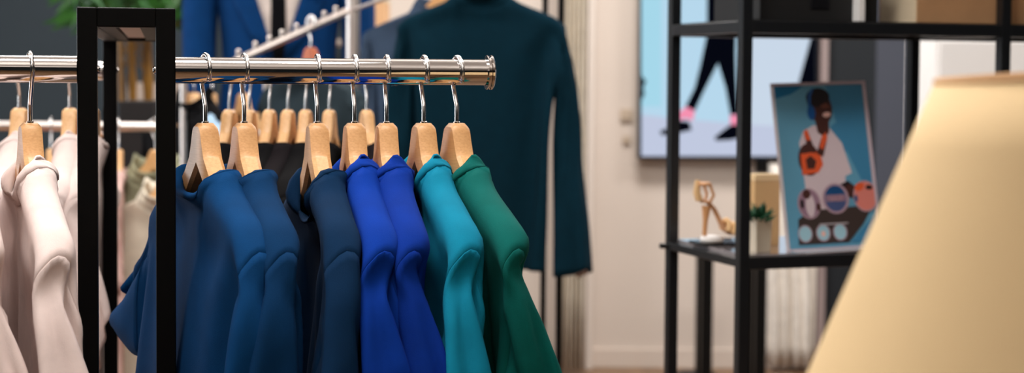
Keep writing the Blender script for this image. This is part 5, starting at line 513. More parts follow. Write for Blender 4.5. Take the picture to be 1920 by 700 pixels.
40,-24,-221,-32,10,0,20,35,11,-24,-12,-5,27,-18,-11,7,-6,5,4,2,6,-11,-8,-6,-11,20,-6,-3,5,0,28,8,19,-30,-12,-25,-1026,-67,178,1031,70,-183,2,-8,-1,1,0,1,-1,1,0,0,-1,-1,0,1,1,1,-1,0,
-1,0,-1,0,1,1,0,-1,0,0,1,-1,-1,-1,1,1,1,-1,0,-1,1,0,0,0,0,1,-1,0,-1,1,-1,1,0,1,-1,-1,0,1,1,0,-1,0,61,30,797,-65,-20,-796,2,-6,-1,1,-2,0,1,-1,-1,-1,0,1,0,0,0,0,0,-1,1,0,1,-1,0,-1,0,0,
1,1,0,0,-1,0,-1,1,-1,1,-1,1,0,0,0,-1,1,-1,1,-1,1,-1,1,0,1,-1,-1,0,1,1,-1,-1,0,1,79,4,798,-80,-4,-798,1,0,0,0,0,-1,0,0,1,0,0,0,1,0,-1,-1,0,1,0,0,0,1,0,-1,-1,0,1,0,0,0,1,0,-1,-1,0,1,1,
0,-1,-1,0,1,0,0,0,1,0,-1,-1,0,1,1,0,0,-1,0,-1,1,-1,1,57,-33,797,-55,37,-797,1,1,0,2,2,0,-5,-6,0,-1,0,0,1,0,-1,0,1,1,-1,0,0,1,0,-1,0,-1,1,0,1,0,0,0,-1,0,0,1,0,1,0,-1,-1,-1,1,0,1,0,0,
0,0,0,-1,0,0,1,-1,-1,0,2,3,-1,53,-43,800,-53,40,-799,0,-1,-1,0,1,1,-1,1,-1,1,0,1,-1,0,0,0,0,-1,1,0,1,-1,1,-1,1,-1,1,-1,1,0,1,0,-1,-1,0,1,1,0,0,-1,0,-1,1,0,1,0,0,0,-1,1,-1,1,0,1,-1,1,
0,1,0,0,37,-11,799,-37,6,-799,1,0,0,0,0,-1,0,0,1,-1,0,0,1,0,-1,0,1,1,-1,-1,-1,0,1,1,1,0,0,-1,0,-1,0,1,1,0,-1,0,0,1,-1,-1,0,1,1,0,-1,0,1,1,0,-1,0,0,1,-1,0,0,1,-1,1,0,34,2,800,-33,-5,
-800,1,0,-1,-1,0,1,1,0,0,-1,-1,-1,1,1,1,-1,0,0,1,-1,-1,-1,1,1,1,0,-1,-1,0,1,0,-1,0,1,1,-1,-1,0,1,0,1,0,1,-1,-1,-1,0,1,0,0,-1,0,0,1,0,0,0,1,-1,-1,30,7,802,-30,-6,-801,-1,0,-1,1,0,1,-1,
1,0,1,-1,-1,-1,0,1,1,0,-1,-1,0,1,1,0,0,-1,-1,-1,1,1,1,-1,0,0,1,0,-1,-1,-1,1,1,1,-1,-1,-1,1,1,0,0,-1,1,-1,1,-1,1,-1,-1,0,0,1,-1,29,9,802,-28,-8,-801,-1,0,-1,1,0,1,0,0,0,-1,0,-1,1,-1,
1,0,1,-1,-1,-1,1,1,0,0,-1,0,-1,1,0,1,-1,0,0,1,0,-1,-1,0,1,1,-1,-1,-1,1,1,1,-1,0,-1,1,-1,1,-1,1,-1,1,0,1,-1,-1,26,19,802,-26,-18,-801,0,0,-1,-1,0,1,1,-1,0,-1,1,-1,1,-1,1,-1,1,0,0,-1,
-1,1,0,1,-1,1,0,0,-1,-1,1,0,1,-1,0,0,0,0,-1,1,0,1,-1,0,0,0,0,-1,0,0,1,1,0,0,-1,0,-1,1,1,1,28,26,801,-28,-26,-802,-1,-1,1,1,0,-1,-1,0,1,1,1,0,-1,-1,-1,1,0,1,-1,1,0,1,-1,-1,-1,1,1,1,-1,
-1,-1,1,1,1,-1,0,-1,1,-1,1,0,1,0,0,0,-1,0,-1,1,0,1,-1,0,0,1,1,-1,0,-1,1,26,26,800,-26,-26,-800,0,1,0,-1,-1,-1,1,0,1,-1,1,-1,1,0,1,-1,0,-1,1,-1,1,-1,1,0,0,0,-1,1,0,1,-1,1,-1,0,-1,1,0,
0,0,0,1,-1,0,0,1,0,-1,0,0,1,-1,0,-1,1,0,0,-1,0,1,1,30,15,801,-30,-16,-802,1,0,1,-1,0,-1,0,0,1,1,0,0,-1,0,-1,0,0,1,1,0,-1,-1,0,1,0,0,0,1,0,-1,-1,0,1,1,0,-1,-1,0,1,0,0,0,1,0,-1,-1,0,1,
0,0,-1,1,0,1,-1,0,0,0,0,-1,31,-9,802,-30,10,-801,-1,0,-1,1,0,1,-1,0,-1,1,-1,1,-1,1,0,1,-1,-1,-1,1,1,1,-1,-1,-1,1,1,1,-1,0,-1,1,-1,1,-1,1,-1,0,-1,1,0,1,-1,1,0,0,-1,-1,1,0,1,-1,0,0,1,
0,-1,-1,0,1,28,-20,800,-28,18,-800,-1,1,-1,1,1,1,0,-1,0,0,0,-1,0,0,1,-1,1,-1,1,-1,1,0,0,0,0,1,-1,0,-1,1,-1,0,-1,1,1,1,0,-1,0,0,1,-1,-1,-1,1,1,0,-1,0,1,1,-1,-1,0,1,0,-1,0,1,1,43,24,800,
-43,-25,-801,0,1,1,-1,-1,-1,1,0,1,0,0,0,0,0,-1,0,1,1,0,-1,-1,0,0,1,0,0,0,-1,0,-1,1,1,1,0,-1,-1,0,0,1,0,1,0,0,-1,-1,0,1,1,-1,-1,0,1,0,-1,0,1,1,0,0,-1,42,16,801,-42,-16,-800,0,-1,-1,0,
1,1,0,0,-1,-1,-1,1,1,1,0,0,0,-1,0,-1,1,0,1,-1,0,0,1,0,0,0,0,0,-1,-1,-1,1,1,1,0,0,0,-1,0,0,1,0,0,-1,-1,0,1,1,-1,0,0,1,-1,0,0,1,42,3,800,-42,-3,-801,0,0,1,0,0,-1,0,0,1,0,-1,0,0,1,-1,0,
0,1,0,0,-1,0,0,1,0,0,0,0,0,-1,0,0,1,0,0,0,0,1,-1,0,-1,1,0,0,-1,0,0,1,0,0,0,0,0,-1,0,1,1,0,-1,0,39,-2,799,-39,2,-799,1,-1,-1,-1,1,1,0,0,0,0,0,-1,0,0,1,0,0,-1,0,0,1,0,0,0,0,0,-1,0,0,1,
0,0,0,0,0,-1,0,0,1,0,0,-1,0,0,1,1,0,0,-1,0,-1,0,0,1,0,1,-1,0,-1,1,38,-2,800,-38,2,-800,0,0,-1,0,0,1,0,0,-1,0,0,1,0,0,0,1,1,-1,-1,-1,1,0,0,-1,0,0,1,0,0,0,0,-1,-1,0,1,1,0,0,-1,1,0,1,-1,
0,0,0,0,-1,0,-1,1,0,1,0,0,0,-1,0,0,1,37,-1,800,-37,1,-801,0,0,1,0,0,-1,1,1,1,-1,-1,0,0,0,-1,0,0,1,1,0,0,-1,0,-1,0,0,1,0,0,-1,1,0,1,-1,0,0,0,0,-1,0,0,1,1,0,0,-1,0,-1,0,0,1,0,-1,-1,1,
1,1,-1,0,0,34,-2,799,-34,2,-799,1,0,0,-1,0,-1,0,0,1,0,1,0,1,-1,-1,-1,0,1,0,0,-1,1,1,1,-1,-1,0,1,0,-1,-1,1,1,0,-1,-1,1,0,1,-1,0,0,0,1,-1,1,-1,1,-1,0,0,1,0,-1,-1,0,1,0,0,-1,33,-7,801,
-33,8,-800,1,0,0,-1,0,-1,1,0,1,-1,0,-1,0,-1,1,1,1,0,-1,0,-1,1,-1,1,-1,1,-1,0,-1,1,1,0,0,-1,1,-1,1,-1,1,-1,1,-1,0,-1,1,1,0,0,-1,0,-1,1,1,1,-1,-1,0,1,0,-1,21,15,802,-22,-15,-802,2,0,1,
-1,0,-1,0,1,1,-1,-1,-1,1,0,1,0,0,0,-1,1,-1,1,-1,1,-1,0,-1,1,1,1,-1,-1,0,1,0,-1,-1,0,1,1,1,-1,-1,-1,1,1,0,0,-1,0,-1,1,1,1,-1,-1,0,1,0,-1,8,29,802,-8,-28,-802,-2,-1,1,1,1,-1,0,-1,1,0,
1,-1,1,0,1,-1,-1,0,0,0,-1,0,1,1,1,-1,-1,-1,0,1,0,1,-1,1,-1,1,-1,0,0,1,1,-1,-1,-1,1,1,0,-1,-1,0,1,1,1,0,0,-1,-1,-1,0,1,-2,-53,799,6,54,-799,0,1,-1,-1,-1,1,0,1,0,-1,-1,-1,1,1,1,0,-1,0,
-1,1,-1,0,0,1,1,0,0,-1,-1,-1,0,1,1,0,0,0,0,0,0,0,0,-1,0,0,1,0,0,0,0,0,-1,0,0,1,0,0,0,0,0,0,-985,-145,818,957,147,-789,46,-4,-10,-29,12,-3,12,3,-1,9,-7,-1,3,-13,2,-11,-12,1,-18,2,2,29,
9,-4,-10,24,2,-21,-16,241,-10,-9,-227,30,21,-18,-1,0,0,11,-8,1,-5,-19,1,6,9,0,-31,-9,3,21,-4,-2,9,24,-2,-15,12,2,-12,-14,256,-13,-4,-246,37,8,-15,-7,3,1,7,-26,4,1,17,-4,-18,-21,4,-2,
1,1,23,15,-4,-4,12,-1,-16,9,4,-7,-10,270,-12,-2,-265,34,2,-10,3,-10,0,-1,-8,1,-14,-9,3,-14,6,1,27,0,-3,3,16,-1,-5,8,-1,-19,7,5,0,-9,283,-7,4,-283,31,-13,-6,-3,-11,1,-7,-7,2,-21,9,1,
19,-10,0,12,16,-4,-2,8,0,-25,2,1,15,14,5,-18,-10,297,22,3,-303,7,-23,0,-5,-7,1,-25,6,2,11,-9,0,18,12,-3,1,3,-1,-23,14,1,19,-4,-3,-27,11,11,22,2,307,7,-11,-318,-2,-24,3,-24,3,2,9,-6,
0,15,14,-5,-1,-11,3,-11,27,-2,12,-12,-1,-4,11,0,-21,7,7,18,7,327,13,-24,-335,-28,-19,6,10,0,-3,10,11,-3,-13,-10,5,15,24,-5,-1,-11,0,-3,14,0,-16,2,2,-11,-12,3,51,32,344,-14,-34,-352,
-18,-6,1,-2,-10,5,-10,-1,4,22,9,-7,2,12,-1,-8,10,1,-14,-6,0,-1,-1,0,3,10,2,16,-25,354,33,22,-350,-49,-14,-11,5,-15,6,17,-2,5,-5,22,-9,-14,6,1,2,-1,1,1,3,-1,8,-11,-2,-8,9,1,-3,-35,389,
10,18,-393,30,22,9,-23,-3,-6,-9,-6,-1,3,1,-1,-4,-2,0,2,-1,0,-2,0,-1,1,-1,1,-1,0,0,0,-1,0,7,-44,441,-8,31,-444,19,10,7,-15,3,-5,-9,-1,0,-1,0,1,4,4,-1,0,-1,0,1,1,0,0,-2,0,-1,0,0,1,0,0,
62,-8,454,-59,-4,-457,0,32,7,-1,-17,-5,-1,-3,-1,1,-10,1,2,-2,0,-3,5,0,-2,2,-1,-1,1,1,1,1,-1,0,1,0,67,8,474,-64,-14,-476,-1,10,0,3,16,6,-4,-15,-5,0,-1,0,0,-4,0,0,-5,0,1,-1,0,0,-1,1,0,
2,-1,-2,1,0,68,3,490,-66,-2,-492,1,2,0,-1,9,1,2,10,3,-4,-18,-3,1,5,-1,0,-2,1,-1,-3,0,1,-3,0,-1,-1,-1,1,-1,1,71,-15,508,-69,20,-511,-1,-1,1,1,2,0,-1,11,1,0,1,2,-2,-15,-3,1,5,1,0,0,-1,
-1,-1,0,0,-2,1,0,-2,-1,74,-28,528,-71,32,-531,-1,-2,2,0,-2,-1,0,8,1,0,7,2,-1,-8,-2,-1,-8,0,0,6,0,1,0,0,-1,-1,0,0,-1,-1,73,-36,551,-69,42,-555,-2,-5,3,1,-5,0,-2,4,0,1,11,1,-1,-7,0,-1,
-4,-1,0,-2,0,1,3,0,-1,1,0,0,-2,1,58,-32,574,-59,24,-571,6,25,-4,-3,-20,1,1,1,1,1,4,0,-1,4,0,0,-3,0,0,-3,0,0,0,0,0,0,0,-1,0,-1,1,0,1,38,-23,554,-39,14,-552,4,30,5,-2,-31,-5,1,8,-2,-1,
4,1,1,1,0,-1,-1,0,0,-2,0,0,0,-1,0,0,1,0,0,0,0,-1,0,32,-33,545,-31,43,-541,1,9,1,-2,-28,-4,1,9,-1,0,2,0,-1,1,1,1,-1,-1,-1,-1,1,0,0,-1,1,-1,0,-1,1,1,0,0,-1,40,-31,546,-41,41,-544,1,4,
2,1,-21,-3,-1,5,-1,0,3,1,0,0,0,0,-1,-1,0,0,1,0,-1,0,0,1,-1,0,0,1,0,-1,0,47,-28,544,-48,40,-542,1,3,0,-1,-21,-2,0,6,0,1,1,0,-1,0,-1,0,0,1,1,-1,0,-1,1,-1,0,-1,1,0,1,0,1,-1,0,50,-20,546,
-49,25,-543,-2,12,-1,0,-24,-2,0,7,-1,0,0,1,0,1,-1,0,0,0,0,-1,1,-1,1,-1,1,-1,1,0,0,-1,0,1,0,51,-16,557,-51,16,-555,0,15,1,1,-22,-3,-1,5,-1,0,2,1,0,-1,0,0,1,-1,0,-1,1,0,1,0,0,-1,-1,0,
0,1,0,1,0,37,-4,574,-36,-5,-577,0,20,3,0,-16,-1,1,3,0,-1,1,0,0,1,-1,1,-1,1,-1,1,0,0,-1,-1,1,0,1,-1,0,0,0,1,0,18,-6,555,-20,5,-562,3,3,4,0,-4,1,1,1,0,1,0,0,-1,1,0,1,-1,0,0,0,0,0,0,0,
-1,1,0,1,-1,0,15,-9,539,-20,14,-542,3,-4,4,1,-1,1,0,1,-1,0,-2,1,0,1,-1,1,1,1,0,-1,0,0,1,-1,0,0,1,0,0,0,13,-8,516,-16,9,-516,1,-1,1,0,-1,0,1,-1,0,0,0,0,1,2,0,-1,-1,0,1,2,1,0,0,-1,0,2,
1,-1,0,-1,16,-16,500,-18,12,-500,0,0,1,2,0,0,-1,-4,1,1,6,0,1,1,-1,-1,1,1,0,2,0,0,0,0,0,-2,0,1,0,-1,18,-29,484,-22,24,-484,2,3,1,-1,-9,1,2,13,0,0,1,1,-2,2,-1,2,-3,1,0,-1,-1,1,-3,0,1,
0,0,-1,-1,0,19,-31,465,-23,26,-465,1,2,1,-1,13,2,2,-1,-1,0,-4,-1,2,-2,1,0,-4,-1,-1,-1,0,1,-1,0,0,0,1,-2,-2,-1,26,-12,448,-30,10,-447,1,20,1,2,-8,0,2,-8,-1,-3,-1,1,-2,-5,1,2,3,-1,1,2,
0,1,0,-1,6,5,2,0,1,-1,28,2,415,-42,-16,-406,4,23,-8,-3,-25,4,8,12,-4,0,1,0,-1,2,1,0,2,-1,-1,0,0,-5,12,5,2,-4,-3,5,-7,-1,45,-30,381,-44,0,-372,-9,31,-11,2,16,12,2,-15,-8,0,-2,0,-1,-2,
0,1,3,0,0,-3,0,10,-7,0,-17,26,8,11,-60,296,28,38,-287,-33,-1,-19,4,-15,6,-3,23,-2,3,4,0,-4,-6,-1,-4,-6,0,14,21,6,-11,-7,-4,-2,-10,-3,13,-26,296,15,16,-286,-10,-17,0,-14,20,-9,-3,7,1,
2,1,0,-1,2,1,0,1,-1,0,7,3,8,6,3,-9,-4,-4,-7,-50,268,35,25,-260,5,7,8,-23,-10,-15,-8,10,-3,-2,3,1,0,3,0,0,5,1,-1,-1,0,1,7,2,5,6,2,-7,-30,259,28,-1,-256,3,2,6,-18,-4,-11,-3,3,-1,-7,4,
-1,-1,13,1,-1,1,1,-1,-3,-2,1,5,1,-1,4,2,12,4,259,15,-30,-253,-12,-1,-6,5,0,3,-11,1,-4,0,1,0,-6,5,-1,-2,18,3,0,-2,-1,-1,2,0,-1,-3,-1,5,22,245,24,-42,-236,-7,-2,-4,-5,-1,-2,-7,2,-1,-1,
1,-1,-1,0,0,-7,6,-1,-2,13,2,7,10,3,-4,0,0,-11,17,218,43,-40,-209,-10,-8,-6,-7,-2,-3,-4,1,-2,-5,3,0,1,-1,-1,-6,4,-1,-5,7,0,0,11,3,5,9,2,-17,25,201,47,-38,-188,-4,-17,-7,-9,-3,-5,-5,-1,
-1,-7,2,-3,1,0,1,-3,2,-2,-6,5,1,-4,10,0,7,15,4,-25,21,182,48,-21,-168,6,-22,-5,-17,-14,-9,-8,-1,0,17,12,1,-15,-8,-3,2,0,0,-7,2,-1,-7,9,-1,5,22,6,-977,-47,160,982,26,-179,0,1,1,0,-1,
-1,0,1,1,0,0,-1,0,-1,1,0,1,-1,0,0,1,0,0,0,0,-1,-1,-1,1,1,1,0,-1,0,0,1,0,0,0,-1,0,-1,1,-1,1,0,1,-1,-1,0,1,1,0,0,-1,0,-1,1,-1,1,12,-31,802,-13,31,-802,0,1,-1,0,-1,1,0,1,-1,1,0,1,-1,0,
0,0,0,-1,1,0,1,-1,0,-1,0,-1,1,1,1,0,-1,0,-1,0,0,1,1,0,0,-1,0,-1,0,0,1,0,0,-1,0,0,1,1,0,0,-1,-1,-1,0,1,1,76,-11,799,-75,11,-799,-1,0,-1,1,0,1,-1,0,-1,1,0,1,-1,0,-1,1,0,1,-1,-1,0,1,1,
-1,0,0,1,-1,0,-1,1,-1,1,-1,1,0,1,0,-1,-1,0,1,1,-1,0,-1,1,-1,0,0,1,1,0,0,-1,0,-1,1,0,1,72,8,799,-72,-9,-800,-1,0,1,1,0,-1,0,0,1,-1,1,-1,1,-1,1,0,1,0,-1,0,-1,1,0,1,0,-1,0,-1,1,-1,1,0,
1,-1,0,-1,1,0,1,0,-1,0,-1,1,-1,1,0,1,-1,0,0,1,0,-1,0,0,1,-1,0,0,67,23,798,-66,-25,-798,0,-1,-1,1,1,1,-1,0,0,0,1,-1,0,-1,1,0,1,0,-1,0,-1,1,0,1,0,1,-1,0,-1,1,0,1,0,-1,-1,-1,1,1,1,0,-1,
0,-1,1,-1,1,0,1,0,0,0,-1,0,-1,1,-1,1,0,0,0,62,32,798,-61,-33,-799,-1,0,1,0,0,0,0,0,-1,1,0,1,-1,0,0,0,1,-1,0,-1,1,0,1,0,0,-1,-1,0,1,1,0,0,0,0,0,-1,0,0,1,0,1,0,0,-1,-1,0,1,1,0,0,0,0,-1,
-1,-1,1,1,1,0,-1,61,25,800,-61,-26,-799,0,1,-1,0,-1,1,0,0,-1,1,-1,1,-1,1,0,0,0,-1,0,-1,1,0,1,0,0,0,-1,1,0,1,-1,-1,0,0,1,-1,0,0,1,0,0,0,0,0,-1,0,1,1,0,-1,0,0,0,-1,0,1,1,0,-1,-1,59,18,
800,-59,-17,-799,0,1,0,1,-1,-1,-1,-1,1,0,1,-1,0,-1,1,1,1,0,-1,-1,-1,0,0,1,0,0,0,0,0,-1,1,0,1,-1,0,-1,0,0,1,0,0,0,0,0,-1,0,0,1,0,0,0,0,1,-1,1,-1,1,-1,0,0,57,11,799,-57,-10,-800,1,1,1,
-1,-1,0,0,0,-1,1,0,1,-1,0,-1,0,0,1,1,0,0,-1,-1,-1,0,1,1,1,-1,0,-1,1,-1,0,-1,1,1,0,-1,-1,1,1,0,-1,0,0,0,-1,1,0,1,-1,0,0,0,1,-1,0,-1,1,55,5,799,-55,-4,-799,1,1,-1,-1,-1,1,1,1,0,-1,-1,
-1,1,0,1,-1,1,0,1,-1,-1,-1,-1,1,0,1,-1,1,0,1,-1,-1,0,1,1,-1,-1,0,1,0,-1,-1,1,0,1,-1,1,0,1,-1,-1,-1,1,1,0,-1,0,1,1,-1,51,0,801,-52,0,-801,1,1,1,0,-1,0,-1,1,-1,1,-1,1,-1,0,-1,1,1,1,-1,
-1,0,1,0,-1,-1,0,1,1,0,0,-1,0,-1,1,0,1,-1,-1,-1,1,1,1,-1,0,0,1,-1,-1,-1,1,1,0,0,0,1,-1,-1,-1,1,1,51,-3,799,-50,4,-799,-1,-1,0,1,1,-1,0,-1,1,-1,1,-1,1,-1,1,-1,0,0,1,1,-1,0,-1,1,-1,0,
0,1,0,-1,0,0,1,-1,0,-1,1,0,1,-1,0,0,1,-1,-1,0,1,1,-1,0,-1,1,0,1,-1,0,0,1,0,-1,47,-4,801,-47,4,-800,0,0,-1,-1,1,1,1,-1,-1,0,1,1,0,-1,0,-1,0,-1,1,1,1,0,-1,0,-1,0,-1,1,0,1,0,0,-1,0,0,1,
-1,0,0,1,0,-1,0,0,1,0,0,-1,-1,0,1,1,0,0,0,0,-1,0,0,1,45,-5,800,-46,6,-801,1,-1,1,0,0,0,0,1,-1,-1,-1,1,1,1,-1,0,-1,1,0,0,0,-1,1,-1,1,-1,1,0,0,-1,0,0,1,0,0,0,-1,0,-1,1,0,1,0,0,-1,0,0,
1,0,0,0,0,1,-1,-1,-1,1,1,0,0,44,-6,800,-44,6,-801,-1,1,1,1,-1,-1,0,1,1,0,-1,-1,0,1,1,0,-1,0,-1,0,-1,1,1,1,0,-1,0,0,0,-1,0,1,1,0,-1,-1,0,0,1,0,0,0,0,0,-1,0,0,1,0,0,-1,0,0,1,0,0,0,0,0,
-1,41,-6,801,-41,7,-800,0,-1,-1,0,1,1,0,0,0,0,-1,-1,0,1,1,-1,-1,-1,1,1,1,0,-1,0,0,1,-1,0,-1,1,1,1,0,-1,-1,-1,0,0,1,0,0,-1,0,0,1,0,0,0,0,-1,-1,0,1,1,0,0,0,1,0,-1,37,-6,801,-38,7,-800,
0,0,-1,0,0,1,0,0,-1,0,-1,1,0,1,0,0,0,-1,0,0,1,0,0,-1,0,0,1,0,-1,0,0,1,-1,1,-1,1,-1,0,0,0,0,-1,0,-1,1,0,1,-1,0,-1,1,1,-1,0,-1,2,-1,0,0,1,38,-4,800,-39,5,-801,1,1,1,0,-1,0,0,0,-1,0,1,
1,0,-1,0,1,0,-1,-1,0,1,0,0,-1,0,-1,1,0,1,0,0,-1,-1,1,-1,1,-1,1,0,0,-1,-1,1,0,1,-1,0,0,0,-1,-1,1,0,1,-1,2,-1,0,1,1,35,1,800,-35,0,-801,0,0,1,0,0,0,0,-1,-1,0,0,1,0,0,0,1,-1,-1,-1,1,1,
0,-2,-1,1,1,1,-1,-1,0,1,0,-1,-1,-1,1,1,1,0,-1,-1,-1,1,0,1,-1,1,0,1,-1,-1,-1,2,1,1,1,0,-1,0,-1,30,13,801,-30,-13,-800,1,0,-1,-1,-1,1,1,0,-1,-1,-1,1,1,0,0,-1,0,-1,1,-1,1,-1,0,0,1,0,-1,
-1,0,1,1,0,0,-1,0,-1,1,0,1,-1,0,0,1,2,-1,0,0,1,-1,1,0,1,0,-1,-1,1,1,1,1,0,27,11,799,-27,-16,-799,-1,0,0,1,0,-1,-1,0,1,0,-1,0,0,0,-1,0,1,1,1,-1,0,-1,1,-1,1,1,1,0,0,0,0,0,-1,0,1,1,0,1,
-1,-1,0,1,1,1,0,0,0,-1,-1,1,1,1,-1,0,0,1,0,-1,0,-1,23,-15,801,-23,8,-800,0,2,0,1,1,-1,0,0,1,0,0,-1,0,1,1,1,0,0,-1,1,-1,0,0,1,0,1,0,0,0,-1,0,0,1,-1,0,0,1,1,-1,-1,0,1,1,0,0,-1,0,-1,1,
0,1,-1,0,0,1,1,0,-1,-1,0,23,-42,799,-22,41,-800,0,1,1,0,0,0,0,0,0,-1,0,-1,0,0,1,0,0,0,0,0,-1,0,0,1,0,1,0,0,-1,0,0,0,0,0,1,-1,0,0,1,0,-2,0,2,0,0,0,0,-1,-1,-1,1,0,2,0,0,-1,0,0,1,-1,2,
-25,802,-2,25,-802,0,0,1,0,0,0,1,-1,-1,-1,1,1,0,0,0,1,-1,0,-1,1,-1,1,-1,1,-1,0,0,1,1,-1,0,-1,1,-1,0,0,1,-1,0,1,0,-1,-1,0,1,0,0,0,0,1,-1,-1,0,1,1,0,0,-1,1,0,-575,-49,1380,575,105,-1367,
30,-59,-10,2,-12,12,9,12,13,9,-2,7,-7,3,11,-8,15,-2,-14,-22,31,-20,-52,-13,-13,27,-21,-8,18,-16,-17,7,-3,-6,11,8,-11,-5,7,10,-12,4,8,21,-4,24,14,-3,14,0,40,-6,23,-75,34,-40,14,-8,9,
-2,15,-41,30,20,12,-17,-28,31,32,6,6,-14,-17,-42,24,-12,-31,6,-22,40,-56,7,-4,6,-24,8,3,-8,8,2,-21,-3,8,21,-6,10,13,16,2,10,-5,6,17,29,13,6,-14,-83,9,-8,20,11,-3,11,11,-4,12,27,-4,10,
-27,-4,10,-11,-4,12,-11,-3,11,-9,-8,20,-12,0,-72,-9,8,7,-11,3,4,-11,4,4,-27,4,4,27,4,4,11,4,4,11,3,4,],
  'jacket': [-582,6,-1489,586,29,1491,4,-11,-1,-2,-2,0,1,-2,0,4,-1,0,8,-10,-2,-1,-19,-3,-6,-7,-1,3,2,1,8,14,1,0,11,0,10,-2,0,-206,-118,108,174,145,-105,6,-12,-1,0,-2,-1,1,-1,1,3,-3,-1,7,-9,-1,0,
-16,-3,-7,-8,-1,5,3,1,5,13,0,1,9,2,12,-2,-2,-202,-115,138,167,142,-134,7,-11,-2,1,-3,1,2,-2,-1,3,-3,-1,5,-6,0,-1,-17,-3,-5,-6,-1,5,3,1,5,13,0,0,6,1,12,-4,0,-194,-110,165,160,139,-163,
3,-10,0,5,-3,-1,3,-3,-1,2,-3,1,5,-7,-2,-2,-14,-2,-6,-7,-1,8,10,1,3,7,0,1,3,1,11,-5,-1,-186,-105,195,161,136,-193,1,-12,-1,-15,0,3,21,-8,-4,-8,6,2,10,-16,-3,-7,-13,-2,7,8,1,-1,12,1,3,
-11,-1,2,-4,0,12,11,0,-180,-103,224,166,125,-224,-10,-8,0,-8,1,2,-9,-2,2,24,-11,-4,-6,-17,-3,6,13,2,-5,11,1,6,-16,-2,-2,-9,-1,6,14,1,11,-1,0,-172,-93,254,157,118,-255,-5,-10,1,-24,-2,
1,25,1,2,-4,-26,-7,6,16,4,-12,11,0,13,-15,-1,-6,-14,-2,9,13,1,-1,8,1,13,-14,-1,-163,-76,282,134,112,-283,10,-15,0,0,-1,2,-4,-30,-3,5,25,2,-15,6,1,17,-12,-2,-8,-15,-2,9,13,1,-5,13,1,
9,-17,0,9,-8,-3,-155,-59,314,122,99,-313,16,-14,1,4,-21,-3,-1,9,3,-16,13,0,16,-13,-1,-11,-16,-1,10,15,0,-8,13,1,11,-14,0,-6,-15,-3,17,3,0,-143,-40,346,114,80,-346,18,-29,-1,-4,7,2,-14,
9,0,16,-14,1,-10,-17,-2,10,16,0,-15,15,1,15,-14,0,-7,-15,-2,12,17,1,7,-13,-2,-142,-41,374,116,79,-374,8,-19,-2,7,-14,3,-16,20,1,11,-29,-2,3,13,0,-14,13,0,15,-12,1,-9,-15,-1,9,18,0,-2,
-15,-1,16,16,0,-133,-53,401,114,72,-405,-3,-12,2,-12,2,2,22,-25,1,-20,24,-2,10,-6,-1,6,-9,1,-8,-15,2,8,18,-2,-2,-12,-1,5,10,1,12,6,-2,-116,-48,429,87,70,-430,1,-12,0,13,-12,0,-17,13,
2,16,-13,-2,-9,-19,2,10,13,-1,-7,10,0,1,-25,2,8,14,-3,-10,18,-2,21,-33,4,-75,-15,448,35,58,-449,11,-7,-2,0,-2,0,15,-12,0,-10,-20,-2,10,21,3,-16,12,-1,15,-24,1,1,-3,-1,-11,21,-4,17,-20,
6,-10,-21,-3,-38,7,478,25,57,-482,1,-16,8,15,-17,-9,-21,-19,4,23,22,-1,-17,17,5,15,-15,-5,-7,4,1,4,-9,-3,4,-6,1,-17,-20,7,22,4,-6,-14,-5,444,-20,68,-434,24,-41,-10,-2,-17,-2,-1,30,2,
4,-3,-1,-4,-7,-2,1,0,1,-2,-5,-1,-1,-4,1,2,0,-1,-2,16,3,0,1,-1,19,-84,457,-33,112,-438,14,-38,-27,2,-22,8,-3,18,-3,1,4,-1,1,1,1,8,7,3,-3,-3,-2,-2,-1,-1,-2,0,0,-1,-1,0,-2,1,0,17,-71,475,
-29,106,-455,14,-41,-26,-2,-2,5,2,-15,2,-2,6,-1,-2,5,-2,0,2,1,1,7,-1,0,1,1,2,1,-1,0,1,1,0,-1,0,48,-29,494,-60,66,-476,12,-44,-22,-1,5,1,-1,-5,1,2,-10,1,0,-2,2,-2,4,-2,0,3,0,-2,3,-1,
0,2,0,1,2,0,-1,2,0,63,4,512,-71,36,-492,12,-44,-24,-1,-1,2,-1,8,1,0,-5,-1,0,-9,2,1,-2,0,0,1,0,-1,2,0,-1,2,-1,0,1,0,-1,1,0,61,15,528,-67,33,-507,9,-48,-25,0,1,2,-1,3,0,0,3,0,0,-3,0,-1,
-4,1,1,-3,0,0,-1,1,0,0,-1,0,1,0,-1,1,0,60,6,546,-69,45,-523,13,-49,-29,-3,-1,4,1,4,-1,-1,2,1,0,1,0,0,-2,1,-1,-3,-1,0,-1,0,0,-1,1,1,0,0,-1,-1,-1,52,-14,585,-52,67,-576,5,-48,-16,-3,-5,
5,-1,4,0,0,3,0,0,0,1,0,-1,-1,0,-1,1,-1,0,0,0,-1,-1,0,-1,1,0,-1,0,33,34,546,-30,-37,-546,0,-4,4,-1,6,0,1,8,0,0,-3,-1,-1,-1,0,1,1,1,0,-1,-1,0,0,1,-1,0,-1,1,-1,1,0,0,-1,17,19,513,-16,-16,
-511,-1,-15,3,1,15,-3,0,1,1,-1,-3,0,1,1,-1,0,-1,1,0,0,0,0,0,-1,-1,-1,1,1,1,0,0,0,0,17,21,492,-17,-27,-490,-1,-2,0,1,11,-1,0,-2,0,-1,0,0,1,-1,0,0,0,0,-1,0,0,1,0,0,0,0,1,-1,0,-1,1,0,0,
28,22,482,-30,-34,-479,1,10,-2,0,4,-1,-1,-1,1,1,-1,0,0,0,0,0,1,0,0,-1,0,0,0,-1,-1,0,1,1,0,0,0,0,0,42,21,482,-44,-33,-480,1,12,-3,0,0,1,-1,1,0,1,0,-1,0,-1,1,-1,0,0,1,1,0,0,-1,0,0,1,0,
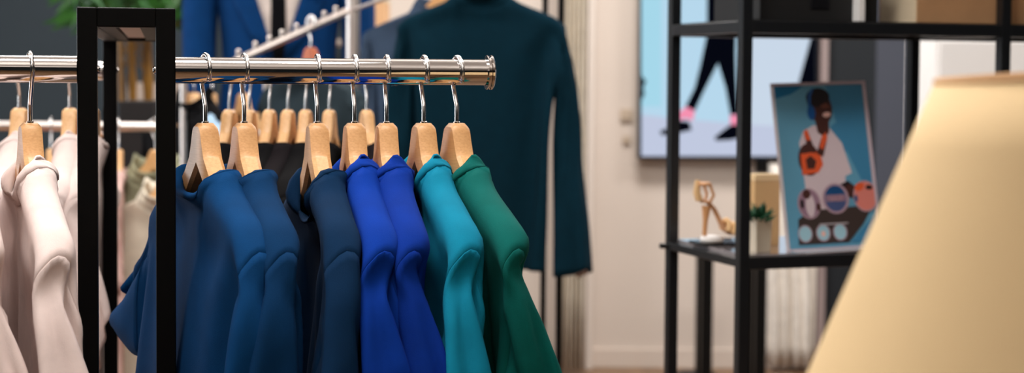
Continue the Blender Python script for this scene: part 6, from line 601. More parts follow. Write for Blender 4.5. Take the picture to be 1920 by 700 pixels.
0,-1,0,-1,1,0,54,17,491,-54,-28,-490,-1,9,-3,1,1,1,0,1,0,0,0,0,0,-1,0,0,1,0,0,0,0,0,0,0,0,0,1,0,-1,-1,-1,1,0,54,14,509,-51,-22,-508,-4,-1,-2,2,13,-1,0,-4,1,0,0,-1,0,2,1,0,-1,-1,0,-1,
1,0,0,-1,0,0,1,0,0,-1,0,0,1,38,36,538,-35,-44,-537,-4,-20,-5,3,29,1,1,-2,0,-4,8,0,2,-8,0,0,2,1,0,-1,-1,0,0,0,0,1,1,0,-1,-1,0,0,0,23,-23,580,-24,60,-573,1,-44,-15,0,-9,7,1,24,-3,0,-7,
0,0,1,1,0,0,-1,1,0,1,0,0,0,0,-1,-1,1,1,1,-1,-1,0,8,-50,547,2,93,-522,-13,-47,-26,2,-9,4,0,19,-2,0,-4,0,0,2,0,1,0,1,0,-2,-1,0,0,0,0,-1,1,0,0,-1,1,0,0,7,-63,530,2,105,-505,-13,-48,-25,
2,-5,2,0,15,-1,0,-2,0,0,4,2,1,-2,-1,0,-1,-1,-1,-1,1,2,-1,0,-1,0,0,0,-1,0,8,-74,512,3,115,-488,-14,-46,-25,2,-3,1,0,10,1,0,6,1,0,-3,-1,1,1,0,-1,-2,1,1,-2,-1,0,0,0,1,-1,0,-1,0,0,8,-86,
496,3,125,-472,-14,-42,-25,2,-6,1,-1,18,2,1,0,1,0,-5,-2,1,0,1,0,-3,-1,0,0,0,1,-2,1,-1,0,-1,1,-1,0,6,-88,479,5,127,-453,-15,-38,-26,0,7,1,2,0,1,1,-4,0,0,-2,-1,-1,-1,0,1,-2,0,-1,-2,0,
-1,-1,1,-1,-1,-1,0,1,1,20,-55,461,-3,97,-433,-19,-27,-30,2,-15,1,0,1,2,-1,-1,-1,-1,0,1,-1,-1,0,-1,0,0,-2,0,0,1,0,1,1,1,-1,1,-1,0,66,-13,439,-43,58,-415,-32,-43,-28,2,-22,10,2,17,-3,
-2,1,-1,4,2,0,4,0,-1,0,0,0,1,1,0,0,0,1,0,0,-1,3,1,0,80,23,414,-74,11,-408,-20,-25,-6,-1,-1,5,3,-10,-3,13,-15,3,-5,10,-1,-10,23,3,19,-30,-3,-22,25,1,4,-10,-2,-1,-1,0,42,1,1,23,-21,330,
-65,44,-327,13,-10,-4,8,5,4,-12,-31,-1,-6,12,0,-3,11,2,12,-22,-2,-11,9,1,0,15,0,-2,-8,-1,7,-15,-2,38,14,1,45,-11,311,-98,3,-313,29,23,5,-14,-9,-2,-5,-6,2,0,3,1,0,-10,0,3,-7,-1,-2,18,
1,-1,5,1,-1,-12,-3,10,-13,-1,33,15,2,63,-3,282,-113,-13,-285,6,20,4,2,-2,1,1,3,0,6,5,0,-8,-16,1,1,10,1,2,5,-1,-2,-7,0,-1,-7,-2,13,-11,0,29,14,0,72,9,255,-126,-17,-255,15,1,1,-4,9,2,
3,4,0,0,0,1,-1,2,0,3,3,1,-4,-4,-1,0,-8,-1,1,-2,0,11,-12,-1,29,7,0,85,33,228,-141,-26,-227,15,-6,0,-1,7,2,2,3,0,0,6,1,0,0,1,0,-3,-1,-1,-7,0,1,-2,-1,-1,-1,0,12,-12,0,27,3,-1,98,53,199,
-153,-36,-197,13,-7,0,2,2,1,0,5,0,1,3,2,0,-2,-1,-1,-5,0,3,-5,-1,-2,0,1,0,-1,-1,11,-10,0,23,-6,1,118,76,167,-168,-44,-167,10,-6,2,3,-2,-1,2,0,1,0,-1,0,0,-3,0,1,-2,-1,1,-2,1,-2,2,0,1,
-3,-1,11,-11,0,20,-6,1,129,80,138,-175,-44,-137,8,-8,1,3,-1,0,1,-1,0,2,-1,0,-1,-3,0,2,-2,0,-1,-1,0,-1,1,-1,2,-6,1,13,-9,0,14,-8,0,143,85,109,-186,-44,-108,9,-10,1,2,-1,0,1,-1,0,1,0,
1,1,-3,-1,0,-2,0,0,-1,0,-1,-1,0,4,-7,0,16,-7,0,8,-10,0,151,87,81,-192,-43,-80,8,-11,1,2,-1,1,1,-1,-1,1,0,1,1,-1,-1,-1,-2,0,1,-3,1,0,-3,-1,6,-8,0,11,-5,0,14,-7,0,154,85,53,-199,-44,-52,
8,-9,2,3,-2,-1,0,-1,1,1,1,-1,0,-1,1,1,-2,0,-1,-3,-1,2,-6,1,7,-7,-1,10,-5,0,15,-7,1,159,86,22,-205,-43,-21,7,-11,1,2,-1,0,1,0,0,1,0,-1,1,1,1,-1,-3,0,1,-4,0,2,-7,0,7,-8,-1,9,-4,1,18,-5,
-1,163,85,-5,-212,-44,7,7,-11,1,2,0,0,2,2,0,0,-1,0,1,1,0,-1,-2,1,0,-7,-1,4,-8,-1,7,-7,1,10,-4,0,19,-3,-1,167,84,-33,-220,-45,35,8,-10,1,3,1,1,0,1,-1,1,0,0,1,1,1,0,-2,-1,-1,-8,0,5,-10,
0,7,-6,0,9,-3,0,22,-3,0,-817,78,820,800,-46,-861,0,-1,1,0,-1,-1,-2,0,0,-1,0,-1,0,-1,1,-2,0,0,1,-1,-1,-1,1,1,1,0,-1,-1,-1,1,0,0,-1,1,1,1,0,-1,-1,0,0,1,0,0,-1,0,0,0,0,0,1,0,0,-1,0,0,0,
0,0,1,-21,7,961,24,-1,-961,-1,-2,-1,0,-1,1,0,0,-1,0,-1,1,-1,-1,-1,1,0,0,-1,0,1,0,0,-1,1,-1,0,-1,1,1,0,-1,-1,1,0,0,-1,0,1,0,0,-1,1,0,1,-1,0,-1,0,0,0,0,0,1,1,0,-1,-1,0,1,-14,-56,960,14,
59,-961,1,-1,1,-1,1,-1,1,-1,1,0,0,-1,0,1,1,0,-1,-1,-1,0,1,1,0,-1,0,0,0,0,0,1,-1,0,-1,1,0,1,0,0,-1,-1,0,1,0,-1,-1,1,1,1,-1,-1,-1,0,0,1,1,-1,-1,-1,1,0,-50,-102,956,50,103,-955,1,1,-1,
0,0,1,0,-1,-1,-1,0,1,1,1,-1,-1,-1,1,1,0,-1,0,0,1,-1,0,0,1,1,-1,0,-1,1,1,0,-1,0,0,1,1,0,0,0,0,-1,-1,0,1,1,1,0,0,-1,0,-1,0,-1,1,0,1,-54,-104,954,50,103,-955,-1,0,0,0,1,1,1,0,-1,0,-1,0,
0,1,1,0,0,-1,0,0,1,0,0,-1,0,0,0,0,0,1,1,0,-1,-1,0,1,2,0,-1,-1,0,1,2,0,-1,-1,1,1,1,-1,0,1,0,-1,-1,0,1,2,0,0,-10,-72,957,3,68,-958,0,0,0,1,1,0,-1,-1,1,0,2,-1,1,-1,0,-1,1,1,0,0,-1,1,1,
0,-1,-1,0,0,0,1,1,1,-1,0,0,1,-1,0,-1,1,0,0,0,0,1,0,1,-1,1,0,0,0,0,1,0,0,-1,0,1,1,42,-24,959,-43,16,-960,-1,2,1,1,0,-1,0,0,0,-1,1,1,0,0,-1,1,0,0,-1,1,1,1,0,-1,-1,0,0,0,0,1,1,0,-1,-1,
0,0,0,0,1,1,0,-1,-1,0,0,0,0,1,0,1,-1,1,-1,0,-1,1,1,0,0,-1,51,22,960,-50,-27,-959,0,0,-1,0,2,0,0,-1,1,0,1,-1,-1,1,1,1,0,-1,0,0,0,-1,0,1,1,0,-1,-1,0,0,1,1,1,0,-1,-1,-1,1,0,1,0,1,-1,-1,
-1,1,1,0,-1,0,1,1,-1,-1,0,1,0,-1,0,1,46,34,959,-45,-37,-960,0,-1,1,0,1,-1,0,0,0,0,1,1,0,0,-1,0,0,1,-1,1,-1,1,-1,0,0,1,1,0,0,-1,-1,1,0,1,-1,1,0,0,-1,-1,1,0,1,-1,1,0,1,-1,-1,0,1,1,-1,
-1,0,1,0,-1,0,1,45,32,959,-44,-35,-960,0,1,0,0,-1,1,0,1,-1,0,-1,1,0,1,-1,0,0,1,0,0,-1,0,1,0,0,0,1,0,-1,-1,0,1,0,0,0,1,-1,0,-1,1,0,0,0,0,1,0,0,-1,0,0,1,0,1,-1,0,-1,0,-1,0,1,42,32,959,
-41,-32,-960,0,-1,1,0,0,-1,1,0,0,-1,0,1,0,0,-1,0,1,1,0,-1,-1,0,1,0,0,-1,1,0,1,-1,1,-1,0,-1,1,1,0,-1,-1,0,0,1,0,1,-1,0,-1,0,0,1,1,0,-1,-1,0,1,0,1,0,1,35,33,959,-36,-33,-959,1,-1,-1,-1,
1,0,0,0,1,0,0,-1,0,0,0,1,0,1,-1,0,-1,0,0,0,0,-1,1,0,1,-1,0,-1,0,1,1,1,-1,-1,-1,0,0,1,0,0,-1,1,0,0,-1,0,1,0,1,-1,0,-1,1,0,0,-1,35,33,961,-34,-32,-961,-1,0,0,0,1,1,1,-1,-1,-1,1,0,0,-1,
1,0,1,-1,0,-1,0,0,1,1,1,-1,-1,-1,0,0,0,0,1,0,-1,-1,1,1,0,-1,-1,1,0,1,-1,1,-1,0,-1,1,1,0,-1,-1,1,1,1,-1,0,-1,34,23,961,-34,-22,-961,0,0,0,1,0,1,-1,0,-1,0,0,0,1,0,1,-1,0,-1,0,1,0,0,-2,
1,1,1,-1,-1,0,0,0,-1,1,1,0,-1,-1,0,0,0,1,1,1,-1,-1,-1,0,0,0,1,1,1,-1,-1,-1,0,1,1,1,-1,31,10,961,-32,-10,-961,1,0,1,-1,1,-1,0,0,0,1,-1,1,-1,1,-1,0,-1,0,0,0,1,1,1,-1,-1,-1,0,1,0,1,-1,
0,-1,0,-1,0,1,1,1,-1,0,-1,0,0,0,1,0,1,-1,0,-1,0,0,0,0,0,1,1,0,-1,31,1,961,-32,-1,-960,1,1,-1,-1,0,0,0,0,1,1,-1,-1,-1,1,0,1,0,1,-1,-1,-1,0,0,0,1,0,1,-1,1,-1,1,-1,0,-1,0,0,0,0,1,1,0,-1,
-1,0,0,0,1,1,1,-1,-1,-1,0,1,0,1,-1,1,-1,0,29,0,962,-29,0,-962,-1,1,0,1,-1,1,-1,1,-1,1,-1,0,-1,1,1,1,-1,-1,0,0,0,-1,1,1,1,-1,-1,-1,0,0,1,0,1,0,1,-1,-1,-1,0,1,1,1,-1,-1,-1,1,1,0,-1,-1,
1,1,1,-1,-1,0,0,1,-1,1,25,2,960,-25,-2,-961,-1,1,1,1,-1,-1,0,0,0,-1,0,1,1,1,-1,0,-1,0,-1,1,1,1,-1,-1,-1,1,0,1,0,1,0,-1,-1,-1,1,0,1,0,1,-1,1,-1,1,-1,0,-1,0,1,1,0,-1,-1,1,0,0,-1,1,1,1,
-1,24,-7,961,-24,6,-960,-1,-1,-1,1,1,0,0,-1,1,-1,1,-1,1,0,0,-1,0,1,1,1,-1,-1,-1,0,0,1,1,0,-1,-1,0,1,1,1,0,-1,-1,0,0,-1,0,1,1,0,-1,0,0,0,0,1,1,0,-1,-1,0,0,1,0,0,-1,33,-22,961,-33,22,
-961,0,-1,1,1,1,-1,-1,-1,0,0,1,1,0,0,-1,1,0,0,-1,0,1,0,1,-1,-1,-1,1,1,1,-1,0,-1,0,0,1,1,0,-1,-1,0,1,1,-1,0,-1,1,-1,1,0,1,-1,0,0,0,0,-1,1,0,1,-1,37,-39,960,-37,38,-959,0,1,-1,1,-1,0,
-1,0,1,0,0,-1,0,0,0,0,0,1,1,1,-1,-1,-1,1,0,0,-1,0,0,0,1,0,1,-1,0,-1,0,0,0,0,-1,1,1,1,-1,-1,0,1,0,0,-1,0,-1,0,1,1,1,-1,-1,-1,34,-38,960,-34,38,-959,1,0,-1,-1,0,0,0,0,0,1,0,1,-1,0,-1,
0,-1,0,0,1,1,0,0,-1,0,-1,0,0,1,1,-1,-1,-1,1,1,0,0,-1,1,0,1,-1,-1,-1,0,1,0,1,0,1,-1,-1,-1,0,1,1,1,-1,-1,-1,29,-45,960,-30,44,-959,0,1,-1,0,0,0,1,-1,1,-1,1,-1,1,0,0,-1,0,1,1,0,-1,0,0,
0,0,0,1,0,0,-1,0,0,0,0,0,1,1,0,-1,-1,0,0,1,0,1,-1,0,-1,1,0,0,0,0,1,0,1,-1,0,-1,0,14,-40,962,-17,39,-962,1,0,0,0,1,0,1,-1,1,-1,1,-1,1,-1,0,0,1,0,0,-1,1,1,1,-1,-1,-1,0,1,1,0,0,0,1,0,-1,
-1,0,1,0,1,0,1,-1,-1,-1,1,1,0,0,0,1,-1,-1,-1,1,1,0,-1,0,1,24,-31,960,-27,30,-961,1,0,1,0,0,-1,0,0,0,2,1,0,-1,-1,0,1,1,1,0,0,-1,1,0,0,-1,0,0,1,0,1,-1,-1,-1,1,1,0,0,0,1,0,0,-1,0,0,1,-1,
0,-1,1,-1,0,0,1,1,0,0,-1,0,0,0,30,41,957,-28,-45,-957,-3,0,1,0,-1,0,0,1,0,0,1,0,0,0,0,1,0,-1,-1,1,1,1,0,-1,-1,0,1,1,0,-1,-1,0,1,1,0,-1,-1,1,1,1,-1,-1,-1,0,0,1,0,1,-1,0,-1,1,1,1,0,-1,
-1,-1,1,0,-958,31,155,982,-27,-113,-3,8,1,-4,1,-1,2,-1,1,1,-10,-1,0,-8,1,0,2,-1,-3,19,1,-14,9,0,-5,1,1,-150,-114,99,175,94,-103,-4,8,0,-3,1,1,1,-3,-1,3,-10,0,-2,-8,0,2,3,0,-3,17,1,-13,
9,0,-7,3,0,-142,-110,125,168,92,-128,-7,7,0,-1,0,0,2,-5,0,2,-8,0,-2,-8,0,1,3,0,0,13,0,-13,13,0,-9,2,1,-133,-105,150,158,90,-153,-6,6,-1,-1,-2,1,2,-4,0,2,-8,0,-2,-8,-1,0,2,1,2,11,0,-11,
15,0,-11,2,1,-126,-98,174,149,86,-177,-5,3,-1,-2,-1,1,4,-5,-1,1,-7,1,-2,-6,-1,0,-2,0,3,10,1,-9,15,0,-14,5,0,-118,-92,200,140,81,-203,-5,3,1,0,-2,-1,3,-7,0,1,-4,1,-2,-7,-1,0,-3,0,2,9,
0,-4,14,1,-15,7,0,-117,-82,225,135,74,-229,-4,0,1,1,-3,0,3,-6,0,-1,-5,0,0,-4,0,-1,-3,0,2,5,0,-1,14,0,-14,10,1,-118,-72,250,129,66,-254,-1,-3,1,4,-6,0,0,-5,-1,0,-1,1,-1,-4,0,-1,-4,0,
2,4,-1,1,11,1,-12,12,1,-119,-58,274,123,55,-278,5,-7,0,2,-9,1,-1,1,-1,0,-1,1,0,-2,0,-2,-6,-1,2,4,0,2,7,1,-9,15,0,-119,-45,300,120,42,-304,7,-15,1,-5,-7,0,4,9,1,-1,3,0,1,-5,-1,-2,-6,
0,0,1,1,4,6,-1,-8,16,1,-120,-28,323,128,19,-326,-6,-17,0,2,4,-1,-1,1,1,2,8,1,-1,3,0,1,-10,-1,-2,-5,0,4,9,0,-7,15,1,-103,-35,345,103,37,-346,1,-26,-3,-2,-3,0,5,8,1,1,5,0,-2,8,1,1,-10,
-1,-4,-11,0,7,13,0,-8,15,0,-86,-48,369,81,55,-368,9,-26,-4,-9,-11,0,10,11,1,0,4,0,-4,10,0,4,-13,0,-6,-11,0,9,14,0,-9,16,0,-75,-58,393,80,52,-396,0,5,3,-18,-30,-3,17,22,0,2,-12,2,-6,
14,-1,5,-12,-1,-8,-14,1,11,16,0,-9,18,0,-62,-57,417,74,57,-423,-13,-34,4,3,15,-2,0,4,2,-8,20,4,9,-19,-5,1,-1,0,-6,-24,3,9,15,-4,-15,24,2,-21,-62,397,37,44,-405,1,23,9,-5,-20,-4,0,-1,
0,-3,0,-1,1,-1,0,-2,0,0,-3,1,0,1,1,1,0,0,-1,0,-1,1,-27,-53,450,30,37,-454,-6,13,-1,0,0,2,1,1,1,0,2,-1,1,-1,0,1,1,1,0,0,-1,2,0,1,-1,0,0,1,0,0,18,-12,466,-21,7,-470,-1,1,1,0,-11,3,-2,
5,-2,1,3,1,-1,1,-1,0,1,0,0,1,0,0,0,1,0,2,-1,2,0,0,51,28,480,-50,-29,-483,-1,5,1,-1,-11,1,0,-4,1,0,2,0,0,1,-1,-1,1,1,-1,2,-1,1,0,0,0,1,0,0,0,1,55,48,492,-53,-42,-496,-1,-4,1,1,4,0,-2,
-8,1,1,-2,0,-1,1,1,1,0,-1,-1,1,0,0,0,0,0,0,0,0,1,0,54,41,510,-51,-33,-514,-2,-4,2,1,-1,0,-1,2,0,-1,-6,1,1,0,0,-1,0,0,0,0,0,0,1,0,0,0,-1,0,0,1,54,31,527,-51,-23,-531,-2,-3,1,1,-2,1,-1,
0,0,0,-1,0,-1,-1,0,0,-1,0,0,0,1,0,1,-1,1,0,1,-1,0,-1,52,21,549,-50,-12,-555,1,-5,4,-1,-2,0,-1,-1,1,0,1,-1,-1,-1,0,1,-1,1,-1,1,0,0,-1,-1,0,1,1,0,0,0,39,5,570,-40,-3,-567,3,18,-4,0,-22,
2,1,3,0,-1,0,1,1,0,-1,-1,-1,0,1,1,1,-1,-1,-1,1,1,0,0,0,1,-1,-1,-1,22,-5,550,-23,27,-544,3,-10,-4,0,-20,0,-1,8,0,1,1,-1,-1,0,0,1,0,0,0,0,1,-1,0,-1,1,0,0,0,0,1,-1,0,-1,22,-5,541,-23,28,
-534,1,-20,-6,1,-9,0,-1,4,0,1,2,0,-1,1,0,1,-1,0,-1,0,0,1,0,0,-1,1,0,1,-1,0,-1,0,0,31,0,539,-32,18,-535,1,-18,-4,-1,-6,1,1,5,-1,0,1,0,-1,1,0,1,0,1,0,-1,-1,-1,1,0,1,-1,0,0,1,1,-1,-1,-1,
45,4,541,-46,8,-539,1,-12,-2,-1,-7,1,1,7,-1,-1,1,0,1,0,0,0,0,1,-1,0,-1,1,-1,0,-1,1,1,1,0,-1,-1,-1,0,56,4,546,-56,4,-545,-1,-7,-2,1,-8,2,0,8,-1,-1,0,0,1,0,0,0,0,-1,0,0,1,-1,0,0,1,0,0,
0,0,0,0,0,0,57,1,555,-59,-2,-556,2,8,0,0,-14,1,-1,7,-1,1,0,0,0,1,1,-1,-1,-1,1,0,0,0,0,1,-1,0,-1,1,0,0,0,0,0,46,-5,571,-49,3,-575,4,13,4,0,-16,-1,0,5,0,0,0,1,-1,1,-1,1,-1,0,0,0,0,0,1,
1,-1,-1,-1,1,-1,0,0,1,0,25,2,551,-26,-6,-557,0,5,4,2,0,-1,0,-1,2,0,0,-1,1,1,0,0,-2,1,0,1,0,1,0,-1,-1,-1,1,0,0,0,21,-3,531,-24,5,-533,1,3,2,1,-3,1,0,-1,0,0,2,0,1,-3,0,1,0,0,-1,0,1,0,
-1,-1,1,0,0,-1,-1,1,19,6,512,-21,1,-513,0,-3,0,1,-2,1,0,7,1,1,-9,0,0,-1,-1,0,1,1,0,0,0,0,-1,0,0,1,0,1,-1,-1,18,19,497,-21,-11,-497,0,-7,1,1,9,1,-2,-18,1,4,11,-1,-1,-3,0,-1,-1,0,1,1,
0,0,-1,0,0,2,0,0,-1,0,23,36,479,-27,-34,-480,3,9,2,-4,-23,3,4,8,-3,0,2,0,0,0,1,1,2,-1,0,0,0,1,1,1,0,1,-1,0,-1,0,23,53,462,-29,-50,-462,2,-16,5,2,9,-4,0,0,1,0,2,-1,1,2,1,0,1,-1,1,0,1,
0,0,-1,-1,-1,1,1,1,-1,22,52,445,-28,-54,-445,-4,8,1,10,-14,2,-5,10,-1,-3,3,0,13,-11,2,-3,3,-2,-1,1,0,-1,1,0,0,0,0,1,0,0,26,32,413,-41,-33,-407,5,24,0,1,-15,-5,-1,-1,1,2,-1,-1,2,-5,0,
-4,0,1,3,-2,-1,0,1,1,5,1,-1,1,-2,1,66,2,382,-73,-13,-378,0,39,0,2,-38,-2,-6,10,-1,-1,5,1,20,18,4,-21,-10,-3,3,-2,-2,2,-26,3,0,42,2,67,-41,267,-61,2,-270,-13,30,2,0,-8,0,15,-17,-1,-3,
0,-1,-16,17,3,20,14,0,-15,-25,-1,8,21,2,-15,-15,-3,83,-8,248,-58,-7,-247,-20,6,1,11,28,4,-11,-16,-3,15,-15,-1,-2,0,0,-14,15,1,13,15,2,-11,-10,-2,-5,-10,0,97,-2,224,-92,1,-224,14,-14,
1,-16,18,2,12,18,2,-13,-19,-3,18,-12,-1,-6,1,-1,-14,15,4,13,12,-2,-12,-16,0,107,1,202,-102,-9,-202,-4,13,3,15,-19,-2,-14,12,2,12,19,1,-12,-16,-1,7,-11,-2,6,-4,0,-15,13,2,14,21,-2,92,
-15,179,-109,-1,-175,13,-17,-2,-8,13,2,13,-16,-1,-15,15,2,17,15,-1,-14,-12,-1,6,-15,-1,1,-2,1,-12,22,1,123,20,152,-124,-26,-151,3,-1,1,15,-16,-1,-13,14,1,13,-14,1,-13,18,-2,11,11,0,
-10,-15,1,6,-16,-2,-10,13,2,114,44,128,-106,-57,-126,-1,32,0,-3,-19,0,18,-14,1,-19,22,-1,7,-16,-1,-6,11,1,5,15,-1,-8,-19,0,4,-9,0,132,42,109,-137,-29,-108,3,-11,3,12,30,0,-14,-18,-1,
8,-12,-1,-7,12,1,11,-14,-1,-12,10,1,3,14,-2,-6,-15,2,148,21,83,-140,-34,-80,-1,29,-2,0,2,2,-2,-4,-1,-1,-11,1,8,-12,-2,-9,10,1,12,-12,-1,-13,14,0,-3,3,0,154,18,60,-149,-35,-56,-4,19,
0,7,9,-1,5,4,0,-7,-8,1,1,-19,-1,2,-1,0,3,-3,-1,-6,2,1,-6,13,-1,157,25,35,-153,-41,-31,-3,19,0,5,10,0,7,3,-1,-7,-5,1,-3,-17,0,7,-8,-2,4,-3,1,-6,1,0,-10,13,-1,164,30,11,-159,-43,-7,-4,
18,0,7,12,0,5,3,0,-5,-4,0,-4,-15,0,8,-14,-1,4,-3,0,-4,1,0,-12,13,-1,167,32,-14,-163,-42,19,-4,17,0,7,13,-1,6,2,0,-5,-2,0,-6,-15,1,10,-17,-2,6,-3,0,-5,1,0,-14,11,-1,171,35,-38,-167,-42,
44,-4,17,-2,8,14,1,4,3,-1,-2,-4,1,-8,-11,-1,11,-23,-1,7,-2,1,-5,0,-1,-15,12,0,-763,44,822,790,-35,-863,-2,0,1,0,1,-1,-1,-1,0,0,1,0,-2,-1,1,0,0,-1,0,1,0,0,-1,1,-1,0,-1,0,0,1,0,0,-1,1,
0,0,-2,0,1,5,1,-1,-1,0,1,0,0,-1,1,0,0,-1,-1,1,1,1,-1,-1,0,1,-15,-51,959,17,50,-960,1,1,1,-2,-1,-1,1,0,0,-2,1,1,1,-1,-1,-1,0,0,0,1,1,0,-1,-1,-1,1,0,0,-1,1,0,1,-1,-3,-1,1,7,1,-1,-2,1,
1,0,-1,-1,0,0,0,0,0,1,0,0,-1,-1,0,1,1,0,-1,-28,-56,961,28,55,-961,-1,0,0,0,1,0,1,-1,1,-1,0,-1,1,1,0,-1,-1,1,1,0,-1,-1,1,0,1,0,1,-1,-1,-1,1,1,0,0,0,1,0,0,-1,1,1,1,0,-1,-1,-1,0,1,-1,0,
-1,1,0,0,-1,0,1,0,0,-1,0,-35,962,-1,31,-962,0,1,1,0,0,-1,0,1,0,0,-1,0,0,1,1,0,0,-1,0,0,0,1,0,0,-1,1,1,0,0,-1,1,0,0,-1,0,1,1,0,-1,0,0,0,-1,1,1,1,-1,-1,0,1,0,-1,0,1,1,-1,-1,0,1,1,30,14,
960,-31,-18,-961,1,0,1,-1,-1,-1,0,1,1,0,0,-1,0,0,0,0,1,1,0,-1,-1,0,1,0,0,-1,1,1,1,-1,-1,0,0,0,0,1,0,1,-1,0,0,0,0,-1,1,0,1,-1,0,0,0,0,1,1,0,-1,-1,0,0,0,36,54,961,-35,-57,-961,-1,1,0,
0,0,1,0,-1,-1,0,1,1,1,0,-1,-1,0,1,0,0,-1,1,0,0,-1,0,1,0,1,-1,0,-1,1,1,0,-1,-1,1,0,0,-1,1,1,1,-1,-1,0,0,0,0,1,0,1,-1,0,0,0,1,1,1,32,62,958,-33,-65,-958,0,0,-1,0,1,1,0,-1,-1,0,1,0,0,0,
1,0,-1,-1,0,1,1,0,0,-1,1,-1,0,-1,1,1,0,0,-1,0,0,1,0,0,-1,0,-1,0,1,1,1,0,-1,-1,-1,0,1,1,0,-1,1,0,1,-1,-1,-1,30,65,959,-31,-62,-958,0,-1,-1,0,0,0,0,1,1,0,-1,-1,0,1,0,0,-1,1,-1,1,-1,1,
0,1,0,0,-1,0,-1,0,0,1,1,0,0,-1,0,0,0,0,0,1,-1,0,-1,2,-1,1,-1,1,-1,0,-1,0,1,-1,1,-1,1,-1,39,39,960,-39,-38,-959,0,0,-1,0,0,0,0,0,1,-1,0,-1,1,0,0,0,1,1,0,-1,-1,0,1,0,-1,0,1,1,-1,-1,0,
1,0,-1,0,1,1,-1,-1,0,1,0,-1,0,1,1,0,-1,0,-1,0,-1,1,1,1,-1,-1,0,0,1,44,16,959,-44,-15,-959,0,-1,-1,0,0,0,0,1,1,0,-1,-1,-1,1,0,1,-1,1,0,1,-1,0,0,0,0,0,1,-1,0,-1,1,0,0,0,0,1,-1,0,-1,1,
0,0,0,0,1,-1,0,-1,1,0,0,0,0,1,-1,0,-1,1,0,0,44,6,961,-44,-6,-960,0,-1,-1,0,0,0,0,1,1,0,-1,-1,0,1,0,0,-1,1,0,1,-1,0,0,0,0,0,1,0,0,-1,0,0,0,0,0,1,0,-1,-1,0,1,0,-1,-1,1,1,1,-1,0,-1,0,0,
0,1,0,1,-1,0,-1,0,40,13,961,-39,-13,-960,-1,0,-1,0,0,0,0,1,1,0,-1,-1,0,0,0,0,1,1,0,-1,-1,0,1,0,0,0,1,0,-1,-1,1,1,0,-1,-1,1,0,0,-1,0,0,0,0,0,1,0,0,-1,0,0,0,0,-1,1,0,1,-1,0,0,0,38,20,
961,-38,-20,-960,0,0,-1,0,1,0,0,-1,1,0,0,-1,1,1,0,-1,-1,1,0,1,-1,0,0,0,0,-1,1,0,1,-1,0,-1,0,1,0,1,-1,0,-1,0,0,0,0,-1,1,0,1,-1,0,-1,0,0,1,1,1,-1,-1,-1,1,1,36,21,960,-36,-20,-961,0,-1,
0,1,1,0,-1,-1,1,0,1,-1,0,0,0,1,-1,1,-1,1,-1,0,0,0,0,-1,1,1,1,-1,-1,-1,0,0,1,1,0,-1,-1,1,0,0,-1,0,1,0,0,-1,1,0,0,-1,0,1,0,0,-1,1,0,1,32,15,960,-33,-14,-961,1,0,0,-1,-1,1,0,1,-1,1,-1,
0,-1,1,1,1,0,-1,-1,-1,0,0,1,1,1,0,-1,-1,-1,0,1,1,1,-1,0,-1,1,-1,0,-1,1,1,1,-1,-1,-1,1,0,1,-1,1,-1,1,-1,1,-1,0,-1,1,1,30,8,960,-29,-8,-961,-1,-1,0,0,0,1,1,0,-1,-1,0,0,1,1,1,-1,-1,-1,
1,0,0,-1,0,1,1,1,-1,-1,-1,0,1,1,1,-1,-1,-1,1,1,1,-1,-1,-1,1,1,0,-1,-1,1,1,1,-1,0,-1,0,-1,0,1,1,0,-1,27,12,961,-27,-12,-961,-1,-1,1,1,1,-1,-1,-1,0,0,1,1,1,-1,-1,-1,1,1,1,-1,-1,-1,1,0,
1,0,1,-1,0,-1,1,0,0,-1,0,1,1,0,-1,-1,0,0,0,-1,1,1,1,-1,-1,-1,1,0,0,-1,1,0,0,-1,0,1,30,26,959,-30,-27,-959,1,1,-1,-1,-1,0,0,1,1,1,0,-1,-1,0,1,0,0,-1,1,0,0,-1,0,1,1,0,-1,-1,1,1,1,-1,-1,
-1,0,0,0,-1,1,0,1,-1,0,-1,1,0,0,-1,0,0,1,0,0,-1,0,1,0,0,-1,1,33,40,959,-33,-40,-960,0,0,1,0,1,-1,1,-1,1,-1,0,-1,0,1,0,1,0,1,-1,0,-1,0,0,0,1,-1,1,-1,1,-1,0,-1,1,0,1,-1,0,-2,1,0,1,-1,
0,0,1,0,-1,-1,-1,1,0,1,0,1,0,-1,-1,0,1,1,34,47,959,-34,-47,-960,1,1,1,-1,-1,-1,0,1,0,1,-1,1,-1,1,-1,1,0,0,-1,0,1,1,-1,-1,-1,1,1,0,-1,-1,1,1,0,-1,-1,1,0,0,-1,0,0,1,0,1,-1,0,-1,1,1,0,
-1,-1,1,0,0,0,1,0,1,-1,30,37,961,-29,-38,-961,-1,0,0,1,0,1,0,-1,-1,-1,1,0,1,0,1,-1,-1,-1,1,1,1,0,0,-1,-1,-1,0,1,1,1,0,0,-1,-1,0,0,1,0,1,0,0,-1,-1,1,0,1,0,1,0,0,-1,-1,1,1,1,0,-1,0,0,
0,26,36,961,-26,-38,-961,0,-1,1,0,1,-1,0,-1,0,-1,1,1,1,0,-1,0,0,0,0,0,1,0,-1,-1,0,1,0,-1,0,1,1,0,-1,0,0,1,0,0,-1,0,1,0,0,-1,1,0,1,-1,0,0,0,0,1,1,-1,0,-1,1,0,0,20,51,960,-20,-54,-960,
0,1,1,-1,-1,-1,1,1,0,0,0,1,0,0,-1,0,0,1,-1,0,-1,1,0,0,0,0,1,0,-1,-1,0,1,1,0,0,-1,0,0,0,0,0,1,0,-1,-1,0,1,1,1,0,-1,-1,-1,1,0,1,-1,0,0,0,-18,91,957,24,-93,-956,-3,1,-1,-2,0,1,1,0,-1,-2,
0,1,1,1,-1,-1,-1,0,-1,1,1,1,0,-1,-1,0,1,1,0,-1,0,0,0,-1,0,1,1,0,-1,-1,0,1,1,-1,-1,-1,1,0,0,0,1,1,0,-1,-1,0,1,0,0,-1,-587,90,1563,603,-43,-1556,9,-53,6,11,2,12,11,5,11,11,0,8,-11,-1,
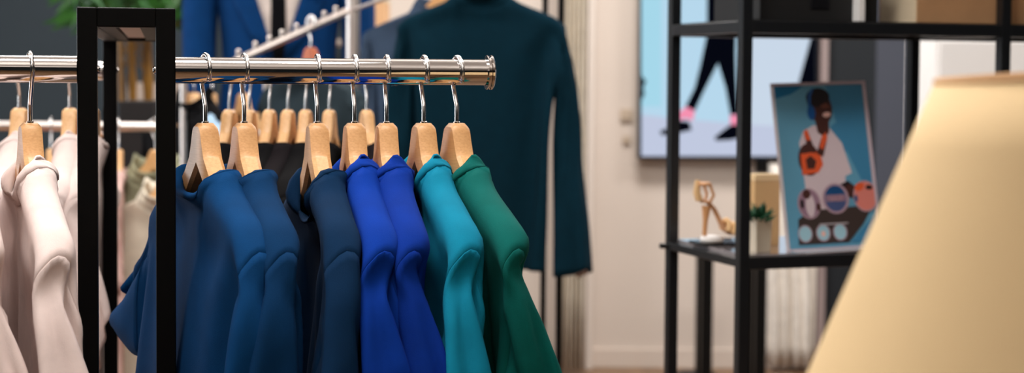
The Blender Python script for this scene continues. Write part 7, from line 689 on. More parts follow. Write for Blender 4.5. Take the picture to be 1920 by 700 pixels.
10,-17,27,5,-2,-41,5,-10,-26,30,-46,17,-80,16,2,36,-24,18,-19,-11,2,8,-11,1,6,12,4,3,14,18,-8,11,-8,13,9,19,45,28,-10,-106,-1,7,36,18,-30,-6,11,-11,20,20,14,2,-20,9,0,-14,-3,26,-16,
-37,-12,4,4,35,-30,-8,-75,-14,36,21,2,-27,5,-20,33,-6,-19,-2,1,18,-2,7,11,-10,1,22,27,8,14,4,34,-13,6,-89,40,-23,25,0,2,0,9,2,0,31,-11,18,-32,-13,20,-9,0,0,1,6,2,-37,-23,24,8,-4,-68,
-14,15,10,-18,18,20,-10,-6,-11,-26,0,-7,25,8,12,16,12,9,7,0,1,16,15,33,10,12,-89,11,-17,18,12,-8,9,13,-8,9,28,-8,9,-28,-8,9,-13,-8,9,-12,-8,9,-11,-17,18,-12,0,-65,-11,17,8,-12,8,4,-13,
8,4,-28,8,4,28,8,4,13,8,4,12,8,4,],
}

def topo(nS, nB, nc, nH=8, nN=9, nR=12):
    """faces of the T-shirt pattern: sleeve columns, shoulder columns, neck columns; front then back; then the neckband rows"""
    NC = 2*nS+2*nH+nN+1; grid = {}; cnt = 0; fs = []; rg = []; sw = {}
    def isneck(i): return nS+nH < i < nS+nH+nN
    for sgn in (1, -1):
        for i in range(NC):
            for r in range(nR+1):
                shared = (r == 0 and not isneck(i)) or (r == nR and (i <= nS or i >= NC-1-nS))
                if shared and sgn == -1: grid[(sgn, i, r)] = grid[(1, i, r)]
                else:
                    grid[(sgn, i, r)] = cnt; cnt += 1
                    if i < nS: sw[grid[(sgn, i, r)]] = (nS-i)/nS
                    if i > NC-1-nS: sw[grid[(sgn, i, r)]] = (i-NC+1+nS)/nS
        for i in range(nS, NC-nS):
            for r in range(1, nB+1):
                if i in (nS, NC-1-nS) and sgn == -1: grid[(sgn, i, nR+r)] = grid[(1, i, nR+r)]
                else: grid[(sgn, i, nR+r)] = cnt; cnt += 1
    for sgn in (1, -1):
        for i in range(NC-1):
            for r in range(nR+nB):
                if r >= nR and not (nS <= i < NC-1-nS): continue
                q = [grid[(sgn, i, r)], grid[(sgn, i+1, r)], grid[(sgn, i+1, r+1)], grid[(sgn, i, r+1)]]
                if sgn == 1: q = q[::-1]
                q2 = []
                for v in q:
                    if v not in q2: q2.append(v)
                fs.append(tuple(q2)); rg.append(1 if (i < nS or i >= NC-1-nS) else 0)
    loop = [grid[(1, i, 0)] for i in range(nS+nH, nS+nH+nN+1)]+[grid[(-1, i, 0)] for i in range(nS+nH+nN-1, nS+nH, -1)]
    prev = loop; n = len(loop)
    for k in range(nc):
        row = list(range(cnt, cnt+n)); cnt += n
        for j in range(n): fs.append((prev[j], prev[(j+1) % n], row[(j+1) % n], row[j])); rg.append(2)
        prev = row
    return fs, rg, sw
def decode(d):
    """second differences of the vertex positions in half millimetres"""
    out = []; p = [0, 0, 0]; v = [0, 0, 0]
    for i in range(0, len(d), 3):
        for k in range(3):
            v[k] += d[i+k]; p[k] += v[k]
        out.append((p[0]/2000, p[1]/2000, p[2]/2000))
    return out
SHAPES = {k: (decode(v), k) for k, v in CLOTH.items()}
TOPO = {k: topo(*v) for k, v in PATTERN.items()}
XS = .86       # hangers are 37 cm wide
NAMES = {0: 'body', 1: 'sleeve', 2: 'neckband'}
def garment(kind, label, cat, loc, near, material, group=None, name='t_shirt', yscale=1, xs=1, zs=1, band=None, flip=False, swing=0, lod=1,
            names=NAMES, near_rot=0, far_rot=0, near_len=1, far_len=1):
    """kind: draped mesh; near: direction (rad) of the shoulder axis towards the camera; swing: lean of the hanging cloth; near_rot, far_rot: degrees a sleeve swings outward"""
    root = thing(name, label, cat, loc, near, group)
    vs, tp = SHAPES[kind]; fs, rg, sw = TOPO[tp]
    sg = -1 if flip else 1
    pts = []
    for n_, (x, y, z) in enumerate(vs):
        a = near_rot if x < 0 else far_rot      # mesh is turned: negative side ends up nearest
        k_ = near_len if x < 0 else far_len
        if (a or k_ != 1) and n_ in sw:
            w_ = min(1, sw[n_]*1.8); a = math.radians(a)*w_*(-1 if x < 0 else 1); x0_ = .215*(-1 if x < 0 else 1); f_ = 1-(1-k_)*min(1, sw[n_]); dx_, dz_ = (x-x0_)*f_, (z+.14)*f_
            x, z = x0_+dx_*math.cos(a)-dz_*math.sin(a), -.14+dx_*math.sin(a)+dz_*math.cos(a)
        x, y = -x*xs*XS, -y*yscale*sg     # front faces local -y
        z = z*zs if z < -.14 else z
        pts.append((x, y + swing*max(0, -z-.15)*1.0, z))
    groups = {}
    for f, r in zip(fs, rg):
        cx = sum(pts[i][0] for i in f)/len(f)
        key = (r, 0) if r != 1 else (1, 1 if cx > 0 else -1)
        groups.setdefault(key, []).append(f)
    for key, fl in sorted(groups.items()):
        ids = sorted({i for f in fl for i in f}); mp = {i: k for k, i in enumerate(ids)}
        b = MB(); b.v = [pts[i] for i in ids]; b.f = [tuple(mp[i] for i in f) for f in fl]; b.m = [0]*len(fl)
        o = b.build(names[key[0]], band if (key[0] == 2 and band) else material, root, smooth=True, subsurf=lod, solid=.0016 if key[0] != 2 else .0034)
        if key[0] == 1:
            dm = o.modifiers.new('seam lift', 'DISPLACE'); dm.strength = .0010; dm.mid_level = 0
            o.modifiers.move(len(o.modifiers)-1, 0)
    return root

# ------------------------------------------------------------------ wooden hanger
UPP = [(0, 0), (.010, -.0003), (.0155, -.003), (.019, -.008), (.024, -.02), (.034, -.038), (.055, -.055), (.10, -.078), (.16, -.102), (.205, -.122), (.215, -.134)]
LOP = [(0, -.052), (.02, -.066), (.05, -.088), (.1, -.112), (.16, -.132), (.2, -.145), (.215, -.14)]
def itp(Pp, x):
    x = abs(x)
    for (a, b_), (c, d) in zip(Pp, Pp[1:]):
        if x <= c: return b_+(d-b_)*(x-a)/(c-a)
    return Pp[-1][1]
def hanger_meshes():
    b = MB(); N = 96; T = .0118; rings = []
    for i in range(N+1):
        q = -1+2*i/N; s = .215*(abs(q)**1.25)*(1 if q >= 0 else -1)
        u, l = itp(UPP, s), itp(LOP, s); e = .0045; u -= .002*min(1, max(0, abs(s)-.05)/.04)
        y0 = 0; t = T*(1-.15*abs(s)/.215)
        s *= XS; rings.append([(s, y0-t, l+e), (s, y0-t, u-e), (s, y0-t+e, u), (s, y0+t-e, u), (s, y0+t, u-e), (s, y0+t, l+e), (s, y0+t-e, l), (s, y0-t+e, l)])
    b.loft(rings)
    k = MB(); zc = .0632; R = .0192
    path = [(0, 0, -.004), (0, 0, .020), (-.0016, 0, .0235)]
    a0 = math.radians(206); a1 = math.radians(-34)
    for i in range(29):
        a = a0+(a1-a0)*i/28; path.append((R*math.cos(a), 0, zc+R*math.sin(a)))
    k.tube(path, .0026, seg=12); e = path[-1]
    k.ball(e, .0034, seg=12)
    fer = MB(); fer.lathe([(.0042, -.001), (.0042, .0015), (.003, .002)], seg=16)
    return b, k, fer
HB, HK, HF = hanger_meshes()
_h = None
def hanger(loc, near, label, group, flip_hook=False, material=None, kink=0):
    global _h
    if _h is None:
        r = thing('wooden_hanger', '', 'hanger', (0, 0, 0), 0)
        HB.build('hanger_body', wood, r, smooth=True, angle=28); HK.build('hook', hookm, r, smooth=True); HF.build('ferrule', chrome, r, smooth=True)
        _h = r; root = r
    else: root = copy_tree(_h)
    root.location = loc; root.rotation_euler = (0, 0, near+(PI if flip_hook else 0)); tag(root, label, 'hanger', group)
    if material:
        for ch in root.children:
            if ch.name.startswith('hanger_body'):
                ch.material_slots[0].link = 'OBJECT'; ch.material_slots[0].material = material
    return root

# ------------------------------------------------------------------ the black gondola rack
th = math.atan((CX-304)/F)
U = Vector((math.cos(th), math.sin(th), 0)); V = Vector((-math.sin(th), math.cos(th), 0))
P0 = P(311, 131.5, 1.92); RZ = P0.z
DEPTH = .835
def rail_s(px, row=0):
    o = P0+V*(DEPTH*row); best = None
    lo, hi = -1.5, 1.5
    def f(s):
        q = o+U*s; d = q-Vector((0, 0, EYE)); return CX+F*d.dot(rt)/d.dot(fw)-px
    for _ in range(50):
        m = (lo+hi)/2
        if f(m) > 0: hi = m
        else: lo = m
    return (lo+hi)/2
def project(q):
    d = Vector(q)-Vector((0, 0, EYE)); return CX+F*d.dot(rt)/d.dot(fw), CY-F*d.dot(up)/d.dot(fw)
def on_rail(px, row=0): return P0+V*(DEPTH*row)+U*rail_s(px, row)
T = .0232
sL = rail_s(164); sR = rail_s(310.5)
ztop = P(236, 15, 1.91).z
rack = thing('garment_rack', 'tall black square tube clothes rack with chrome arms holding the blue shirts', 'clothes rack', (P0.x, P0.y, 0))
def rb(name, mb, m, bevel=.0015, smooth=False):
    o = mb.build(name, m, None, smooth=smooth, bevel=bevel); o.parent = rack; o.location = -Vector((P0.x, P0.y, 0)); return o
G0 = Vector((P0.x, P0.y, 0))
for row in (0, 1):
    for s in (sL, sR):
        b = MB(); q = G0+U*s+V*(DEPTH*row); b.beam(q+Z_*.025, q+Z_*ztop, T, T, side=U); rb('post', b, blackm)
    b = MB(); a_, c_ = G0+U*(sL+T/2)+V*(DEPTH*row), G0+U*(sR-T/2)+V*(DEPTH*row)
    b.beam(a_+Z_*(ztop-T/2), c_+Z_*(ztop-T/2), T, T, side=V); rb('top_crossbar', b, blackm)
for s in (sL, sR):
    b = MB(); q = G0+U*s+Z_*(ztop-T/2); b.beam(q+V*(T/2), q+V*(DEPTH-T/2), T, T, side=U); rb('top_side_bar', b, blackm)
mid = (sL+sR)/2; hw = (sR-sL)/2-T/2
b = MB(); b.box(G0+U*mid+V*(DEPTH/2)+Z_*(ztop-.004), U*hw, V*(DEPTH/2-T/2), Z_*.003); rb('top_panel', b, blackm, 0)
b = MB(); b.box(G0+U*mid+V*(DEPTH/2)+Z_*(ztop-.0125), U*(hw*.42), V*(DEPTH/2-T/2-.002), Z_*.005); o = rb('top_channel', b, mat('brushed bronze channel', (178, 142, 128), rough=.35, metal=.6), 0); o['label'] = 'pinkish brushed metal channel under the rack top'
for sgn in (-1, 1):   # inner flat bars framing the channel
    b = MB(); b.box(G0+U*(mid+sgn*hw*.72)+V*(DEPTH/2)+Z_*(ztop-.0145), U*(hw*.28), V*(DEPTH/2-T/2-.002), Z_*.007); rb('top_flat_bar', b, blackm, 0)
b = MB()
for s in (sL, sR): q = G0+U*s+Z_*.012; b.beam(q-V*.12, q+V*(DEPTH+.12), .05, .024, side=U)
for row in (0, 1): q = G0+V*(DEPTH*row)+Z_*.012; b.beam(q+U*(sL-.0), q+U*(sR), .04, .0235, side=V)
rb('base_frame', b, blackm)
RR = .016
sE = rail_s(913); 
def rail(row, s0, s1, disc_right, disc_left):
    o = P0+V*(DEPTH*row); b = MB(); b.tube([o+U*s0, o+U*s1], RR, seg=48)
    r_ = rb('chrome_rail', b, chrome, 0, True)
    def disc(s, d):
        k = MB(); pts = []
        prof = [(.0215, 0), (.0215, .0012), (.0185, .0022), (.0185, .0040), (.0215, .0050), (.0215, .0072), (.0195, .0086), (.004, .0092)]
        a = o+U*s; n = U*d; rings = []
        for r, h in prof: rings.append([a+n*h+V*(r*math.cos(2*PI*i/40))+Z_*(r*math.sin(2*PI*i/40)) for i in range(40)])
        k.loft(rings); rb('end_cap', k, chrome, 0, True)
    if disc_right: disc(s1-.001, 1)
    if disc_left: disc(s0+.001, -1)
for row in (0, 1):
    rail(row, sR+T/2, sE, True, False)
    rail(row, sL-T/2-(sE-sR-T/2), sL-T/2, False, True)
    for s, d in ((sL+T/2, 1), (sR-T/2, -1)):
        k = MB(); a = P0+V*(DEPTH*row)+U*s
        rings = []
        for r, h in [(.005, 0), (.005, .0015), (.0035, .003), (.001, .0034)]:
            rings.append([a+U*(d*h)+V*(r*math.cos(2*PI*i/16))+Z_*(r*math.sin(2*PI*i/16)) for i in range(16)])
        k.loft(rings); rb('rail_bolt', k, chrome, 0, True)

def near_dir(phi): return math.radians(phi-90)
HZ = RZ-.0632
navy = fabric('navy blue cotton', (2, 58, 106)); navy2 = fabric('dark navy cotton', (2, 48, 88)); navy3 = fabric('ink navy cotton', (2, 38, 70))
royal = fabric('royal blue cotton', (2, 52, 148)); royal2 = fabric('deep royal blue cotton', (2, 46, 138))
teal = fabric('turquoise teal cotton', (8, 122, 152)); green = fabric('emerald green cotton', (4, 92, 86))
whitec = fabric('off white cotton', (232, 212, 206), sheen=.05)
GS = 'shirts on the front right arm of the rack'; GH = 'hangers on the front chrome rail'
front = [ # px, phi, kind, material, sleeve etc
 (385, 28, 'crewB', navy, 'navy blue crew neck t-shirt, nearest the black rack post, left sleeve sticking out behind it', dict(swing=-.10, far_rot=24, far_len=.66, near_rot=-6)),
 (458, 23, 'crewB', navy2, 'navy blue crew neck t-shirt just right of the leftmost blue one, mostly tucked behind it', dict(swing=-.12, near_rot=-6)),
 (595, 16.5, 'crewA', navy3, 'darkest navy t-shirt with deep open crew neck, left of the two royal blue shirts', dict(swing=-.06)),
 (665, 15.5, 'mockA', royal, 'royal blue high neck t-shirt directly right of the navy ones', dict(swing=-.05, near_rot=-3, near_len=.88)),
 (725, 14, 'mockB', royal2, 'royal blue high neck t-shirt directly left of the turquoise one', dict(swing=-.05)),
 (795, 19, 'mockA', teal, 'bright turquoise high neck t-shirt between royal blue and green', dict(swing=-.12)),
 (857, 23.5, 'mockB', green, 'emerald green high neck t-shirt at the open end of the rail', dict(near_rot=-6, near_len=.92)),
]
hl = ['pale beech hanger carrying the leftmost navy t-shirt beside the black post',
      'pale beech hanger with navy t-shirt, second from the black post',
      'beech hanger narrowly seen edge on, carrying the darkest navy t-shirt',
      'beech hanger inside the first royal blue shirt right of the navy ones',
      'beech hanger inside the royal blue shirt next to the turquoise one',
      'beech hanger carrying the turquoise high neck shirt',
      'beech hanger carrying the emerald green shirt by the rail end cap']
for (px, phi, kind, m, lab, kw), h in zip(front, hl):
    q = on_rail(px); q = Vector((q.x, q.y, HZ))
    hanger(q, near_dir(phi), h, GH)
    garment(kind, lab, 't-shirt', q, near_dir(phi), m, GS, **kw)
# whites on the left front arm
for px, phi, kind, lab, h in ((56, 25, 'mockA', 'off-white high neck shirt hanging in front at the left, collar flopped open', 'beech hanger of the front off-white shirt, left of the rack posts'),
                    (-62, 24, 'mockB', 'off-white shirt cut by the left edge of the picture, only its shoulder seen', None)):
    q = on_rail(px); q = Vector((q.x, q.y, HZ))
    hanger(q, near_dir(phi), h or 'beech hanger beyond the left picture edge, inside the off-white shirt cut by it', GH, flip_hook=True)
    garment(kind, lab, 'shirt', q, near_dir(phi), whitec, 'off-white shirts on the rack', name='high_neck_shirt')
# rear left arm
for px, phi, kind, lab, h in ((36, 6, 'mockB', 'off-white shirt on the rear rail, behind and left of the front off-white one', 'beech hanger on the rear rail, half hidden behind the front off-white shirt'),
                    (131, 9, 'mockA', 'off-white shirt on the rear rail between the front off-white shirt and the black post', 'beech hanger on the rear rail just left of the black post'),
                    (172, 8, 'mockB', 'off-white shirt on the rear rail seen only in the slit between the black posts', 'beech hanger on the rear rail hidden behind the left black post')):
    q = on_rail(px, 1); q = Vector((q.x, q.y, HZ))
    hanger(q, near_dir(phi), h, 'hangers on the rear chrome rail', flip_hook=True, material=wood2)
    garment(kind, lab, 'shirt', q, near_dir(phi), whitec, 'off-white shirts on the rack', name='high_neck_shirt')
blackf = fabric('black cotton', (9, 8, 10)); blackb = fabric('dark brown black cotton', (22, 17, 20))
rear = [(430, -7, 'crewB', blackf, 'black shirt on the rear rail seen between the two leftmost navy hangers', 'rear rail hanger between the two leftmost front hangers', {}),
        (467, -6, 'crewB', blackf, 'black shirt on the rear rail hidden behind the second navy hanger', 'rear rail hanger hidden behind the second navy hanger', {}),
        (505, -5, 'crewB', blackf, 'black shirt on the rear rail, first in the gap right of the second navy hanger', 'rear rail hanger standing first in the gap between second and third front hangers', {}),
        (540, -6, 'crewB', blackb, 'brownish black shirt on the rear rail in the middle of the gap between navy shirts', 'rear rail hanger in the middle of the gap between second and third front hangers', {}),
        (573, -3, 'crewB', blackf, 'black shirt on the rear rail just left of the third front hanger', 'rear rail hanger just left of the third front hanger', {}),
        (618, -4, 'crewB', blackf, 'black shirt on the rear rail just right of the third front hanger', 'rear rail hanger just right of the third front hanger', {}),
        (688, 18, 'crewB', blackb, 'black shirt on the rear rail behind the royal blue ones', 'wider looking pale hanger on the rear rail between the two royal blue shirts', {})]
for px, phi, kind, m, lab, h, kw in rear:
    q = on_rail(px, 1); q = Vector((q.x, q.y, HZ-.002))
    hanger(q, near_dir(phi), h, 'hangers on the rear chrome rail', material=wood2).scale = (1, .8, 1)
    garment(kind, lab, 'shirt', q-Z_*.001, near_dir(phi), m, 'black shirts on the rear rail', name='black_shirt', **kw)

# ------------------------------------------------------------------ metal shelf unit
A0 = Vector((.435, 3.0, 0)); E = Vector((.538, .18, 0)); D = Vector((-.102, .306, 0))
EN, DN = E.normalized(), D.normalized()
shelf = thing('shelving_unit', 'black steel open shelving unit with square posts beside the wall display', 'shelf', A0)
def sb(name, mb, m, bevel=.0012, smooth=False):
    o = mb.build(name, m, shelf, smooth=smooth, bevel=bevel); o.location = -A0; return o
TS = .0215
Z1 = P(1400, 50, 3.0).z; Z0 = P(1400, 494, 3.0).z
lv = Z1-Z0; levels = [Z0-lv*1.75, Z0-lv*.86, Z0, Z1, Z1+lv]
for i in range(3):
    for j in range(2):
        b = MB(); q = A0+E*i+D*j; b.beam(q, q+Z_*(levels[-1]+.03), TS, TS, side=EN); sb('post', b, shelfm)
for z in levels:
    for j in range(2):
        b = MB()
        for i in range(2): b.beam(A0+E*i+D*j+EN*TS/2+Z_*z, A0+E*(i+1)+D*j-EN*TS/2+Z_*z, TS*.95, .024, side=DN)
        sb('long_rail', b, shelfm)
    for i in range(3):
        b = MB(); b.beam(A0+E*i+DN*TS/2+Z_*z, A0+E*i+D-DN*TS/2+Z_*z, TS*.95, .022 if z == Z1 else .016, side=EN); sb('side_rail', b, shelfm)
deckm = mat('glossy smoked glass shelf', (158, 150, 152), rough=.1, spec=1.0, coat=1)
deckd = mat('black shelf board', (20, 20, 22), rough=.5)
for z in levels:
    b = MB(); c = A0+E+D/2+Z_*(z+.0115); b.box(c, E*.985, D*.47, Z_*.003); sb('shelf_board', b, deckm if z == Z0 else deckd, 0)
b = MB(); q = A0+D+Z_*Z0; b.tube([q-EN*TS/2, q-EN*.026], .006, seg=12); sb('screw_stub', b, shelfm, 0, True)
def onshelf(i, j, z): return A0+E*i+D*j+Z_*(z+.0145)
SH0 = Z0+.0145; SH1 = Z1+.0145
yaw = math.atan2(E.y, E.x)

# kraft box on upper shelf
def open_box(name, label, cat, c, ex, ey, h, mats, group=None, hole=True):
    ex, ey, c = Vector(ex), Vector(ey), Vector(c)
    r = thing(name, label, cat, c)
    b = MB(); t = .004
    exn, eyn = ex.normalized(), ey.normalized()
    for sgn, k in ((-1, 0), (1, 0)):
        b.box(eyn*(sgn*(ey.length-t/2))+Z_*h/2, ex, eyn*t/2, Z_*h/2, 0)
    for sgn in (-1, 1):
        b.box(exn*(sgn*(ex.length-t/2))+Z_*h/2, exn*t/2, ey-eyn*t, Z_*h/2, 1)
    b.box(Z_*t/2, ex-exn*t, ey-eyn*t, Z_*t/2, 0)
    b.build('box_body', mats, r, bevel=.001)
    b = MB(); b.box(Z_*(h+.01), ex*1.02, ey*1.02, Z_*.012); b.build('lid', mats[0], r, bevel=.002)
    if hole:
        b = MB(); cc = -eyn*(ey.length+.0006)+Z_*(h*.52); n = 20
        pts = []
        for i in range(n):
            a = 2*PI*i/n; pts.append(cc+exn*(.028*math.cos(a)+(.012 if math.cos(a) > 0 else -.012))+Z_*(.011*math.sin(a)))
        b.face(pts); b.build('hand_hole', mat('dark hole', (30, 20, 14)), r)
    return r
# corner found from the photograph: front-left corner px1722, back-left px1658
fl = P(1722, 44, 3.13); fl.z = SH1
bx, by = Vector((math.cos(yaw), math.sin(yaw), 0)), Vector((-math.sin(yaw), math.cos(yaw), 0))
c = fl+bx*.135+by*.075
open_box('cardboard_box', 'brown kraft cardboard box with oval hand hole on the upper shelf', 'box', c, bx*.135, by*.07, .16, [kraft, kraft_l])
# black box on upper shelf
a_ = P(1412, 38, 3.02); c = onshelf(.28, .45, Z1); c = A0+E*.31+D*.42; c.z = SH1
r = thing('storage_box', 'black storage box on the upper shelf beside the middle post', 'box', c, yaw)
b = MB(); b.box((0, 0, .05), X_*.128, Y_*.1, Z_*.05); b.build('box_body', mat('black linen board', (16, 16, 17), rough=.7), r, bevel=.002)
b = MB(); b.box((0, 0, .108), X_*.131, Y_*.103, Z_*.012); b.build('lid', mat('black linen board', (16, 16, 17)), r, bevel=.002)
b = MB(); b.box((0, -.101, .035), X_*.02, Y_*.001, Z_*.012); b.build('label_holder', mat('gunmetal', (50, 50, 54), rough=.3, metal=.8), r, bevel=.0005)
# white binder strip
c = P(1592, 40, 3.12); c.z = SH1
b = MB(); b.box((0, 0, .1), X_*.007, Y_*.06, Z_*.1)
tag(b.build('white_book', whitem, None, bevel=.0015), 'thin white book standing upright on the upper shelf right of the black box', 'book'); o = bpy.data.objects['white_book']; o.location = c+Y_*.03; o.rotation_euler.z = yaw

# kraft paper box (small) on lower shelf
c = P(1428, 470, 3.2); c.z = SH0
r = thing('gift_box', 'small tan cardboard box standing behind the potted succulent', 'box', c+by*.0, yaw)
b = MB(); b.box((0, 0, .066), X_*.028, Y_*.022, Z_*.066); b.build('box_body', mat('tan cardboard', (206, 168, 118), rough=.75), r, bevel=.001)
b = MB(); b.box((0, 0, .136), X_*.029, Y_*.023, Z_*.0065); b.build('lid', mat('pale tan cardboard', (226, 196, 150), rough=.75), r, bevel=.001)
# succulent
c = P(1421, 480, 3.07); c.z = SH0
r = thing('potted_succulent', 'small spiky green succulent in a square cream pot on the lower shelf', 'plant', c, yaw+.2)
b = MB(); rings = []
for h, w in ((0, .0175), (.066, .0195), (.066, .0165), (.058, .016)):
    rings.append([(w*sx*.98, w*sy*.98, h) for sx, sy in ((-1, -1), (1, -1), (1, 1), (-1, 1))])
b.loft(rings); b.build('pot', mat('cream ceramic', (226, 212, 188), rough=.4), r, bevel=.0015)
b = MB(); rd = random.Random(3)
for i in range(46):
    a = rd.uniform(0, 2*PI); el = rd.uniform(.25, 1.45); L = rd.uniform(.028, .044); d = Vector((math.cos(a)*math.cos(el), math.sin(a)*math.cos(el), math.sin(el)))
    s0 = Vector((0, 0, .057))+Vector((math.cos(a), math.sin(a), 0))*rd.uniform(0, .009); sd = d.cross(Z_).normalized()
    pts = [s0, s0+d*L*.35+Z_*.001, s0+d*L*.7+Z_*.0005, s0+d*L]
    b.tube(pts, [.0018, .0031, .0022, .0003], seg=6)
b.build('leaves', mat('succulent green', (36, 98, 62), rough=.45, rgb2=(22, 66, 44), nscale=60), r, smooth=True)

# high heeled sandal on a plinth
c = P(1341, 446, 3.2); c.z = SH0
r = thing('high_heel_sandal', 'tan strappy high heeled sandal displayed on a low black plate', 'shoe', c, yaw)
tanl = mat('tan leather', (206, 150, 100), rough=.45); tanp = mat('pale tan leather', (226, 186, 134), rough=.5)
b = MB(); b.box((0, 0, .003), X_*.042, Y_*.035, Z_*.003); o = b.build('display_plate', mat('black acrylic', (14, 14, 16), rough=.2), r, bevel=.001)
b = MB(); b.lathe([(.022, .006), (.024, .009), (.022, .017), (.008, .019)], (-.008, 0, 0), 24); b.build('plate_riser', mat('white ceramic riser', (228, 222, 218), rough=.4), r, smooth=True)
b = MB(); b.tube([(-.024, 0, .018), (-.022, 0, .05), (-.02, 0, .078)], [.0045, .0055, .010], seg=14); b.build('heel', tanl, r, smooth=True)
b = MB(); prof = [(-.032, .088, .012), (-.018, .086, .014), (-.004, .072, .013), (.008, .050, .013), (.018, .030, .015), (.030, .022, .019), (.042, .021, .018), (.050, .022, .008)]
rings = []
for x, z, w in prof:
    rings.append([(x, w*math.cos(2*PI*k/16), z+.0035*math.sin(2*PI*k/16)) for k in range(16)])
b.loft(rings); b.build('sole', tanl, r, smooth=True)
def strap(x, z, w, h, nm='strap', mt=tanp, rr_=.004):
    b = MB(); pts = []
    for i in range(17):
        a = PI*i/16; pts.append((x+h*.15*math.sin(a), w*math.cos(a), z+h*math.sin(a)))
    b.tube(pts, rr_, seg=8); b.build(nm, mt, r, smooth=True)
strap(.034, .022, .018, .018, rr_=.007); strap(.022, .028, .016, .02, rr_=.006); strap(.044, .022, .013, .012, rr_=.006)
b = MB(); pts = [(-.028+.012*math.cos(a), .017*math.sin(a), .122) for a in [2*PI*i/20 for i in range(20)]]
b.tube(pts, .0035, seg=8, closed=True); b.build('ankle_strap', tanl, r, smooth=True)
b = MB(); b.tube([(-.036, 0, .09), (-.042, 0, .105), (-.040, 0, .13)], [.008, .0075, .005], seg=10); b.build('heel_counter', tanp, r, smooth=True)
b = MB()
for sg in (-1, 1): b.tube([(-.018, sg*.012, .086), (-.012, sg*.016, .10), (-.02, sg*.015, .121)], .003, seg=8)
b.build('side_strap', tanl, r, smooth=True)

# poster in acrylic stand
PY = 3.12
bl = P(1478, 478, PY-.02); br = P(1640, 471, PY+.02); tl = P(1456, 168, PY+.03); trp = P(1634, 168, PY+.07)
bl.z = SH0+.006; 
ux = (br-bl); ux.z = 0; ux.normalize()
hgt = (tl-bl).length
wdt = (trp-tl).length
upv = (tl-bl).normalized(); upv = (upv-ux*upv.dot(ux)); 
upv = Vector((0, 0, 1))*.985+by*.17; upv = (upv-ux*upv.dot(ux)).normalized()
# trapezoid in the photograph comes from the lean and the turn; the board itself is a rectangle
base = P(1565, 483, PY); base.z = SH0+.005
UXB = Vector((math.cos(yaw-.05), math.sin(yaw-.05), 0)); tilt = -.045
UPB = (Z_*.98+Vector((-UXB.y, UXB.x, 0))*.19).normalized()
UXB, UPB = (UXB+UPB*.032).normalized(), (UPB-UXB*.034).normalized()
NB = UXB.cross(UPB).normalized()  # faces the camera side
W2, H2 = .096, .322
def board(u, v, off=0):
    """u in -1..1 across, v in 0..1 up"""
    return base+UXB*(u*W2)+UPB*(v*H2)+NB*off
pst = thing('poster_stand', 'blue poster of a smiling person with headphones, standing in clear acrylic on a shelf', 'poster', base)
def pb(name, mb, m, **k):
    o = mb.build(name, m, pst, **k); o.location = -base; return o
b = MB(); b.box(board(0, .5, -.001), UXB*(W2+.007), UPB*(H2/2+.006), NB*.0008); pb('acrylic_back', b, mat('clear acrylic edge', (225, 215, 218), rough=.1, alpha=.8), bevel=.0003)
b = MB(); fl_ = Vector((UXB.y, -UXB.x, 0)); q = board(0, 0, 0)
b.box(q+fl_*.015-Z_*.003, UXB*(W2+.006), fl_*.03, Z_*.0013); pb('acrylic_foot', b, mat('clear acrylic foot', (225, 215, 218), rough=.08, alpha=.75))
b = MB(); b.box(q-fl_*.03+Z_*.045, UXB*.03, (fl_*-.026+Z_*.0), Z_*.0012); pb('acrylic_brace', b, mat('clear acrylic foot', (225, 215, 218)))
pm = [mat('poster sky blue', (98, 160, 190), rough=.45), mat('poster deep blue', (8, 112, 160), rough=.45), mat('poster shirt', (214, 196, 202), rough=.5),
      mat('poster skin', (70, 36, 30), rough=.5), mat('poster hair', (26, 16, 20), rough=.5), mat('poster orange', (226, 92, 48), rough=.5),
      mat('poster brown', (60, 48, 44), rough=.5), mat('poster ring', (178, 148, 160), rough=.5), mat('poster badge blue', (16, 72, 122), rough=.5),
      mat('poster badge violet', (70, 84, 128), rough=.5), mat('poster pink', (222, 130, 118), rough=.5), mat('poster pale blue', (158, 200, 214), rough=.5),
      mat('poster teeth', (236, 190, 180), rough=.5), mat('poster headphone', (16, 84, 150), rough=.4), mat('poster mauve', (150, 118, 136), rough=.5), mat('poster dark skin light', (112, 62, 48), rough=.5),
      mat('poster mid blue', (62, 132, 172), rough=.5), mat('poster border', (196, 180, 190), rough=.4)]
pr = MB(); layer = [0.0002]
def px2(x, y):
    """poster picture units: 0..100 across, 0..170 down"""
    return ((x-50)/50, 1-y/170)
def poly(pts, m):
    layer[0] += .00006
    pr.face([board(*px2(x, y), off=layer[0]) for x, y in pts], m)
def ell(cx_, cy_, rx, ry, m, rot=0, n=28, a0=0, a1=2*PI):
    poly([(cx_+rx*math.cos(a)*math.cos(rot)-ry*math.sin(a)*math.sin(rot), cy_+rx*math.cos(a)*math.sin(rot)+ry*math.sin(a)*math.cos(rot)) for a in [a0+(a1-a0)*i/n for i in range(n)]], m)
poly([(0, 0), (100, 0), (100, 170), (0, 170)], 0)
poly([(100, 0), (58, 0), (70, 60), (100, 130)], 16)
poly([(0, 0), (34, 0), (18, 9), (0, 13)], 1)
ell(64, 62, 12, 22, 16, .2)
poly([(22, 60), (28, 48), (40, 42), (58, 46), (70, 62), (78, 94), (70, 97), (68, 128), (28, 138), (24, 110)], 2)   # tee
poly([(42, 34), (58, 36), (57, 50), (52, 56), (44, 50)], 3)   # neck
ell(50, 24, 13, 18, 3, -.1)                                     # head
ell(48, 13, 13.5, 10, 4, -.1)                                    # hair
poly([(35, 14), (40, 10), (42, 34), (37, 30)], 4)
ell(39, 29, 4.5, 8, 13)                                          # headphone cup
poly([(36, 24), (37, 10), (42, 3), (44, 4), (40, 12), (39, 24)], 13)
ell(55, 22, 5, 3, 15); ell(56, 31.5, 4.6, 2.6, 12, -.15)         # cheek, smile
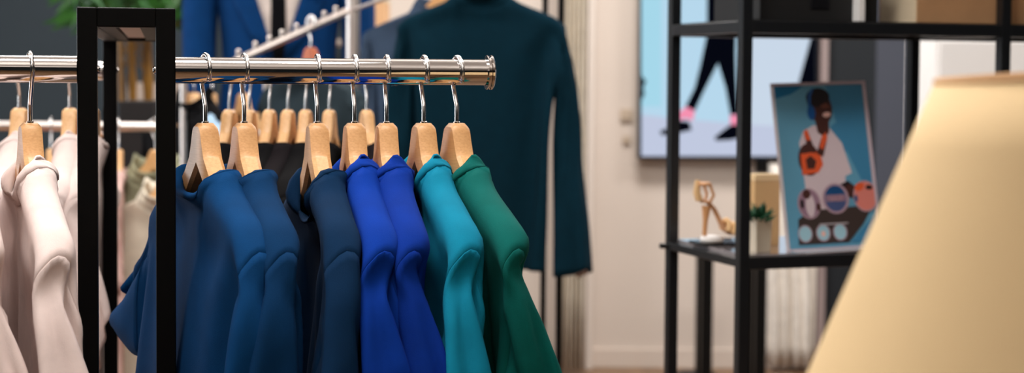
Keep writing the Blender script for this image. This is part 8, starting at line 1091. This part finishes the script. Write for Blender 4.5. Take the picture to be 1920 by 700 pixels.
ell(52, 20, 2.2, .9, 4); ell(59, 20.5, 1.8, .8, 4)
ell(31, 78, 12, 17, 3)                                            # hand
poly([(22, 72), (44, 70), (46, 84), (40, 92), (22, 94)], 5)
poly([(31, 70), (28, 50), (32, 46), (38, 66), (39, 72)], 3); poly([(30, 58), (28, 49), (32, 46), (35, 58)], 5)
poly([(40, 72), (47, 56), (52, 50), (54, 56), (47, 76)], 3); poly([(44, 66), (48, 54), (53, 50), (54, 56), (48, 68)], 5)
poly([(27, 78), (33, 74), (39, 80), (36, 88), (28, 88)], 3)
poly([(56, 108), (72, 102), (84, 112), (80, 122), (62, 116)], 4); ell(74, 112, 7, 6, 3, .2)   # forearm
poly([(12, 140), (26, 131), (60, 130), (98, 128), (84, 148), (66, 166), (10, 166)], 6)
poly([(100, 138), (100, 166), (68, 166), (84, 152)], 16)
ell(26, 124, 13, 16, 7); ell(26, 124, 11.6, 14.6, 14); ell(27, 126, 5, 12, 2); ell(24, 114, 4.5, 5, 3); ell(18, 124, 2.2, 5, 4); ell(36, 128, 2.4, 4, 3)
ell(56, 120, 15, 16, 7); ell(56, 120, 12.2, 13.6, 9)
poly([(56+12.2*math.cos(a), 120+13.6*math.sin(a)) for a in [PI+.25+(PI-.5)*i/16 for i in range(17)]], 8)
poly([(45, 116), (67, 116), (67, 123), (45, 123)], 14)
ell(90, 119, 14, 16.5, 7); ell(90, 119, 12.6, 15, 10); ell(84, 109, 6, 4, 5, -.5); ell(95, 110, 4, 2.5, 4); ell(79, 121, 2, 4, 9)
for x in (18, 38, 57): ell(x, 155, 8, 9, 7); ell(x, 155, 6.8, 7.8, 11)
ell(38, 156, 2.5, 3, 12)
for f_ in ([(-3, -3), (103, -3), (103, -.2), (-3, -.2)], [(100.2, -3), (103.4, -3), (103.4, 173), (100.2, 173)], [(-3, 170.2), (103, 170.2), (103, 174), (-3, 174)]): poly(f_, 17)
pb('print', pr, pm, recalc=False)
# the badge lettering
def text_mesh(txt, size, name, m, parent, origin, ux, uy, n, align='CENTER'):
    cu = bpy.data.curves.new(name, 'FONT'); cu.body = txt; cu.size = size; cu.align_x = align; cu.extrude = .00005; cu.resolution_u = 3
    to = bpy.data.objects.new(name+'_tmp', cu); C.objects.link(to); dg = bpy.context.evaluated_depsgraph_get(); dg.update()
    me = bpy.data.meshes.new_from_object(to.evaluated_get(dg)); bpy.data.objects.remove(to)
    o = bpy.data.objects.new(name, me); C.objects.link(o); me.materials.clear(); me.materials.append(m); o.parent = parent
    M = Matrix((ux, uy, n)).transposed().to_4x4(); M.translation = Vector(origin); o.matrix_local = M; return o
q = board(*px2(56, 122.6), off=layer[0]+.0003)-base
text_mesh('SALE', .0125, 'badge_lettering', mat('poster lettering', (190, 150, 160), rough=.5), pst, q, UXB, UPB, NB)

# ------------------------------------------------------------------ wall display
YT = 7.3
def wp(px, py, Y=YT): return P(px, py, Y)
x0, x1 = wp(1197, 200).x, wp(1533, 200).x; zb = wp(1300, 299).z; zt = zb+1.46
tvc = Vector(((x0+x1)/2, YT, zb))
tv = thing('wall_display', 'large portrait screen on the cream wall showing walking legs in black trousers', 'television', tvc)
hwid = (x1-x0)/2
b = MB(); b.box((0, .03, .73), X_*hwid, Y_*.03, Z_*.73); b.build('bezel', mat('glossy black bezel', (22, 28, 38), rough=.25), tv, bevel=.003)
b = MB(); b.box((0, .08, .73), X_*.2, Y_*.02, Z_*.2); b.build('wall_bracket', blackm, tv)
def em(name, rgb, s=1.0): return mat('screen '+name, (0, 0, 0), rough=.5, emit=rgb, estr=s, spec=0)
ES = 1.18
tm = [em('sky', (176, 208, 228), ES), em('pale', (194, 208, 224), ES), em('black', (6, 8, 18), 1), em('pink', (236, 140, 170), ES), em('lilac', (186, 194, 216), ES), em('coat', (150, 130, 130), ES), em('light cyan', (160, 208, 226), ES)]
tb = MB(); tl_ = [-.0005]
def tpoly(pts, m):
    tl_[0] -= .0004; tb.face([Vector((wp(x, y).x-tvc.x, tl_[0], wp(x, y).z-tvc.z)) for x, y in pts], m)
sx0, sx1 = 1202.5, 1528
def srect(xa, ya, xb, yb, m): tpoly([(xa, ya), (xb, ya), (xb, yb), (xa, yb)], m)
srect(sx0, -300, sx1, 293, 0)
srect(sx0, -300, 1240, 200, 6)
srect(1395, 60, sx1, 293, 1)
tpoly([(sx0+.3, 215), (1300, 225), (1420, 235), (sx1, 240), (sx1, 293), (sx0, 293)], 4)
# walker
tpoly([(1328, -50), (1318, -130), (1330, -190), (1378, -190), (1390, -130), (1384, -50)], 5); tpoly([(1318, -150), (1300, -60), (1312, -55), (1330, -130)], 5); tpoly([(1386, -150), (1404, -60), (1393, -56), (1378, -130)], 5)
tpoly([(1354+19*math.cos(2*PI*i/20), -222+25*math.sin(2*PI*i/20)) for i in range(20)], 3)
tpoly([(1325, 66), (1380, 66), (1384, 40), (1384, -60), (1326, -60)], 2)
tpoly([(1360, 38), (1376, 38), (1378, -40), (1362, -40)], 5)
tpoly([(1326, 60), (1380, 60), (1379, 100), (1380, 140), (1384, 215), (1369, 216), (1360, 165), (1346, 119), (1338, 135), (1318, 175), (1303, 208), (1285, 200), (1302, 165), (1312, 125)], 2)
tpoly([(1286, 200), (1303, 208), (1299, 226), (1284, 222), (1268, 228), (1268, 215)], 3)
tpoly([(1368, 216), (1385, 216), (1388, 234), (1369, 236)], 3)
tpoly([(1237, 246), (1252, 240), (1270, 226), (1292, 228), (1297, 244), (1270, 250), (1240, 254)], 2)
tpoly([(1339, 258), (1356, 244), (1370, 234), (1390, 234), (1392, 258), (1368, 263), (1342, 264)], 2)
tpoly([(sx0+.3, 140), (1208, 150), (1212, 150), (1206, 166), (1209, 176), (sx0+.3, 188)], 2)
tpoly([(1521, 66), (1528, 66), (1528, 170), (1494, 170), (1498, 150)], 2)
tb.build('screen', tm, tv, recalc=False)
b = MB(); q = wp(1430, 303)-tvc; b.box((q.x, .03, -.03), X_*.026, Y_*.022, Z_*.03); b.build('cable_box', blackm, tv, bevel=.002)
# wall switches
for px, py, s, lab in ((1175, 216, .028, 'cream square wall switch left of the display, the upper of two'), (1175, 262, .018, 'small cream socket cover below the wall switch left of the display')):
    q = wp(px, py, 7.39); b = MB(); b.box(q, X_*s, Y_*.006, Z_*s); b.box(q-Y_*.008, X_*s*.5, Y_*.004, Z_*s*.7)
    tag(b.build('wall_switch', mat('aged cream plastic', (190, 172, 152)), None, bevel=.001), lab, 'wall switch')
# side table whose legs show below the shelf
YTb = 6.7; ta = P(1326, 480, YTb); tb_ = P(1427, 480, YTb)
tz = P(1345, 474, YTb).z
r = thing('console_table', 'dark narrow console table behind the shelf, two legs showing below it', 'table', ((ta.x+tb_.x)/2, YTb, 0))
dx = (tb_.x-ta.x)/2
b = MB(); b.box((0, .09, tz-.007), X_*(dx+.024), Y_*.115, Z_*.007); b.build('tabletop', blackm, r, bevel=.003)
for sx in (-1, 1):
    for yy in (0, .18):
        b = MB(); b.box((sx*dx-.03*(yy > 0)*0, yy, (tz-.014)/2), X_*.024, Y_*.024, Z_*(tz-.014)/2); b.build('leg', blackm, r, bevel=.003)
# cream drape between display and dark wall
b = MB(); n = 24; x0, x1 = P(1441, 500, 7.3).x, P(1530, 500, 7.3).x; zt_ = P(1480, 308, 7.3).z; rows = 10
g = [[(x0+(x1-x0)*i/n, 7.3+.018*math.sin(i*1.15+j*.25)+.01*math.sin(i*.5+2), .03+(zt_-.03)*j/rows) for i in range(n+1)] for j in range(rows+1)]
b.add([p for r_ in g for p in r_], [(j*(n+1)+i, j*(n+1)+i+1, (j+1)*(n+1)+i+1, (j+1)*(n+1)+i) for j in range(rows) for i in range(n)])
tag(b.build('drape', creamc, None, smooth=True, solid=.006), 'pale cream cloth drape hanging under the wall display', 'curtain')
# pleated curtain beside the teal jacket
b = MB(); n = 48; x0, x1 = P(1046, 300, 7.2).x, P(1098, 300, 7.2).x; rows = 8
g = [[(x0+(x1-x0)*i/n, 7.2+.025*math.sin(i*.8)+.008*math.sin(i*2.1+j*.3), .02+2.8*j/rows) for i in range(n+1)] for j in range(rows+1)]
b.add([p for r_ in g for p in r_], [(j*(n+1)+i, j*(n+1)+i+1, (j+1)*(n+1)+i+1, (j+1)*(n+1)+i) for j in range(rows) for i in range(n)])
tag(b.build('curtain', fabric('ivory curtain', (222, 212, 196)), None, smooth=True, solid=.005), 'narrow ivory pleated curtain right of the teal jacket', 'curtain')
# woven baskets on the floor
for px, Y, w, h, lab, c1 in ((1305, 6.95, .09, .05, 'low dark woven basket on the floor behind the shelf post', (40, 42, 44)), (1470, 6.95, .085, .035, 'low speckled woven basket on the floor below the cream drape', (120, 104, 92))):
    q = P(px, 690, Y); b = MB(); k = []
    b.lathe([(w*.85, 0), (w, h), (w*1.03, h*1.08), (w*.93, h), (w*.8, .01)], (q.x, q.y, 0), 32)
    tag(b.build('woven_basket', mat('basket weave %d' % px, c1, rough=.9, rgb2=(190, 184, 178) if px > 1400 else (90, 92, 94), nscale=70, bump=.4, bscale=90), None, smooth=True), lab, 'basket')

# white cabinet on the right
q0 = P(1756, 66, 5.2); q1 = P(2080, 66, 5.2); zc = q0.z
r = thing('white_cabinet', 'plain white cabinet standing behind the right post of the shelf', 'cabinet', ((q0.x+q1.x)/2, 5.4, 0)); hwc = (q1.x-q0.x)/2
b = MB(); b.box((0, 0, zc/2+.03), X_*hwc, Y_*.2, Z_*(zc/2-.03)); b.build('body', whitem, r, bevel=.004)
b = MB(); b.box((0, -.208, zc/2+.03), X_*(hwc-.01), Y_*.008, Z_*(zc/2-.05)); o = b.build('door', whitem, r, bevel=.003)
b = MB(); b.tube([(hwc-.06, -.235, zc/2-.1), (hwc-.06, -.235, zc/2+.1)], .006); b.build('handle', chrome2, o, smooth=True)
b = MB(); b.box((0, .01, .03), X_*(hwc-.02), Y_*.17, Z_*.03); b.build('plinth', shelfm, r)

# ------------------------------------------------------------------ lamp in the foreground
LY = 1.0
shade_m = mat('tan parchment shade', (220, 190, 143), rough=.8, bump=.08, bscale=120, noise=.04, nscale=6)
axt = P(2020, 150, LY); tlc = P(1766, 157, LY)
lp = thing('floor_lamp', 'large cone shaped tan lamp shade close by at the lower right corner', 'lamp', (axt.x, LY, 0))
rt_ = axt.x-tlc.x; H = .34; zt_ = tlc.z-.0; slope = .475
til = math.radians(3.5)
b = MB(); seg = 96
rings = []
for k in range(9):
    h = -H*k/8; rad = rt_+slope*(-h); rings.append([(rad*math.cos(2*PI*i/seg), rad*math.sin(2*PI*i/seg), h) for i in range(seg)])
b.loft(rings, caps=False); sh = b.build('lamp_shade', shade_m, lp, smooth=True, solid=.002)
sh.location = (0, 0, axt.z+.005); sh.rotation_euler = (0, -til, 0)
for nm, rad, z in (('top_rim', rt_+.0006, -.002), ('bottom_rim', rt_+slope*H+.0006, -H+.002)):
    b = MB(); b.tube([(rad*math.cos(2*PI*i/seg), rad*math.sin(2*PI*i/seg), z) for i in range(seg)], .0026, seg=8, closed=True)
    o = b.build(nm, mat('brown tan binding', (206, 160, 112), rough=.7), sh, smooth=True)
b = MB()
for i in range(3):
    a = 2*PI*i/3+.4; b.tube([(0, 0, -.02), (rt_*math.cos(a), rt_*math.sin(a), -.004)], .002, seg=8)
b.lathe([(.015, -.035), (.018, -.03), (.018, -.02), (.006, -.016)], seg=16); b.build('spider_fitting', chrome2, lp, smooth=True).location = (0, 0, axt.z)
b = MB(); b.tube([(0, 0, .03), (0, 0, axt.z-.02)], .01, seg=20); b.build('pole', blackm, lp, smooth=True)
b = MB(); b.lathe([(.14, 0), (.14, .02), (.12, .03), (.02, .034)], seg=40); b.build('base', blackm, lp, smooth=True)

# ------------------------------------------------------------------ background on the left and middle
# chrome rail with sage / cream / pink garments (second rack)
def simple_rack(name, label, a, bb, r_, m, posts, gap=0, feet=True):
    t = thing(name, label, 'clothes rack', (a.x, a.y, 0)); o0 = Vector((a.x, a.y, 0))
    b = MB(); b.tube([a-o0, bb-o0], r_, seg=20); b.build('rail', m, t, smooth=True)
    for q in posts:
        b = MB(); b.tube([Vector((q.x, q.y, .02))-o0, q-o0], r_, seg=16); b.build('post', m, t, smooth=True)
        b = MB(); d = (bb-a).normalized(); n = Vector((-d.y, d.x, 0)); qq = Vector((q.x, q.y, .012))-o0; b.beam(qq-n*.2, qq+n*.2, .03, .022); b.build('foot', m, t, bevel=.002)
    return t
ya = 4.2
ra, rbb = P(-260, 237, ya), P(310, 237, ya); rbb.z = ra.z = P(150, 237, ya).z
simple_rack('chrome_rack', 'low chrome rail behind the rack posts at left, hung with pale garments', ra, rbb, .012, chrome2, [ra, rbb])
sage = fabric('sage green cloth', (168, 168, 140)); ivory = fabric('ivory cloth', (222, 214, 196)); pinkc = fabric('pale pink cloth', (220, 196, 196)); redc = fabric('bright red cloth', (214, 28, 26)); peach = fabric('peach cloth', (214, 178, 170))
bg = [(-14, 66, redc, 'bright red shirt peeking in at the left picture edge behind the white ones'), (96, 12, pinkc, 'pale pink shirt on the low chrome rail behind the off-white shirts'),
      (222, 10, peach, 'pinkish shirt on the low chrome rail seen just right of the rear black post'),
      (300, 70, sage, 'sage green jacket on the low chrome rail between the two black posts'), (312, 66, ivory, 'long ivory garment hanging in front of the sage green jacket')]
XS = 1
for k, (px, phi, m, lab) in enumerate(bg):
    q = P(px, 237, ya-(.12 if k == 4 else 0)+(.05 if k == 3 else 0)); q.z = ra.z-.066-(.05 if k == 4 else 0)
    q2 = Vector((q.x, ya, ra.z-.0632)) if k < 4 else q
    if k != 4: q = Vector((q.x, ya, ra.z-.06))
    hanger(q, near_dir(phi), 'wooden hanger carrying the '+lab.split(' on ')[0].split(' peeking')[0].split(' hanging')[0]+' behind the rack', 'hangers in the background', material=wood2)
    garment('jacket' if k >= 3 else 'crewB', lab, 'jacket' if k == 3 else 'shirt', q, near_dir(phi), m, 'pale garments on the low chrome rail', name='hanging_jacket' if k == 3 else 'hanging_shirt', yscale=.8, lod=0, xs=1.0)
# dark box / counter behind
b = MB(); q0, q1 = P(222, 228, 4.9), P(288, 190, 4.9); b.box(((q0.x+q1.x)/2, 5.0, q1.z/2+.02), X_*(q1.x-q0.x)/2, Y_*.1, Z_*(q1.z/2-.02))
tag(b.build('display_plinth', mat('dark brown black board', (24, 20, 20)), None, bevel=.003), 'dark display plinth behind the low chrome rail between the posts', 'plinth')
b = MB(); q0, q1 = P(238, 400, 6.4), P(362, 156, 6.4); b.box(((q0.x+q1.x)/2, 6.45, q1.z/2), X_*(q1.x-q0.x)/2, Y_*.04, Z_*q1.z/2)
tag(b.build('half_wall_screen', mat('beige partition', (198, 180, 166)), None, bevel=.003), 'low beige partition behind the bamboo plant', 'partition')
# bamboo plant
cc = P(250, 130, 5.6); r = thing('bamboo_plant', 'tall bamboo plant with golden canes and green leaves behind the rack', 'plant', (cc.x, 5.6, 0))
canem = mat('golden bamboo cane', (150, 108, 44), rough=.4, rgb2=(120, 84, 36), nscale=6)
for px, w in ((226, .009), (245, .014), (270, .017)):
    q = P(px, 130, 5.6).x-cc.x; b = MB(); pts = []; rr = []
    for i in range(57):
        z = .2+i*.04; pts.append((q+.012*math.sin(z*2+px), (px-246)*.0012, z)); rr.append(w*(1.18 if i % 7 == 0 else 1))
    b.tube(pts, rr, seg=12); b.build('cane', canem, r, smooth=True)
leafm = mat('bamboo leaf green', (52, 112, 34), rough=.5, rgb2=(24, 62, 26), nscale=8)
b = MB(); rd = random.Random(11)
for i in range(620):
    px = rd.uniform(140, 362); py = -60+rd.random()**1.3*0+rd.uniform(-60, 95)
    if px < 215 or px > 300:
        if py > 60 and px < 215: py -= 60
    elif py > 8: py = rd.uniform(-60, 10)
    q = P(px, py, 5.6+rd.uniform(-.22, .22)); q = q-Vector((cc.x, 5.6, 0))
    a = rd.uniform(0, 2*PI); L = rd.uniform(.07, .13); d = Vector((math.cos(a), math.sin(a)*.6, rd.uniform(-.9, -.1))).normalized(); sd = d.cross(Vector((rd.uniform(-.3, .3), 1, .2))).normalized()*L*.13
    b.face([q, q+d*L*.35+sd, q+d*L, q+d*L*.35-sd])
o = b.build('leaves', leafm, r, recalc=False)
b = MB()
for i in range(26):
    px = rd.uniform(150, 355); py = rd.uniform(-60, 60); q = P(px, py, 5.6)-Vector((cc.x, 5.6, 0)); sx = rd.choice((226, 245, 270)); s0 = Vector((P(sx, 130, 5.6).x-cc.x, 0, q.z-.15)); b.tube([s0, (s0+q)/2+Z_*.03, q], .0025, seg=6)
b.build('twigs', canem, r, smooth=True)
b = MB(); b.lathe([(.16, 0), (.2, .32), (.21, .34), (.19, .34), (.18, .28)], seg=32); b.build('planter', mat('charcoal planter', (36, 38, 42)), r, smooth=True)

# suit on a bust mannequin
MY = 5.0; mc = P(524, 140, MY); mz = P(532, 112, MY).z
mq = thing('suit_mannequin', 'bust mannequin in a blue suit, white shirt and black tie behind the rack', 'mannequin', (mc.x, MY, 0), .12)
suit = fabric('blue wool suiting', (7, 56, 108))
def ring(cx_, cz, rx, ry, n=40, pw=2.4, dy=0):
    out = []
    for k in range(n):
        a = 2*PI*k/n; ca, sa = math.cos(a), math.sin(a)
        out.append((cx_+rx*abs(ca)**(2/pw)*(1 if ca >= 0 else -1), dy+ry*abs(sa)**(2/pw)*(1 if sa >= 0 else -1), cz))
    return out
z0m = mz   # button point
b = MB(); b.loft([ring(0, z0m-.36, .20, .13), ring(0, z0m-.25, .195, .13), ring(0, z0m-.1, .18, .12), ring(0, z0m, .172, .118), ring(0, z0m+.12, .185, .125), ring(0, z0m+.25, .205, .13), ring(0, z0m+.36, .215, .12), ring(0, z0m+.42, .20, .095), ring(0, z0m+.46, .13, .075), ring(0, z0m+.485, .07, .06)])
b.build('suit_jacket', suit, mq, smooth=True, subsurf=1)
for sx in (-1, 1):
    b = MB(); rings = []
    for t_ in range(9):
        f_ = t_/8; z = z0m+.41-.66*f_; x = sx*(.182+.062*math.sin(min(1, f_*2.2)*PI/2)); rr_ = .062-.018*f_
        rings.append([(x+rr_*math.cos(2*PI*k/20), -.01-.05*f_*f_+rr_*1.1*math.sin(2*PI*k/20), z) for k in range(20)])
    b.loft(rings); b.build('jacket_sleeve', suit, mq, smooth=True)
    b = MB(); b.ball((sx*.262, -.075, z0m-.30), .036, seg=16, sc_=(.8, .7, 1.4)); b.build('mannequin_hand', mat('pale mannequin', (214, 190, 172)), mq, smooth=True)
# white shirt V, tie, lapels on the chest surface
def chest(x, z):   # front surface height
    zz = z-z0m; ry = .122+.008*max(0, min(1, zz/.25)) if zz < .3 else .13-(zz-.3)*.3
    return -ry*(1-abs(x/.2)**2.6)**(1/2.4) if abs(x) < .19 else -.05
def patch(pts, off, n=6):
    return [(x, chest(x, z)-off, z) for x, z in pts]
def strip(L, R, off, name, m, thick=.002, cols=4):
    b = MB(); rows = len(L); vs = []
    for (xl, zl), (xr, zr) in zip(L, R):
        for c_ in range(cols+1):
            t_ = c_/cols; x, z = xl+(xr-xl)*t_, zl+(zr-zl)*t_; vs.append((x, chest(x, z)-off, z))
    b.add(vs, [(j*(cols+1)+i, j*(cols+1)+i+1, (j+1)*(cols+1)+i+1, (j+1)*(cols+1)+i) for j in range(rows-1) for i in range(cols)])
    return b.build(name, m, mq, smooth=True, solid=thick)
zs_ = [0, .08, .16, .24, .32, .38, .44]
strip([(-.008-.33*z, z0m+z) if z < .3 else (-.107+.15*(z-.3), z0m+z) for z in zs_], [(.008+.33*z, z0m+z) if z < .3 else (.107-.15*(z-.3), z0m+z) for z in zs_], .004, 'dress_shirt', fabric('white shirting', (236, 222, 214)))
strip([(-.012 if z == 0 else -.026+.02*z, z0m+z-.02) for z in zs_], [(.012 if z == 0 else .026-.02*z, z0m+z-.02) for z in zs_], .009, 'necktie', fabric('black silk tie', (10, 10, 14)), .004)
for sx in (-1, 1):
    strip([(sx*(.006+.33*z), z0m+z) for z in zs_[:5]], [(sx*(.03+.42*z+.035*math.sin(z/.32*PI)), z0m+z) for z in zs_[:5]], .008, 'lapel', suit, .004)
strip([(-.004, z0m-.34), (-.004, z0m-.2), (-.006, z0m)], [(.002, z0m-.34), (.002, z0m-.2), (.008, z0m)], .006, 'jacket_opening', fabric('black silk tie', (10, 10, 14)), .002, 1)
b = MB(); rd = random.Random(5); q = Vector((.105, chest(.105, z0m+.23)-.02, z0m+.225))
for i in range(14):
    a = rd.uniform(0, 2*PI); d = Vector((math.cos(a), -.3, math.sin(a)*.8)); L = rd.uniform(.02, .04); sd = Vector((-math.sin(a), 0, math.cos(a)))*L*.25
    b.face([q, q+d*L*.5+sd, q+d*L, q+d*L*.5-sd], 0)
b.ball(q+Vector((.012, -.012, 0)), .014, m=1); b.ball(q+Vector((.035, -.012, -.006)), .010, m=1)
b.build('boutonniere', [leafm, fabric('white shirting', (236, 222, 214))], mq)
b = MB(); b.lathe([(.012, 0), (.012, z0m-.33)], seg=16); b.lathe([(.17, 0), (.17, .015), (.03, .03)], seg=32); b.build('stand', chrome2, mq, smooth=True)
b = MB(); b.loft([ring(0, z0m+.47, .062, .06, 24, 2), ring(0, z0m+.55, .052, .052, 24, 2), ring(0, z0m+.57, .03, .03, 24, 2)]); b.build('neck', mat('pale mannequin', (214, 190, 172)), mq, smooth=True, subsurf=1)

# tall rail with teal jacket
JY = 4.35
ch = P(662, 60, JY); jr = P(662, -60, JY).z
t = thing('display_rail', 'tall rail with one thick chrome post at left and slim black posts at right', 'clothes rack', (ch.x, JY, 0)); o0 = Vector((ch.x, JY, 0))
b = MB(); b.tube([Vector((0, 0, .02)), Vector((0, 0, jr+.12))], .0185, seg=28); o = b.build('chrome_post', chrome2, t, smooth=True)
b = MB(); b.tube([(0, 0, .0), (0, 0, .02)], [.14, .14], seg=36); b.build('round_base', chrome2, t, smooth=True)
e0 = P(1052, 60, JY+.02); e1 = P(1022, 60, JY+.3)
for e in (e0, e1):
    b = MB(); q = Vector((e.x, e.y, 0))-o0; b.beam(q+Z_*0, q+Z_*(jr+.25), .017, .017, side=X_); b.build('black_post', blackm, t, bevel=.001)
b = MB(); b.tube([Vector((0, 0, jr)), Vector((e0.x, JY+.02, jr))-o0], .0125, seg=20); b.build('rail', chrome2, t, smooth=True)
# waterfall arm with pegs
wa, wb_ = P(648, 22, JY-.02)-o0, P(440, 116, JY-.45)-o0
b = MB(); b.tube([wa, wb_], .010, seg=16); arm = b.build('waterfall_arm', chrome2, t, smooth=True)
for k, f_ in enumerate((.10, .21, .33, .47, .60, .71, .83, .97)):
    q = wa+(wb_-wa)*f_; b = MB(); b.tube([q, q+Z_*.022], .005, seg=10); b.ball(q+Z_*.022, .006); b.build('peg', chrome2, arm, smooth=True)
wc, wd = P(676, 18, JY-.02)-o0, P(748, -12, JY-.35)-o0
b = MB(); b.tube([Vector((0, 0, wc.z)), wd], .005, seg=12); b.build('waterfall_arm', chrome2, t, smooth=True)
# hanger & navy top on waterfall
f_ = .335; q = wa+(wb_-wa)*f_+o0
hq = Vector((q.x, q.y, q.z-.052)); hanger(hq, near_dir(40), 'beech hanger on the slanted chrome arm, its hook catching the light', 'hangers in the background', material=mat('reddish wood', (196, 110, 74)))
garment('crewB', 'charcoal top hanging from the slanted chrome arm behind the front rail', 'shirt', hq, near_dir(40), fabric('charcoal green cotton', (40, 52, 58)), None, name='charcoal_top', lod=0)
# teal jacket (back view)
tealj = fabric('dark teal wool', (1, 38, 52)); greyb = fabric('grey blue wool', (62, 78, 100))
jc = P(902, 40, JY); jq = Vector((jc.x, JY+.0, P(902, -48, JY).z+.0))
NJ = {0: 'jacket_body', 1: 'sleeve', 2: 'collar'}
hanger(jq, near_dir(83), 'hanger inside the large dark teal jacket, above the picture', 'hangers in the background')
j = garment('jacket', 'large dark teal jacket hanging with its back towards us behind the rail end', 'jacket', jq, near_dir(83), tealj, None, name='teal_jacket', yscale=.9, xs=1.0, near_rot=1, near_len=1.1, lod=1, names=NJ, flip=False)
b = MB()
for k in range(3):
    q = P(1084+k*7, 517-k*3, JY-.12); b.tube([q+Y_*.003, q-Y_*.004], .006, seg=12)
o = b.build('cuff_buttons', mat('brown horn button', (96, 70, 56), rough=.4), None, smooth=True); o.parent = j; o.matrix_parent_inverse = (Matrix.Translation(j.location) @ Matrix.Rotation(j.rotation_euler.z, 4, 'Z')).inverted()
# grey-blue jacket behind
jq = P(826, 10, JY+.28); jq.z = P(752, -22, JY+.28).z
hanger(jq, near_dir(82), 'hanger inside the grey-blue jacket, above the picture', 'hangers in the background')
garment('jacket', 'grey-blue jacket half hidden behind the left shoulder of the teal one', 'jacket', jq, near_dir(82), greyb, None, name='grey_jacket', yscale=.7, xs=1, lod=0, names=NJ)
# tan box high behind
q = P(700, 40, 6.6); b = MB(); b.box(q-Z_*.0, X_*.06, Y_*.1, Z_*.075)
r = thing('cardboard_box', 'tan cardboard box on a wall shelf behind the chrome post', 'box', (q.x, 6.6, q.z-.075)); 
b = MB(); b.box((0, 0, .075), X_*.06, Y_*.1, Z_*.075); b.build('box_body', mat('orange tan board', (216, 170, 126)), r, bevel=.002)
b = MB(); b.box((0, 0, .156), X_*.062, Y_*.102, Z_*.006); b.build('lid', kraft_l, r, bevel=.002)
b = MB(); b.box((q.x, 7.0, q.z-.085), X_*.2, Y_*.4, Z_*.01); tag(b.build('wall_shelf', wallm, None, bevel=.002), 'thin cream wall shelf carrying the tan box behind the chrome post', 'shelf')
# low slanting chrome rail behind the black shirts, with light-blue / tan / grey garments above it
qa, qb = P(425, 245, 4.0), P(596, 273, 3.2); qb.z = qa.z = (qa.z+qb.z)/2
simple_rack('low_rail', 'low chrome rail running diagonally behind the black shirts', qa, qb, .013, chrome2, [qa, qb])
qa2, qb2 = P(345, 130, 4.42), P(500, 130, 4.42); qa2.z = qb2.z = P(430, 134, 4.42).z
simple_rack('chrome_rack', 'chrome rack hidden behind the front rail, holding pale blue and tan shirts', qa2, qb2, .010, chrome2, [qa2, qb2])
for px, phi, m, lab in ((364, 48, blackf, 'black jacket behind the black post, shoulder slope showing left of the leftmost navy hanger'), (398, 14, fabric('pale blue cotton', (170, 200, 226)), 'pale blue shirt glimpsed between the black shirts near the leftmost navy hanger'),
                        (456, 35, fabric('tan cotton', (206, 162, 116)), 'tan shirt glimpsed behind the second navy hanger')):
    s_ = (px-345)/155; q = qa2.lerp(qb2, s_); q = Vector((P(px, 134, qa2.y+(qb2.y-qa2.y)*s_).x, qa2.y+(qb2.y-qa2.y)*s_, qa2.z-.06))
    hanger(q, near_dir(phi), 'wooden hanger of the '+lab.split(' glimpsed')[0].split(' far')[0].split(' behind')[0]+' in the background', 'hangers in the background', material=wood2)
    garment('jacket' if px == 364 else 'crewB', lab, 'jacket' if px == 364 else 'shirt', q+Z_*(.03 if px == 364 else 0), near_dir(phi), m, None, name='hanging_jacket' if px == 364 else 'hanging_shirt', lod=0, yscale=.8)

# ------------------------------------------------------------------ light
def area(x, y, w, h, power, col=(1, .965, .93), z=RH-.03, rot=(0, 0, 0)):
    l = bpy.data.lights.new('ceiling_or_fill_light', 'AREA'); l.shape = 'RECTANGLE'; l.size = w; l.size_y = h; l.energy = power; l.color = col
    o = bpy.data.objects.new('ceiling_or_fill_light', l); C.objects.link(o); o.location = (x, y, z); o.rotation_euler = rot; return o
for x, y, p in ((-.4, 1.7, 44), (-1.6, 1.6, 16), (1.5, 3.6, 40), (-1.2, 3.6, 34), (.5, 5.9, 66), (-1.8, 6.0, 18), (2.2, 5.6, 40), (-1.6, -.9, 12)):
    area(x, y, .9, .5, p)
for x, y, p in ((-.9, .3, 24), (1.3, .6, 14), (0, -2.4, 16), (.2, 3.4, 24), (-2.4, 2.6, 12)):      # unseen uplights added to brighten the ceiling
    area(x, y, 1.4, .5, p, z=2.25, rot=(PI, 0, 0))
# framed glowing panel added out of view to light left-facing sides
wn = thing('fill_panel_1', 'added glowing panel with a frame on the unseen left wall', 'fill_panel', (RX0, 4.6, 1.6)); wn['kind'] = 'structure'
for q, e in (((.03, 0, .83), (.03, .95, .03)), ((.03, 0, -.83), (.03, .95, .03)), ((.03, .92, 0), (.03, .03, .8)), ((.03, -.92, 0), (.03, .03, .8)), ((.03, 0, 0), (.025, .02, .8))):
    b = MB(); b.box(q, X_*e[0], Y_*e[1], Z_*e[2]); b.build('fill_panel_frame', blackm, wn)
b = MB(); b.box((.012, 0, 0), X_*.004, Y_*.9, Z_*.8); b.build('fill_panel_pane', mat('glowing fill pane', (200, 210, 220), rough=.1, emit=(214, 226, 240), estr=1.6), wn)
l = bpy.data.lights.new('side_fill_light', 'AREA'); l.shape = 'RECTANGLE'; l.size = 1.8; l.size_y = 1.6; l.energy = 60; l.color = (.93, .97, 1)  # added side light behind the glowing panel, not a known source
o = bpy.data.objects.new('side_fill_light', l); C.objects.link(o); o.location = (RX0+.09, 4.6, 1.6); o.rotation_euler = (0, -PI/2, 0)
w = bpy.data.worlds.new('world'); sc.world = w; w.use_nodes = True
w.node_tree.nodes['Background'].inputs[0].default_value = (.9, .95, 1, 1); w.node_tree.nodes['Background'].inputs[1].default_value = .2
sc.view_settings.view_transform = 'Standard'; sc.view_settings.look = 'None'; sc.view_settings.gamma = 1
sc.view_settings.use_curve_mapping = False; sc.view_settings.exposure = -.12
sc.cycles.max_bounces = 8; sc.cycles.use_denoising = True
